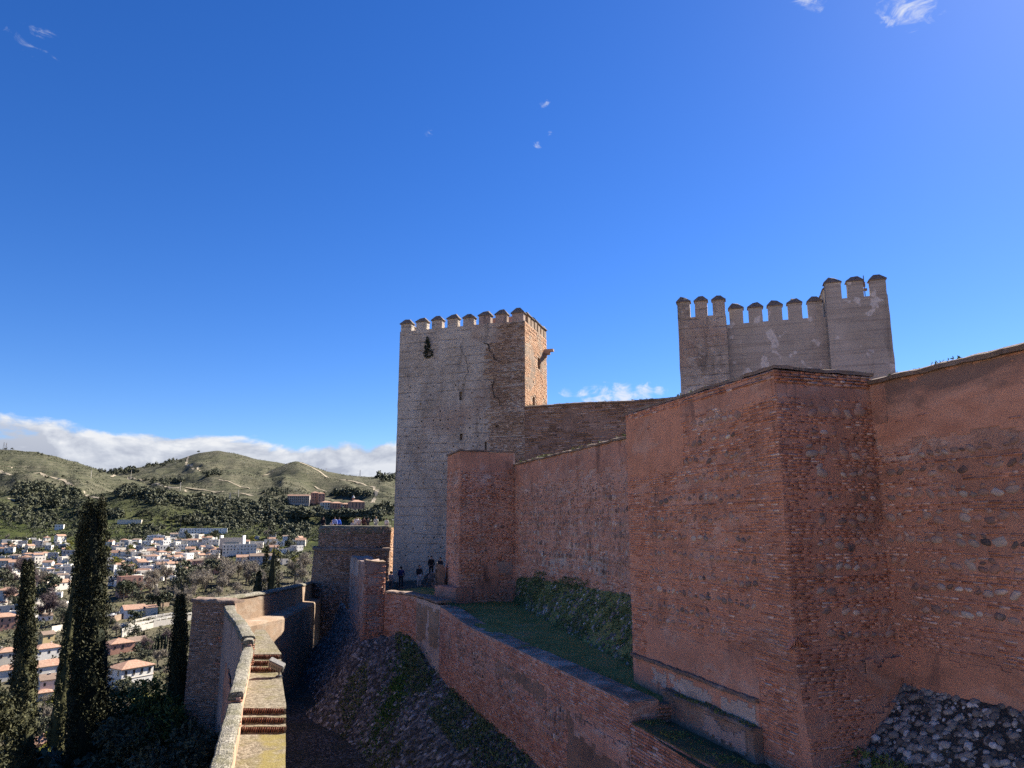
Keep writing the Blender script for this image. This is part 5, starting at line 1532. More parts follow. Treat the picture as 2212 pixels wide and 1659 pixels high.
# --- railing by the gate path
gr_ = thing('path_railing', 'dark metal railing at the path below the tall tower', 'railing', (-10, 62, -4.6))
a0, a1 = at(845, 1290, 61), at(868, 1290, 61.5)
g = MB()
for t in (0, .5, 1):
    p = a0.lerp(a1, t); g.tube([p, p + Vector((0, 0, 1.15))], .035, 5)
g.build('post', M_METAL, gr_)
g = MB()
for h in (.15, 1.1): g.tube([a0 + Vector((0, 0, h)), a1 + Vector((0, 0, h))], .03, 5)
m_ = a0.lerp(a1, .5)
for q0, q1 in ((a0, m_), (m_, a1)):
    g.tube([q0 + Vector((0, 0, .15)), q1 + Vector((0, 0, 1.1))], .02, 4); g.tube([q1 + Vector((0, 0, .15)), q0 + Vector((0, 0, 1.1))], .02, 4)
g.build('rail', M_METAL, gr_)
# ------------------------------------------------------------------ trees
def cypress_np(h, r, n, size, seed, fork=0.0, base=.0):
    g = np.random.default_rng(seed); P, D = [], []
    npl = max(14, int(n / 90))
    def prof(f): return np.clip(np.minimum(1.0, (f * 4 + .55)), 0, 1) * np.clip((1 - f), 0, 1) ** .56 * 1.12
    for k in range(npl):
        f0 = g.uniform(0, .93) ** 1.0; a = g.uniform(0, 6.283)
        rr = r * prof(f0) * g.uniform(.45, .98) * (1 + .22 * math.sin(a * 2 + seed) * math.sin(f0 * 9 + seed))
        L = h * g.uniform(.10, .2) * (1.1 - .5 * f0); m = int(n / npl)
        t = g.uniform(0, 1, m); w = (.08 * r + .26 * r * np.sin(np.pi * np.clip(t * .85 + .12, 0, 1))) * prof(f0) ** .5 * .8
        th = g.uniform(0, 6.283, m); q = np.sqrt(g.uniform(.2, 1, m)) * w
        z = base * h + f0 * h * (1 - base) + t * L
        z = np.minimum(z, h * 1.0 + g.uniform(-.02, .02, m) * h)
        k2 = np.clip(1.0 - .30 * t, .2, 1)
        x = math.cos(a) * rr * k2 + np.cos(th) * q; y = math.sin(a) * rr * k2 + np.sin(th) * q
        if fork: x += fork * r * np.clip(f0 - .45, 0, 1) * (1 if math.sin(a) > 0 else -1)
        P.append(np.stack([x, y, z], 1)); D.append(np.stack([np.cos(th) + math.cos(a), np.sin(th) + math.sin(a), np.full(m, 1.6)], 1))
    P = np.concatenate(P); D = np.concatenate(D); D /= np.linalg.norm(D, axis=1)[:, None]
    V = leaf_quads(P, D, size, g, .9)
    F = np.arange(len(V)).reshape(-1, 4)
    nz, na = 16, 10                            # dense dark heart of the crown
    C = []
    for i in range(nz + 1):
        f = i / nz; rr = r * prof(f) * .72 + .01 * r
        for j in range(na):
            a = j / na * 6.283; e = 1 + .25 * math.sin(a * 3 + i * 1.7 + seed)
            C.append((math.cos(a) * rr * e, math.sin(a) * rr * e, h * (base + (1 - base) * f * .97)))
    off = len(V); V = np.concatenate([V, np.array(C)])
    G = [(off + i * na + j, off + i * na + (j + 1) % na, off + (i + 1) * na + (j + 1) % na, off + (i + 1) * na + j) for i in range(nz) for j in range(na)]
    return np_mesh('crown', V, np.concatenate([F, np.array(G)]))
def broad_np(h, r, n, size, seed, lobes=9, low=.3):
    g = np.random.default_rng(seed); P, D = [], []
    for k in range(lobes):
        a = g.uniform(0, 6.283); q = r * math.sqrt(g.uniform(0, .55)); z = h * g.uniform(low + .1, .86)
        lr = r * g.uniform(.34, .56) * (1.1 - .35 * (z / h)); c = np.array([math.cos(a) * q, math.sin(a) * q, z])
        m = int(n / lobes); d = g.normal(size=(m, 3)); d /= np.linalg.norm(d, axis=1)[:, None]
        rad = lr * g.uniform(.25, 1, m) ** .4 * (1 + .25 * np.sin(d[:, 0] * 5 + k) * np.sin(d[:, 2] * 6))
        P.append(c + d * rad[:, None] * np.array([1, 1, .8])); D.append(d)
    P = np.concatenate(P); D = np.concatenate(D)
    V = leaf_quads(P, D, size, g, .1)
    return np_mesh('crown', V, np.arange(len(V)).reshape(-1, 4))
def bare_np(h, seed, n_main=7, twig=.045):
    g = random.Random(seed); mb = MB()
    def branch(p, d, L, rad, depth):
        q = p + d * L
        mb.tube([p, p.lerp(q, .5) + Vector((g.uniform(-1, 1), g.uniform(-1, 1), g.uniform(-.3, .6))) * L * .08, q], [rad, rad * .8, rad * .55], 3, False)
        if depth == 0: return
        for k in range(g.choice([2, 3, 3, 4])):
            nd = (d + Vector((g.uniform(-1, 1), g.uniform(-1, 1), g.uniform(-.25, .8))) * .75).normalized()
            branch(p.lerp(q, g.uniform(.45, 1)), nd, L * g.uniform(.5, .78), max(rad * .55, twig * h * .05), depth - 1)
    for k in range(n_main):
        a = k / n_main * 6.283 + g.uniform(-.4, .4)
        d = Vector((math.cos(a) * .5, math.sin(a) * .5, 1)).normalized()
        branch(Vector((0, 0, h * g.uniform(.12, .32))), d, h * g.uniform(.22, .33), h * .012, 4)
    q = np.random.default_rng(seed); V = np.array(mb.v)
    tips = V[q.integers(len(V) // 4, len(V), 1500)] + q.normal(size=(1500, 3)) * h * .035
    a = q.normal(size=(1500, 3)); a[:, 2] = np.abs(a[:, 2]) * 1.3; a = a / np.linalg.norm(a, axis=1)[:, None] * h * q.uniform(.025, .07, (1500, 1))
    b = np.cross(a, q.normal(size=(1500, 3))); b = b / np.linalg.norm(b, axis=1)[:, None] * h * .0035
    base = len(mb.v); W4 = np.stack([tips - a - b, tips - a + b, tips + a + b, tips + a - b], 1).reshape(-1, 3)
    mb.v += [tuple(p) for p in W4]; mb.f += [(base + 4 * i, base + 4 * i + 1, base + 4 * i + 2, base + 4 * i + 3) for i in range(1500)]
    return mb.mesh('crown')
def trunk_me(h, r):
    mb = MB(); mb.tube([(0, 0, -h * .08), (r * .1, 0, h * .3), (-r * .1, r * .1, h * .62), (0, 0, h * .86)], [r, r * .8, r * .5, r * .15], 7)
    return mb.mesh('trunk')
TRUNK = trunk_me(1.0, .035); TRUNK.materials.append(M_BARK)
def with_mat(me, m): me.materials.append(m); return me
KIND = {
 'cypress': [with_mat(cypress_np(1.0, .105, 620, .034, 400 + i), L_CYPB) for i in range(3)],
 'evergreen_tree': [with_mat(broad_np(1.0, .5, 900, .055, 410 + i), L_EVER) for i in range(3)],
 'olive_tree': [with_mat(broad_np(1.0, .5, 800, .05, 420 + i, 8), L_OLIVE) for i in range(3)],
 'bare_tree': [with_mat(bare_np(1.0, 430 + i), L_TWIG) for i in range(4)],
 'reddish_bare_tree': [with_mat(bare_np(1.0, 440 + i), L_PURP) for i in range(2)],
 'yellow_shrub': [with_mat(broad_np(1.0, .6, 500, .07, 450, 7, .1), L_YEL)],
}
def plant(kind, loc, h, label, cat='tree', group=None, name=None, widen=1.0):
    t = thing(name or kind, label, cat, tuple(loc), group)
    t.scale = (h * widen, h * widen, h); t.rotation_euler.z = rng.uniform(0, 6.28)
    me = KIND[kind][int(rng.integers(len(KIND[kind])))]
    c = bpy.data.objects.new('crown', me); COL.objects.link(c); c.parent = t
    c = bpy.data.objects.new('trunk', TRUNK); COL.objects.link(c); c.parent = t
    return t
# --- the big dark cypresses close to the wall
def big_cypress(u, vtop, Y, rad, label, n, seed, fork=0.0, size=.10, shift=0.0):
    p = at(u, vtop, Y); p.x += shift; zb = ground(p.x, Y) - .3; h = p.z - zb
    t = thing('cypress_tree', label, 'cypress', (p.x, Y, zb), 'tall cypresses outside the wall'); t.rotation_euler.y = -math.atan2(shift, h)
    child_local('crown', cypress_np(h, rad, n, size, seed, fork), t, L_CYP)
    mb = MB(); mb.tube([(0, 0, -.5), (0, 0, h * .5), (0, 0, h * .9)], [.28, .18, .05], 8); child_local('trunk', mb.mesh('trunk'), t, M_BARK)
    return t
big_cypress(203, 1078, 44, 1.34, 'tallest dark cypress with a forked top, second from the left', 52000, 1, .45, .075, 1.3)
big_cypress(62, 1212, 40, .84, 'slim dark cypress left of the tallest one', 30000, 2, .2, .07, 1.0)
big_cypress(391, 1283, 49, 1.0, 'smooth dark cypress close to the brick wall tower', 26000, 3, 0, .06, .6)
big_cypress(166, 1210, 66, .9, 'dark cypress half hidden behind the left side of the tallest one', 5000, 7, 0, .12)
c5 = big_cypress(594, 1160, 100, 1.75, 'bushy dark cypress with several tops behind the far parapet', 9000, 4, .8, .16)
t = thing('cypress_tree', 'low dark side shoot of a cypress leaning left behind the far parapet', 'cypress', tuple(at(556, 1290, 99)), None)
child_local('crown', cypress_np(3.4, .8, 1600, .15, 9), t, L_CYP)
p = at(-22, 1440, 33); zb = ground(p.x, 33) - .3
t = thing('garden_tree', 'bushy sunlit evergreen tree cut off by the left edge of the picture', 'tree', (p.x - .5, 33, zb))
child_local('crown', broad_np(p.z - zb, 2.3, 16000, .085, 21, 18, .1), t, L_CYP)
mb = MB(); mb.tube([(0, 0, -.4), (0, 0, (p.z - zb) * .7)], [.25, .1], 7); child_local('trunk', mb.mesh('trunk'), t, M_BARK)
# --- shrubs in the shade below the wall tower
for i, (u, v, Y, r, hh, m, lab) in enumerate([
    (300, 1560, 47, 3.0, 4.6, L_BUSH, 'dark leafy shrub mass right of the tallest cypress'),
    (375, 1495, 43, 2.4, 5.6, L_BUSH, 'brighter green feathery shrub in front of the wall tower'),
    (330, 1478, 60, 2.2, 4.6, L_YEL, 'yellow-green shrub catching the sun beside the smooth cypress'),
    (440, 1545, 39, 2.3, 3.6, L_EVER, 'dark shrub against the foot of the brick wall tower'),
    (255, 1600, 41, 2.2, 3.4, L_EVER, 'low dark shrub at the foot of the tallest cypress'),
    (350, 1610, 36, 2.6, 3.6, L_EVER, 'big dark shrub at the bottom edge below the feathery one'),
    (455, 1630, 31, 2.0, 3.2, L_EVER, 'dark shrub touching the outer face of the parapet'),
    (250, 1500, 66, 2.6, 3.4, L_OLIVE, 'greyish shrub on the slope between tall cypress and white villa'),
    (110, 1640, 62, 2.6, 4.2, L_YEL, 'yellowish shrub at the bottom between the two tall cypresses'),
    (125, 1610, 70, 2.2, 3.6, L_OLIVE, 'pale twiggy shrub between the two tall cypresses')]):
    p = at(u, v, Y); zb = ground(p.x, Y); hh = max(hh, p.z - zb)
    t = thing('garden_shrub', lab, 'shrub', (p.x, Y, zb - .2), 'shrubs below the wall tower')
    child_local('foliage', broad_np(hh, r, 5200, .13, 60 + i, 14, .0), t, m)
    mb = MB(); mb.tube([(0, 0, -.2), (.1, 0, hh * .4), (0, .1, hh * .7)], [.12, .08, .03], 6); child_local('stem', mb.mesh('stem'), t, M_BARK)

# ------------------------------------------------------------------ village
WIN_ME = MB(); WIN_ME.box((0, 0, 0), (1, .16, 1)); WIN_ME = with_mat(WIN_ME.mesh('window'), M_WIN)
FRM = MB()
for c, s_ in (((-.56, 0, 0), (.12, .2, 1.24)), ((.56, 0, 0), (.12, .2, 1.24)), ((0, 0, .56), (1.0, .2, .12)), ((0, -.04, -.58), (1.3, .3, .1)), ((0, 0, 0), (.06, .19, 1.0))): FRM.box(c, s_)
FRM_ME = with_mat(FRM.mesh('frame'), M_SHUT)
def lm(mb, name, parent, m): return child_local(name, mb.mesh(name), parent, m)
def house(name, loc, rz, w, d, h, roof, wall, rm, label, group=None, wins=True, cat='house', pitch=.34, chim=True, ww=.9, wh=1.2, seed=0, frames=False, floors=None, eave=.35):
    r = random.Random(seed)
    t = thing(name, label, cat, tuple(loc), group); t.rotation_euler.z = rz
    mb = MB(); mb.box((0, 0, h / 2 - 4), (w, d, h + 8)); 
    if roof == 'flat':
        for cx, cy, sx, sy in ((0, -d / 2 + .1, w + .04, .24), (0, d / 2 - .1, w + .04, .24), (-w / 2 + .1, 0, .24, d - .4), (w / 2 - .1, 0, .24, d - .4)): mb.box((cx, cy, h + .25), (sx, sy, .6))
    elif roof == 'gable':
        for sx in (-1, 1): mb.poly([(sx * w / 2, -d / 2, h), (sx * w / 2, d / 2, h), (sx * w / 2, 0, h + d / 2 * pitch * 1.6)])
    lm(mb, 'wall', t, wall)
    mb = MB(); e = eave
    if roof == 'hip':
        k = min(w, d) / 2; rh = k * pitch * 1.25; W2, D2 = w / 2 + e, d / 2 + e
        rx, ry = max(0, w / 2 - k), max(0, d / 2 - k)
        A = [(-W2, -D2, h), (W2, -D2, h), (W2, D2, h), (-W2, D2, h)]; B = [(x, y, z + .18) for x, y, z in A]
        T = [(-rx, -ry, h + rh + .18), (rx, -ry, h + rh + .18), (rx, ry, h + rh + .18), (-rx, ry, h + rh + .18)]
        for j in range(4): mb.poly([A[j], A[(j + 1) % 4], B[(j + 1) % 4], B[j]]); mb.poly([B[j], B[(j + 1) % 4], T[(j + 1) % 4], T[j]])
        mb.poly(A[::-1]); mb.poly(T)
    elif roof == 'gable':
        rh = d / 2 * pitch * 1.6; W2, D2 = w / 2 + e, d / 2 + e; k = rh / (d / 2)
        for sy in (-1, 1):
            a = [(-W2, sy * D2, h - e * k), (W2, sy * D2, h - e * k), (W2, 0, h + rh), (-W2, 0, h + rh)]
            b = [(x, y, z + .2) for x, y, z in a]
            mb.poly(b); mb.poly(a[::-1])
            for j in range(4): mb.poly([a[j], a[(j + 1) % 4], b[(j + 1) % 4], b[j]])
    elif roof == 'shed':
        a = [(-w / 2 - e, -d / 2 - e, h - .1), (w / 2 + e, -d / 2 - e, h - .1), (w / 2 + e, d / 2 + e, h + d * pitch * .55), (-w / 2 - e, d / 2 + e, h + d * pitch * .55)]
        b = [(x, y, z + .2) for x, y, z in a]; mb.poly(b); mb.poly(a[::-1])
        for j in range(4): mb.poly([a[j], a[(j + 1) % 4], b[(j + 1) % 4], b[j]])
    else: mb.box((0, 0, h - .05), (w - .5, d - .5, .3))
    ro = lm(mb, 'roof', t, rm if roof != 'flat' else M_FLATR)
    if chim:
        mb = MB(); cx, cy = r.uniform(-.3, .3) * w, r.uniform(-.1, .2) * d
        mb.box((cx, cy, h + 1.0), (.6, .5, 2.0)); mb.box((cx, cy, h + 2.05), (.75, .65, .12)); c = lm(mb, 'chimney', ro, wall)
    if wins:
        nf = floors or max(1, int(h / 2.9))
        for face_, L, ang in (('f', w, 0.0), ('r', d, math.pi / 2), ('l', d, -math.pi / 2)):
            nw_ = max(1, int(L / 2.9)) if face_ != 'l' else max(1, int(L / 4))
            for fl in range(nf):
                for k in range(nw_):
                    if r.random() < (.16 if not frames else 0): continue
                    s = (k + .5) / nw_ * L - L / 2 + (r.uniform(-.3, .3) if not frames else 0); z = h - 1.55 - fl * 2.9
                    if z < .8: continue
                    if face_ == 'f': pos = (s, -d / 2, z)
                    elif face_ == 'r': pos = (w / 2, s, z)
                    else: pos = (-w / 2, -s, z)
                    o = bpy.data.objects.new('window', WIN_ME); COL.objects.link(o); o.parent = t
                    o.location = pos; o.rotation_euler.z = ang; o.scale = (ww * (r.uniform(.8, 1.15) if not frames else 1), 1, wh * (1.0 if r.random() < .7 or frames else 1.4))
                    if frames:
                        q = bpy.data.objects.new('frame', FRM_ME); COL.objects.link(q); q.parent = o
    return t
def hitp(u, v): return ground_hit(u, v, 90)
def put_house(name, u, vb, wpx, hpx, dfrac, rot, roof, wall, rm, label, **kw):
    """u, vb = middle of the foot in the photograph; wpx, hpx = size there, turned into metres at its real distance"""
    p = hitp(u, vb); k = p.y / F
    return house(name, p, R(rot), wpx * k, wpx * k * dfrac, hpx * k, roof, wall, rm, label, **kw), p
# villa and neighbours in the near part of the village
villa, vp = put_house('white_villa', 279, 1488, 66, 42, .75, 58, 'hip', M_WHITE, M_ROOF, 'large white villa with a hipped clay roof, right of the tallest cypress', frames=True, floors=1, ww=.8, wh=1.5, chim=False, eave=.7)
kx = vp.y / F
mb = MB(); mb.box((0, 0, 0), (1, 1, 1))
def villa_bits():
    w, d, h = 66 * kx, 66 * kx * .75, 42 * kx
    # rounded arcade bay on the sunny side, with its own little roof
    mb = MB(); n = 9; R0 = d * .22
    pts = [(w / 2 + math.cos(a) * R0 * 1.1, math.sin(a) * R0 * 1.15 - d * .05) for a in np.linspace(-math.pi / 2, math.pi / 2, n)]
    for (x0, y0), (x1, y1) in zip(pts, pts[1:]): mb.poly([(x0, y0, -5), (x1, y1, -5), (x1, y1, h * .52), (x0, y0, h * .52)])
    lm(mb, 'bay', villa, M_WHITE)
    mb = MB(); ap = (w / 2, -d * .05, h * .66)
    out = [(w / 2 + (x - w / 2) * 1.14, y * 1.1, h * .52) for x, y in pts]
    for a, b in zip(out, out[1:]): mb.poly([a, b, ap])
    lm(mb, 'bay_roof', villa, M_ROOF)
    for k in range(1, n - 1, 2):
        a = -math.pi / 2 + math.pi * k / (n - 1)
        mb = MB(); m_ = 8; W_, H_ = .75, 1.35
        out = [(-W_, -H_), (W_, -H_), (W_, H_ * .3)] + [(math.cos(t) * W_, H_ * .3 + math.sin(t) * W_) for t in np.linspace(.3, math.pi - .3, m_)] + [(-W_, H_ * .3)]
        mb.poly([(x, -.05, z) for x, z in out]); mb.poly([(x, .3, z) for x, z in out][::-1])
        for i in range(len(out)):
            (x0, z0), (x1, z1) = out[i], out[(i + 1) % len(out)]; mb.poly([(x0, .3, z0), (x1, .3, z1), (x1, -.05, z1), (x0, -.05, z0)])
        o = lm(mb, 'arched_window', villa, M_WIN); o.location = (w / 2 + math.cos(a) * R0 * 1.1, math.sin(a) * R0 * 1.15 - d * .05, h * .22); o.rotation_euler.z = a + math.pi / 2
    mb = MB(); mb.box((0, 0, h * .56), (w + .25, d + .25, .22)); mb.box((0, 0, h - .25), (w + .4, d + .4, .3)); lm(mb, 'cornice', villa, M_WHITE)
villa_bits()
put_house('villa_annexe', 254, 1492, 34, 22, .8, 20, 'hip', M_WHITE, M_ROOFD, 'white annexe with a brown roof, against the left of the white villa', chim=False)
near = [('house', 97, 1425, 50, 22, .7, 28, 'hip', M_WHITE, M_ROOF, 'long white house with a clay hip roof, below the yellow house'),
 ('house', 12, 1436, 42, 26, .8, 25, 'hip', M_CREAM, M_ROOF, 'cream house with orange roof at the left edge of the picture'),
 ('house', 8, 1470, 46, 20, .8, 22, 'hip', M_WHITE, M_ROOF, 'white house with clay roof, below the cream one at the left edge'),
 ('house', 107, 1462, 64, 24, .55, 26, 'gable', M_WHITE, M_ROOF, 'white house with a long brown-orange gable roof, between the two big cypresses'),
 ('house', 112, 1502, 52, 32, .6, 18, 'gable', M_WHITE, M_ROOFD, 'white house with a mottled roof and a slim cypress at its wall'),
 ('house', 92, 1512, 30, 14, .8, 15, 'hip', M_CREAM, M_ROOF, 'little cream house with an orange roof, lowest between the two big cypresses'),
 ('chapel', 99, 1392, 22, 20, .9, 30, 'gable', M_YELW, M_ROOFD, 'small yellow house with a gable end, above the white hip-roofed house'),
 ('house', 96, 1628, 36, 22, .9, 10, 'gable', M_PINKW, M_ROOF, 'salmon house with clay roof at the bottom between the cypresses'),
 ('house', 6, 1362, 46, 26, .7, 20, 'hip', M_PINKW, M_ROOF, 'salmon house with pink-orange roof at the left edge, above the cream one'),
 ('house', 286, 1334, 42, 16, .7, 18, 'gable', M_WHITE, M_ROOF, 'white cottage with orange roof above the parking lot'),
 ('shed', 324, 1332, 22, 18, .8, 18, 'shed', M_CREAM, M_ROOF, 'pinkish lean-to shed right of the white cottage'),
 ('house', 256, 1410, 46, 18, .8, 24, 'hip', M_PINKW, M_ROOF, 'low house with a red roof just above the white villa'),
 ('house', 292, 1402, 34, 16, .8, 24, 'gable', M_CREAM, M_ROOFD, 'house with a dusty brown roof above the right of the white villa'),
 ('house', 277, 1290, 44, 40, .5, 22, 'flat', M_PINKW, M_ROOF, 'tall narrow salmon house right of the tallest cypress'),
 ('town_house', 447, 1242, 60, 29, .35, 12, 'hip', M_PINKW, M_ROOFD, 'long salmon town house with two rows of windows and a white ground floor'),
 ('town_house', 528, 1222, 34, 17, .5, 14, 'gable', M_WHITE, M_ROOF, 'white house with a bright red-orange roof, right of the salmon town house'),
 ('town_house', 565, 1222, 50, 18, .35, 14, 'gable', M_GREYW, M_ROOFD, 'pale grey row house with a brown roof, behind the bushy cypress'),
 ('town_house', 516, 1200, 66, 20, .4, 12, 'flat', M_WHITE, M_ROOF, 'long white flat-roofed house with dark windows above the red-roofed one'),
 ('cave_house', 440, 1154, 92, 11, .12, 8, 'flat', M_WHITE, M_ROOF, 'long low white terrace of cave houses at the top of the village'),
 ('house', 128, 1144, 16, 9, .6, 10, 'flat', M_WHITE, M_ROOF, 'lone small white house with two windows on the green slope'),
 ('ruin', 280, 1131, 46, 7, .2, 6, 'flat', M_CREAM, M_ROOF, 'pale roofless ruin on the slope right of the tallest cypress')]
for i, (nm, u, vb, wp, hp, df, rot, rf, wl, rm, lab) in enumerate(near):
    put_house(nm, u, vb, wp, hp, df, rot + (26 if vb > 1280 else 12), rf, wl, rm, lab, seed=i, wins=nm not in ('ruin', 'shed'), chim=nm in ('house', 'town_house') and wp > 30)
# concert hall with its big glazed screen
hall, hp_ = put_house('concert_hall', 500, 1192, 44, 27, .5, 10, 'flat', M_CONC, M_ROOF, 'concrete hall with one large grey-blue glazed front among cypresses', wins=False, chim=False, cat='building')
kh = hp_.y / F
mb = MB(); mb.box((2 * kh, -44 * kh * .25 - .1, 14 * kh), (26 * kh, .5, 11 * kh)); lm(mb, 'glazed_front', hall, simple('blue_glazing', (.16, .20, .22), .1, 1, rough=.2, spec=.5, bump=0))
mb = MB()
for k in range(8): mb.box((2 * kh + (k - 3.5) * 3 * kh, -44 * kh * .25 - .2, 4 * kh), (1.3 * kh, .5, 4 * kh))
lm(mb, 'arcade', hall, M_WIN)
mb = MB(); mb.box((-22 * kh, 0, 16 * kh), (3 * kh, 44 * kh * .5, 34 * kh)); mb.box((23 * kh, 0, 16 * kh), (3 * kh, 44 * kh * .5, 34 * kh)); lm(mb, 'side_pier', hall, M_WHITE)
# the rest of the white village
occupied = []
hr_ = random.Random(12)
zones = [((0, 150), (1168, 1262), 60), ((236, 330), (1174, 1272), 62), ((320, 420), (1162, 1256), 62), ((400, 470), (1166, 1210), 24), ((505, 650), (1160, 1200), 20), ((590, 650), (1205, 1222), 4), ((0, 70), (1262, 1345), 14), ((60, 150), (1275, 1350), 12)]
kinds_ = [('white flat-roofed house', 'flat', M_WHITE, M_ROOF), ('white hip-roofed house', 'hip', M_WHITE, M_ROOF), ('white gabled house', 'gable', M_WHITE, M_ROOF),
          ('white brown-roofed house', 'shed', M_WHITE, M_ROOFD), ('greyish flat-roofed house', 'flat', M_GREYW, M_ROOF), ('cream gabled house', 'gable', M_CREAM, M_ROOF)]
zn = ['left of the tallest cypress', 'just right of the tallest cypress', 'in the village middle', 'left of the concert hall', 'by the concert hall', 'beside the round bastion', 'low on the left edge', 'between the two left cypresses']
i = 0
for zi, (ur, vr, n) in enumerate(zones):
    placed = 0; tries = 0
    while placed < n and tries < n * 14:
        tries += 1
        u, v = hr_.uniform(*ur), hr_.uniform(*vr)
        wp = hr_.uniform(8, 19) * (1 + (v - 1160) / 200)
        if any(abs(u - a) < (wp + c) * .36 and abs(v - b) < 6 for a, b, c in occupied): continue
        if 478 < u < 530 and v < 1195: continue
        lab, rf, wl, rm = kinds_[hr_.choices(range(6), [46, 8, 16, 12, 10, 8])[0]]
        occupied.append((u, v, wp)); placed += 1; i += 1
        put_house('village_house', u, v, wp, wp * hr_.uniform(.42, .68), hr_.uniform(.5, .9), hr_.uniform(-5, 80), rf, wl, rm,
                  '%s %s' % (lab, zn[zi]), group='%ss %s' % (lab, zn[zi]), seed=100 + i, chim=hr_.random() < .4)
# walls and lanes between the houses
for k, (pts, hh, m, lab) in enumerate([
    ([(245, 1345), (300, 1325), (365, 1310)], 3.2, M_TAPIA, 'pale retaining wall below the parking lot'),
    ([(250, 1362), (320, 1342), (400, 1330)], 1.2, M_CONC, 'upper white railing wall of the terraced gardens'),
    ([(262, 1380), (330, 1358), (412, 1342)], 3.0, M_CONC, 'lower concrete terrace wall with white rails'),
    ([(110, 1370), (150, 1358)], 3.0, M_CREAM, 'buff retaining wall right of the yellow house'),
    ([(540, 1180), (600, 1172)], 4, M_GREYW, 'grey stone wall in front of the houses by the concert hall'),
    ([(590, 1192), (655, 1184)], 2.0, M_CREAM, 'pale garden wall behind the round bastion')]):
    P = [hitp(u, v) for u, v in pts]
    w = thing('garden_wall', lab, 'wall', tuple(P[0]))
    mb = MB()
    for a, b in zip(P, P[1:]):
        d = b - a; L = math.hypot(d.x, d.y); c = (a + b) / 2
        n = max(1, int(L / 12))
        for q in range(n):
            p0, p1 = a.lerp(b, q / n), a.lerp(b, (q + 1) / n); c = (p0 + p1) / 2
            mb.box((c.x, c.y, c.z + hh / 2 - 3), (L / n, .5, hh + 6), math.atan2(d.y, d.x))
    mb.build('wall_body', m, w)
    if k in (1, 2):
        mb = MB()
        for a, b in zip(P, P[1:]):
            n = max(2, int((b - a).length / 4))
            for q in range(n + 1):
                p = a.lerp(b, q / n); mb.box((p.x, p.y, p.z + hh + .6), (.28, .28, 1.2))
            for h2 in (.65, 1.2): mb.tube([a + Vector((0, 0, hh + h2)), b + Vector((0, 0, hh + h2))], .12, 4)
        mb.build('white_railing', M_WHITE, w)
draped('parking_lot', [(236, 1334), (268, 1326), (300, 1320)], 12, M_ASPH, .4, 6)
for k, (u, v, c, cn) in enumerate([(243, 1334, (.5, .5, .5), 'silver'), (252, 1331, (.03, .03, .035), 'black'), (260, 1329, (.7, .7, .7), 'white'), (247, 1338, (.4, .03, .03), 'red')]):
    p = hitp(u, v) + Vector((0, 0, .5)); t = thing('parked_car', cn + ' car in the small parking lot below the white cottage', 'car', tuple(p), 'cars in the village parking lot'); t.rotation_euler.z = R(70 + k * 3)
    mb = MB(); mb.box((0, 0, .55), (4.2, 1.7, .6)); mb.box((-.2, 0, 1.1), (2.3, 1.5, .55), 0, .8); lm(mb, 'body', t, simple(cn + '_paint', c, .1, 2, rough=.35, spec=.5, bump=0))
    mb = MB()
    mb.box((-.2, 0, 1.1), (2.36, 1.3, .36), 0, .85); lm(mb, 'window', t, M_WIN)
    for sx in (-1.3, 1.3):
        for sy in (-.8, .8):
            mb = MB(); mb.tube([(sx, sy - .1, .33), (sx, sy + .1, .33)], .33, 10); lm(mb, 'wheel', t, M_WIN)

# --- abbey on the hill
def abbey(u, vb, wpx, hpx, df, rot, roof, wall, label, Y=None, **kw):
    p = hitp(u, vb)
    k = p.y / F
    return house('abbey_building', p, R(rot), wpx * k, wpx * k * df, hpx * k, roof, wall, M_ROOF, label, cat='building', group='abbey buildings on the hill', ww=1.5, wh=2.2, chim=False, **kw), k
def grid_windows(t, w, d, h, nx, nz, face='f', ww=1.6, wh=2.6, z0=.2):
    for a in range(nx):
        for b in range(nz):
            o = bpy.data.objects.new('window', WIN_ME); COL.objects.link(o); o.parent = t
            s = ((a + .5) / nx - .5); z = h * (z0 + (b + .5) / nz * (1 - z0 - .04))
            if face == 'f': o.location = (s * w, -d / 2 - .05, z)
            else: o.location = (w / 2 + .05, s * d, z); o.rotation_euler.z = math.pi / 2
            o.scale = (ww, 1, wh)
def ab(u, vb, wpx, hpx, df, rot, roof, wall, label, nx, nz, nr):
    t, k = abbey(u, vb, wpx, hpx, df, rot, roof, wall, label, wins=False)
    grid_windows(t, wpx * k, wpx * k * df, hpx * k, nx, nz); 
    if nr: grid_windows(t, wpx * k, wpx * k * df, hpx * k, nr, nz, 'r')
    return t, k
ab(645, 1092, 46, 19, .22, 4, 'gable', M_ABBEYS, 'long grey abbey wing with three rows of windows', 11, 3, 0)
ab(679, 1090, 15, 23, .9, 30, 'hip', M_ABBEY, 'square salmon abbey tower block at the end of the long wing', 3, 3, 3)
ab(692, 1089, 15, 21, .8, 30, 'hip', M_ABBEY, 'second salmon abbey block beside the square tower block', 2, 3, 3)
ab(704, 1102, 22, 14, .7, 32, 'hip', M_CREAM, 'cream abbey house with orange roof, left of the low wing', 4, 2, 4)
ab(726, 1101, 24, 12, .6, 34, 'hip', M_ABBEY, 'low abbey wing with pyramid roof in the middle', 4, 2, 3)
ab(746, 1102, 18, 11, .7, 30, 'hip', M_ABBEYS, 'shaded abbey wing left of the church lantern', 4, 2, 2)
cb, kc = ab(769, 1101, 30, 15, .7, 32, 'hip', M_ABBEY, 'salmon abbey church block with a small lantern on its roof', 4, 3, 6)
mb = MB(); mb.box((-7 * kc, 0, 18 * kc), (4 * kc, 4 * kc, 12 * kc)); lm(mb, 'lantern', cb, M_ABBEY)
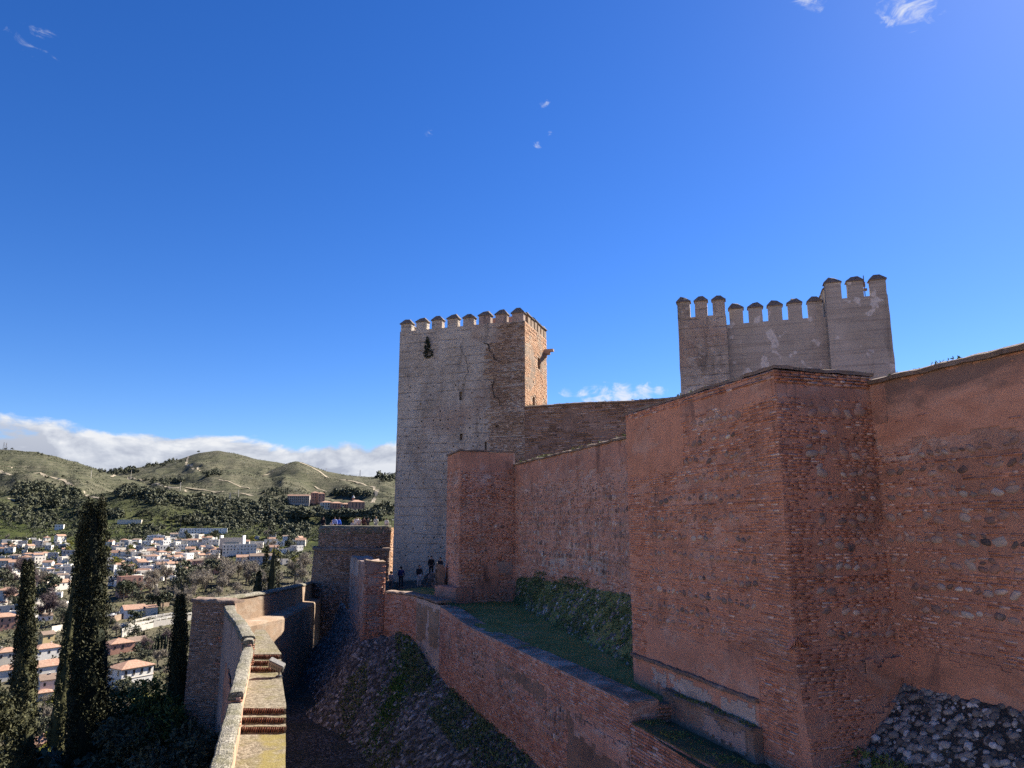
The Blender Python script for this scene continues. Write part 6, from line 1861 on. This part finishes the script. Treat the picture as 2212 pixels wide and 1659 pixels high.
mb = MB(); mb.tube([(-7 * kc, 0, 24 * kc), (-7 * kc, 0, 26 * kc), (-7 * kc, 0, 30 * kc)], [4 * kc, 2.6 * kc, .1], 8); lm(mb, 'lantern_roof', cb, M_GREYW)
# ------------------------------------------------------------------ trees in the valley and on the hills
def C4(x, y): return ((400 + x * .20344) * .8848, (1250 + y * .20344) * .8848)
def C3(x, y): return ((x * .20344) * .8848, (1250 + y * .20344) * .8848)
def CC(x, y): return (x * .4, 884.8 + y * .4)
def spot(u, v): p = hitp(u, v); return p, p.y / F
for k, (x, y, h) in enumerate([(685, 770, 32), (700, 765, 34), (662, 775, 24), (905, 735, 30), (948, 715, 18), (724, 915, 30), (742, 918, 28), (1236, 672, 16), (1252, 672, 18), (1300, 672, 17), (1314, 672, 19), (1268, 880, 32), (1232, 880, 28), (1284, 885, 26),
                               (1326, 900, 20), (152, 800, 42), (45, 545, 16), (960, 850, 30), (1000, 1000, 44), (1445, 800, 22), (1520, 800, 18), (1555, 860, 22), (1590, 905, 24), (1540, 840, 20), (1210, 775, 18), (1228, 778, 20), (1250, 776, 18), (5, 960, 30), (82, 1010, 46), (150, 1010, 60), (105, 870, 26)]):
    u, v = CC(x, y); p, q = spot(u, v)
    plant('cypress', p, h * .4 * q * 1.15, 'slim dark cypress among the valley houses', 'cypress', 'cypresses in the village', 'cypress_tree')
for (u, v, h) in [(296, 1392, 26), (308, 1398, 34), (335, 1408, 26), (341, 1404, 34), (329, 1412, 22), (348, 1405, 26), (355, 1415, 40), (365, 1412, 30), (123, 1500, 32), (340, 1330, 40)]:
    p, q = spot(u, v); plant('cypress', p, h * q, 'slim dark cypress near the terrace walls', 'cypress', 'cypresses by the terrace walls', 'cypress_tree')
for x in (1440, 1452, 1464, 1478, 1492, 1505, 1518, 1530, 1542, 1551):
    u, v = CC(x, 466 - (x - 1440) * .05); p, q = spot(u, v)
    plant('cypress', p, 15 * q * rng.uniform(.8, 1.1), 'tiny cypress left of the long abbey wing', 'cypress', 'cypress row by the abbey', 'cypress_tree')
tr = random.Random(4)
def grove(n, ur, vr, kinds, hpx, label, group, cat='tree', widen=1.0):
    for k in range(n):
        u, v = tr.uniform(*ur), tr.uniform(*vr); p, q = spot(u, v)
        kd = tr.choice(kinds); h = tr.uniform(*hpx) * q
        plant(kd, p, h, label[kd] if isinstance(label, dict) else label, cat, group + {'evergreen_tree': ', dark ones', 'olive_tree': ', grey-green ones', 'bare_tree': ', bare ones', 'reddish_bare_tree': ', reddish ones', 'yellow_shrub': ', yellow ones', 'cypress': ', cypresses'}[kd], None, widen)
LB = lambda where: {'bare_tree': 'pale bare tree ' + where, 'reddish_bare_tree': 'reddish bare tree ' + where, 'evergreen_tree': 'dark evergreen tree ' + where, 'olive_tree': 'grey-green tree ' + where, 'yellow_shrub': 'yellow-green shrub ' + where, 'cypress': 'dark cypress ' + where}
grove(60, (436, 664), (1240, 1330), ['bare_tree'] * 9 + ['olive_tree'], (30, 52), LB('behind the far parapet'), 'trees behind the far parapet')
grove(16, (325, 430), (1262, 1330), ['bare_tree', 'olive_tree', 'evergreen_tree', 'olive_tree', 'bare_tree'], (36, 62), LB('below the white houses'), 'trees below the white houses')
grove(14, (235, 330), (1262, 1320), ['olive_tree', 'evergreen_tree', 'bare_tree'], (26, 48), LB('behind the tallest cypress'), 'trees behind the tallest cypress')
grove(18, (0, 160), (1250, 1345), ['reddish_bare_tree', 'evergreen_tree', 'reddish_bare_tree', 'bare_tree', 'olive_tree'], (36, 66), LB('above the near roofs'), 'trees above the near roofs')
grove(22, (85, 150), (1525, 1700), ['bare_tree', 'bare_tree', 'yellow_shrub', 'olive_tree'], (26, 50), LB('between the tall cypresses, low'), 'trees on the slope by the cypresses')
grove(16, (240, 345), (1500, 1600), ['bare_tree', 'bare_tree', 'olive_tree', 'evergreen_tree'], (30, 55), LB('below the white villa'), 'trees below the villa')
grove(10, (300, 420), (1400, 1470), ['bare_tree', 'olive_tree', 'reddish_bare_tree', 'evergreen_tree'], (24, 44), LB('right of the white villa'), 'trees right of the villa')
grove(14, (130, 300), (1340, 1400), ['bare_tree', 'evergreen_tree', 'olive_tree'], (20, 36), LB('below the parking lot'), 'trees below the parking lot')
grove(60, (10, 420), (1168, 1265), ['evergreen_tree', 'olive_tree', 'bare_tree', 'olive_tree', 'yellow_shrub'], (9, 20), LB('among the village houses'), 'trees among the village houses')
grove(22, (400, 655), (1135, 1225), ['evergreen_tree', 'olive_tree', 'bare_tree', 'yellow_shrub', 'evergreen_tree'], (10, 26), LB('near the concert hall'), 'trees around the concert hall')
for (x, y, h) in [(770, 575, 34), (748, 588, 28), (800, 572, 30), (886, 600, 30), (950, 612, 36), (975, 632, 62), (925, 608, 26), (1070, 640, 44), (1090, 638, 36), (1140, 642, 36), (1120, 640, 28), (600, 580, 34), (632, 562, 34), (820, 592, 22), (745, 455, 30), (720, 468, 34), (1150, 362, 26), (1120, 362, 22), (1186, 360, 18), (420, 572, 44), (285, 540, 60), (215, 415, 30), (250, 380, 18), (340, 375, 22), (30, 220, 12), (1072, 236, 14), (1050, 238, 10), (203, 247, 18), (228, 250, 14), (150, 240, 9), (98, 232, 9), (262, 255, 10), (65, 220, 14)]:
    u, v = CC(x, y); p, q = spot(u, v)
    plant('evergreen_tree', p, h * .4 * q, 'dark round tree on the open hillside', 'tree', 'single trees on the hillside', None, 1.25)
# woods that read as one mass, and scrub
def blob_stuff(name, pts, m, seed, leaves=26):
    g = np.random.default_rng(seed); P, D, S_ = [], [], []
    for p, h in pts:
        d = g.normal(size=(leaves, 3)); d /= np.linalg.norm(d, axis=1)[:, None]; d[:, 2] = np.abs(d[:, 2])
        P.append(np.array(p) + d * np.array([.5, .5, .9]) * h * g.uniform(.5, 1, (leaves, 1))); D.append(d); S_.append(np.full((leaves, 1), h * (.135 if leaves > 50 else .2 if leaves > 10 else .32)))
    P, D, S_ = np.concatenate(P), np.concatenate(D), np.concatenate(S_)
    n = len(P); a = g.normal(size=(n, 3)) + D * .3; a /= np.linalg.norm(a, axis=1)[:, None]
    b = np.cross(a, D + g.normal(size=(n, 3)) * .3); b /= np.linalg.norm(b, axis=1)[:, None] + 1e-9
    a = a * S_; b = b * S_ * .8
    V = np.stack([P - a, P + b, P + a, P - b], 1).reshape(-1, 3)
    o = new_obj(name, np_mesh(name, V, np.arange(len(V)).reshape(-1, 4)), None, m); o['kind'] = 'stuff'; return o
woods = []
for (x, y, rx, ry, n, h) in [(250, 470, 190, 55, 170, 9), (160, 420, 90, 22, 40, 7), (740, 455, 130, 30, 110, 9), (900, 490, 130, 28, 110, 8), (1080, 505, 140, 30, 130, 8), (860, 388, 130, 16, 60, 8), (1142, 350, 48, 12, 34, 10), (640, 335, 110, 16, 110, 11), (800, 300, 90, 14, 50, 9), (930, 280, 60, 12, 30, 8),
                             (1280, 540, 170, 45, 210, 8), (1450, 565, 160, 38, 170, 9), (1640, 580, 170, 30, 170, 9), (1470, 455, 60, 22, 34, 8), (1900, 590, 170, 26, 160, 9), (2080, 545, 60, 30, 60, 9), (1060, 610, 80, 22, 44, 8), (620, 575, 50, 20, 26, 8), (1860, 462, 150, 12, 70, 10), (80, 560, 110, 50, 90, 7), (300, 600, 210, 50, 180, 6), (330, 520, 110, 25, 60, 8),
                             (1300, 620, 160, 30, 110, 7), (1560, 640, 110, 40, 110, 8), (1600, 700, 60, 50, 60, 8), (820, 650, 160, 30, 80, 6), (1180, 590, 140, 25, 90, 7), (2090, 375, 50, 16, 40, 14), (1500, 500, 100, 20, 60, 9)]:
    for k in range(int(n * .75)):
        a = tr.uniform(0, 6.28); q = math.sqrt(tr.random()); u, v = CC(x + math.cos(a) * q * rx, y + math.sin(a) * q * ry)
        p = ground_hit(u, v, 600, 3000); woods.append(((p.x, p.y, p.z - .5), h * (tr.uniform(.35, .8) if tr.random() < .55 else tr.uniform(.8, 1.5))))
blob_stuff('hillside_woods', woods[::3] + woods[1::3], L_EVER, 5, 80)
blob_stuff('hillside_woods', woods[2::3], L_OLIVE, 15, 80)
g = np.random.default_rng(3); n = 70000
ss_ = g.uniform(-.78, -.13, n); yy = np.exp(g.uniform(math.log(680), math.log(2250), n)); xx = ss_ * yy
dn = sinnoise(xx, yy, 150, 21) + .6 * sinnoise(xx, yy, 40, 22)
k = dn > .05; xx, yy = xx[k], yy[k]; zz = height(xx, yy); hh = g.uniform(.9, 2.6, len(xx))
blob_stuff('hillside_scrub', [((a, b, c - .3), d) for a, b, c, d in zip(xx, yy, zz, hh)], L_SCRUB, 6, 5)
n = 14000; ss_ = g.uniform(-.76, -.2, n); yy = np.exp(g.uniform(math.log(95), math.log(680), n)); xx = ss_ * yy; zz = height(xx, yy)
blob_stuff('valley_undergrowth', [((a, b, c - .2), d) for a, b, c, d in zip(xx, yy, zz, g.uniform(.8, 3.0, n))], L_OLIVE, 7, 12)
n = 15000; ss_ = g.uniform(-.76, -.2, n); yy = np.exp(g.uniform(math.log(600), math.log(1150), n)); xx = ss_ * yy
k = sinnoise(xx, yy, 110, 31) + .7 * sinnoise(xx, yy, 35, 32) > -.05; xx, yy = xx[k], yy[k]; zz = height(xx, yy)
blob_stuff('valley_thicket', [((a, b, c - .2), d) for a, b, c, d in zip(xx, yy, zz, g.uniform(1.0, 4.2, len(xx)))], L_EVER, 9, 12)
n = 2600; ss_ = g.uniform(-.75, -.42, n); yy = np.exp(g.uniform(math.log(36), math.log(110), n)); xx = ss_ * yy; zz = height(xx, yy)
blob_stuff('slope_undergrowth', [((a, b, c - .1), d) for a, b, c, d in zip(xx, yy, zz, g.uniform(.5, 1.6, n))], L_EVER, 8, 18)
# power pylons on the ridges
for (x, y, h, lab) in [(18, 215, 40, 'first lattice pylon on the left ridge'), (31, 216, 38, 'second lattice pylon on the left ridge, right of the first'), (1027, 242, 42, 'lattice pylon on top of the central hill'), (1010, 246, 20, 'short mast beside the pylon on the central hill'),
                       (1944, 357, 34, 'lattice pylon on the right-hand ridge near the tower'), (1761, 333, 18, 'small mast on the right-hand ridge'), (1285, 485, 52, 'tall white pole on the slope left of the abbey'), (972, 436, 46, 'white pole beside the long dirt track'), (705, 372, 46, 'stone-coloured post at the bend of the dirt track'), (490, 368, 38, 'thin post on the left hill'), (1240, 492, 44, 'lattice pylon left of the tall white pole')]:
    u, v = CC(x, y + 4); p, q = spot(u, v); H = h * .4 * q
    t = thing('power_pylon', lab, 'pylon', tuple(p), 'pylons and posts on the hills'); mb = MB()
    lattice = 'pylon' in lab
    if lattice:
        b = H * .09
        for sx, sy in ((-1, -1), (1, -1), (1, 1), (-1, 1)): mb.tube([(sx * b, sy * b, -1), (sx * b * .12, sy * b * .12, H)], .16, 3)
        for k in range(6):
            z0, z1 = H * k / 6, H * (k + 1) / 6; w0, w1 = b * (1 - .88 * k / 6), b * (1 - .88 * (k + 1) / 6)
            for sy in (-1, 1): mb.tube([(-w0, sy * w0, z0), (w1, sy * w1, z1)], .09, 3); mb.tube([(w0, sy * w0, z0), (-w1, sy * w1, z1)], .09, 3)
        lm(mb, 'lattice_mast', t, M_GREYW); mb = MB()
        for z in (.72, .84, .95): mb.tube([(-H * .11, 0, H * z), (H * .11, 0, H * z)], .15, 3)
        lm(mb, 'cross_arm', t, M_GREYW)
    else:
        mb.tube([(0, 0, -1), (0, 0, H)], [.55, .35], 6); lm(mb, 'mast', t, M_CREAM); mb = MB(); mb.box((0, 0, H), (1.6, .5, .5)); lm(mb, 'cross_arm', t, M_CREAM)

# ------------------------------------------------------------------ people
SKINM = simple('skin', (.42, .26, .19), .1, 5, rough=.6)
HAIRS = [simple('dark_hair', (.03, .022, .018), .2, 20), simple('light_hair', (.22, .15, .08), .2, 20)]
CLOTH = {}
def cloth(c):
    if c not in CLOTH: CLOTH[c] = simple('cloth_%d' % len(CLOTH), c, .15, 12, rough=.9)
    return CLOTH[c]
def skin_obj(name, verts, edges, radii, m, parent, sub=1):
    me = bpy.data.meshes.new(name); me.from_pydata(verts, edges, []); o = child_local(name, me, parent, m)
    sk = o.modifiers.new('skin', 'SKIN')
    if not me.skin_vertices: pass
    for i, rr in enumerate(radii):
        a, b = rr if isinstance(rr, tuple) else (rr, rr); me.skin_vertices[0].data[i].radius = (a, b)
    me.skin_vertices[0].data[0].use_root = True
    o.modifiers.new('smooth', 'SUBSURF').levels = sub; o.modifiers['smooth'].render_levels = sub
    return o
def person(loc, face_deg, label, jacket, trousers, pose='stand', hair=0, h=1.72, group=None):
    t = thing('person', label, 'person', tuple(loc), group); t.rotation_euler.z = R(face_deg); k = h / 1.72; t.scale = (k, k, k)
    sit = pose == 'sit'; dz = -.40 if sit else 0.0; ar = pose == 'arms'
    J = {'pel': (0, 0, .95 + dz), 'waist': (0, .01, 1.08 + dz), 'chest': (0, .02, 1.28 + dz), 'neck': (0, .01, 1.47 + dz), 'head': (0, -.02, 1.58 + dz), 'crown': (0, -.01, 1.68 + dz)}
    for s, n in ((-1, 'l'), (1, 'r')):
        J['sh' + n] = (s * .18, .02, 1.40 + dz); J['el' + n] = (s * (.24 if not ar else .27), -.06 if not ar else -.22, (1.13 if not ar else 1.32) + dz); J['wr' + n] = (s * (.20 if not ar else .09), (-.16 if not sit else -.26) if not ar else -.32, (.92 if not ar else 1.55) + dz + (.06 if sit else 0))
        J['ha' + n] = (J['wr' + n][0] * .95, J['wr' + n][1] - .05, J['wr' + n][2] - (.08 if not ar else -.06))
        J['hip' + n] = (s * .09, 0, .90 + dz); J['kn' + n] = (s * .11, -.02 if not sit else -.44, .50 if not sit else .52); J['an' + n] = (s * .12, .02 if not sit else -.40, .08); J['to' + n] = (s * .14, -.15 if not sit else -.56, .03)
    order = list(J); ix = {n: i for i, n in enumerate(order)}
    E = [('pel', 'waist'), ('waist', 'chest'), ('chest', 'neck'), ('neck', 'head'), ('head', 'crown')]
    for n in 'lr': E += [('chest', 'sh' + n), ('sh' + n, 'el' + n), ('el' + n, 'wr' + n), ('wr' + n, 'ha' + n), ('pel', 'hip' + n), ('hip' + n, 'kn' + n), ('kn' + n, 'an' + n), ('an' + n, 'to' + n)]
    rad = {'pel': (.14, .10), 'waist': (.13, .09), 'chest': (.16, .11), 'neck': .055, 'head': (.085, .10), 'crown': (.06, .07)}
    for n in 'lr': rad.update({'sh' + n: .065, 'el' + n: .045, 'wr' + n: .032, 'ha' + n: .035, 'hip' + n: .085, 'kn' + n: .06, 'an' + n: .042, 'to' + n: .04})
    skin_obj('body', [J[n] for n in order], [(ix[a], ix[b]) for a, b in E], [rad[n] for n in order], SKINM, t)
    jo = ['pel', 'waist', 'chest', 'col', 'shl', 'ell', 'wrl', 'shr', 'elr', 'wrr']; J['col'] = (0, .015, 1.44 + dz); ji = {n: i for i, n in enumerate(jo)}
    skin_obj('jacket', [J[n] for n in jo], [(ji[a], ji[b]) for a, b in (('pel', 'waist'), ('waist', 'chest'), ('chest', 'col'), ('chest', 'shl'), ('shl', 'ell'), ('ell', 'wrl'), ('chest', 'shr'), ('shr', 'elr'), ('elr', 'wrr'))],
             [(.17, .13), (.165, .125), (.19, .14), (.10, .08), .085, .065, .05, .085, .065, .05], cloth(jacket), t)
    to = ['pel', 'hipl', 'knl', 'anl', 'hipr', 'knr', 'anr']; ti = {n: i for i, n in enumerate(to)}
    skin_obj('trousers', [J[n] for n in to], [(ti[a], ti[b]) for a, b in (('pel', 'hipl'), ('hipl', 'knl'), ('knl', 'anl'), ('pel', 'hipr'), ('hipr', 'knr'), ('knr', 'anr'))], [(.155, .115), .10, .075, .06, .10, .075, .06], cloth(trousers), t)
    bm = bmesh.new(); bmesh.ops.create_uvsphere(bm, u_segments=10, v_segments=7, radius=1)
    for v in bm.verts:
        v.co = Vector((v.co.x * .10, v.co.y * .115 + .015, v.co.z * .10 + 1.64 + dz))
        if v.co.y < -.03 and v.co.z < 1.66 + dz: v.co.y = -.03
    me = bpy.data.meshes.new('hair'); bm.to_mesh(me); bm.free(); child_local('hair', me, t, HAIRS[hair])
    return t
ZF = -1.0
gp = 'people on the round bastion'
for (u, Y, deg, lab, j, tr_, pose, hr2) in [
    (698, 86.5, 20, 'person in a black jacket alone at the left end of the bastion top', (.012, .012, .016), (.02, .02, .025), 'stand', 0),
    (717, 87.5, 160, 'person in pale clothes sitting close to the one in blue', (.5, .42, .38), (.05, .05, .06), 'sit', 1),
    (723, 86.2, 30, 'seated person in a white and blue top between two others', (.25, .32, .62), (.03, .03, .04), 'stand', 0),
    (732, 87.2, 150, 'standing person in a bright blue jacket on the bastion', (.03, .12, .62), (.03, .06, .2), 'stand', 0),
    (762, 90.5, 180, 'person in light grey looking out over the bastion edge', (.36, .36, .33), (.2, .2, .19), 'sit', 1),
    (769, 90, 170, 'person in a white top with raised arms on the bastion', (.62, .60, .56), (.3, .28, .26), 'arms', 0),
    (776, 89, 200, 'person in a cream coat next to the one with raised arms', (.55, .48, .42), (.3, .25, .2), 'stand', 1),
    (786, 89, 160, 'person in a dark red-brown jacket on the bastion', (.07, .03, .028), (.03, .02, .02), 'stand', 0),
    (795, 88, 190, 'person in dark clothes lifting a camera on the bastion', (.03, .035, .04), (.03, .03, .035), 'arms', 0),
    (812, 89, 180, 'person in a pale greenish top standing alone on the bastion', (.5, .54, .46), (.3, .32, .3), 'stand', 1),
    (835, 89, 170, 'person in a white top at the right end of the bastion', (.6, .58, .54), (.25, .24, .22), 'stand', 0)]:
    Y -= 9.4; p = ray(u, 1130) * Y; person((p.x, Y, ZF if pose != 'sit' else ZF + .0), deg, lab, j, tr_, pose, hr2, 1.62 + .1 * math.sin(u), gp)
gp = 'people on the path below the tall tower'
for (u, vh, Y, deg, lab, j, tr_, pose) in [
    (932, 1201, 61, 10, 'person all in black walking up beside the rubble wall', (.012, .012, .014), (.015, .015, .018), 'stand'),
    (951, 1204, 60, -20, 'person in dark clothes half hidden by the small red tower', (.02, .02, .024), (.02, .02, .02), 'stand'),
    (906, 1221, 60, 30, 'person in a dark top with pale trousers below the tall tower', (.02, .02, .026), (.5, .48, .46), 'stand'),
    (867, 1224, 61, 180, 'person in a dark blue jacket at the corner of the tall tower', (.015, .025, .10), (.02, .02, .03), 'stand'),
    (845, 1234, 60, 150, 'person in a pale jacket behind the metal railing', (.42, .38, .36), (.16, .15, .15), 'stand')]:
    p = at(u, vh, Y); person((p.x, Y, p.z - 1.72), deg, lab, j, tr_, pose, 0, 1.72, gp)

# ------------------------------------------------------------------ look-alikes are told apart by their place
ORD = ['leftmost', 'second from left', 'third from left', 'fourth from left', 'fifth from left', 'sixth from left', 'seventh from left', 'eighth from left', 'ninth from left']
def uv(o):
    p = o.location; c, s_ = math.cos(PITCH), math.sin(PITCH); d = p.y * c + p.z * s_
    return p.x / d, (-p.y * s_ + p.z * c) / d
def split(L, n, key):
    L = sorted(L, key=key); return [L[i * len(L) // n:(i + 1) * len(L) // n] for i in range(n)]
byl = {}
for o in bpy.data.objects:
    if o.parent is None and 'label' in o: byl.setdefault(o['label'], []).append(o)
for lab, L in byl.items():
    if len(L) < 2: continue
    cols = 1 if len(L) <= 21 else 3
    for ci, Cc in enumerate(split(L, cols, lambda o: uv(o)[0])):
        k = min(3, max(1, math.ceil(len(Cc) / 7)))
        for ri, Rr in enumerate(split(Cc, k, lambda o: -uv(o)[1])):
            rn = '' if k == 1 else (', upper row' if ri == 0 else ', lower row' if ri == k - 1 else ', middle row')
            cn = '' if cols == 1 else [', left part', ', middle part', ', right part'][ci]
            for q, o in enumerate(sorted(Rr, key=lambda o: uv(o)[0])):
                w = 'rightmost' if q == len(Rr) - 1 and q > 0 else ORD[min(q, 8)]
                o['label'] = lab + ', ' + w + rn + cn
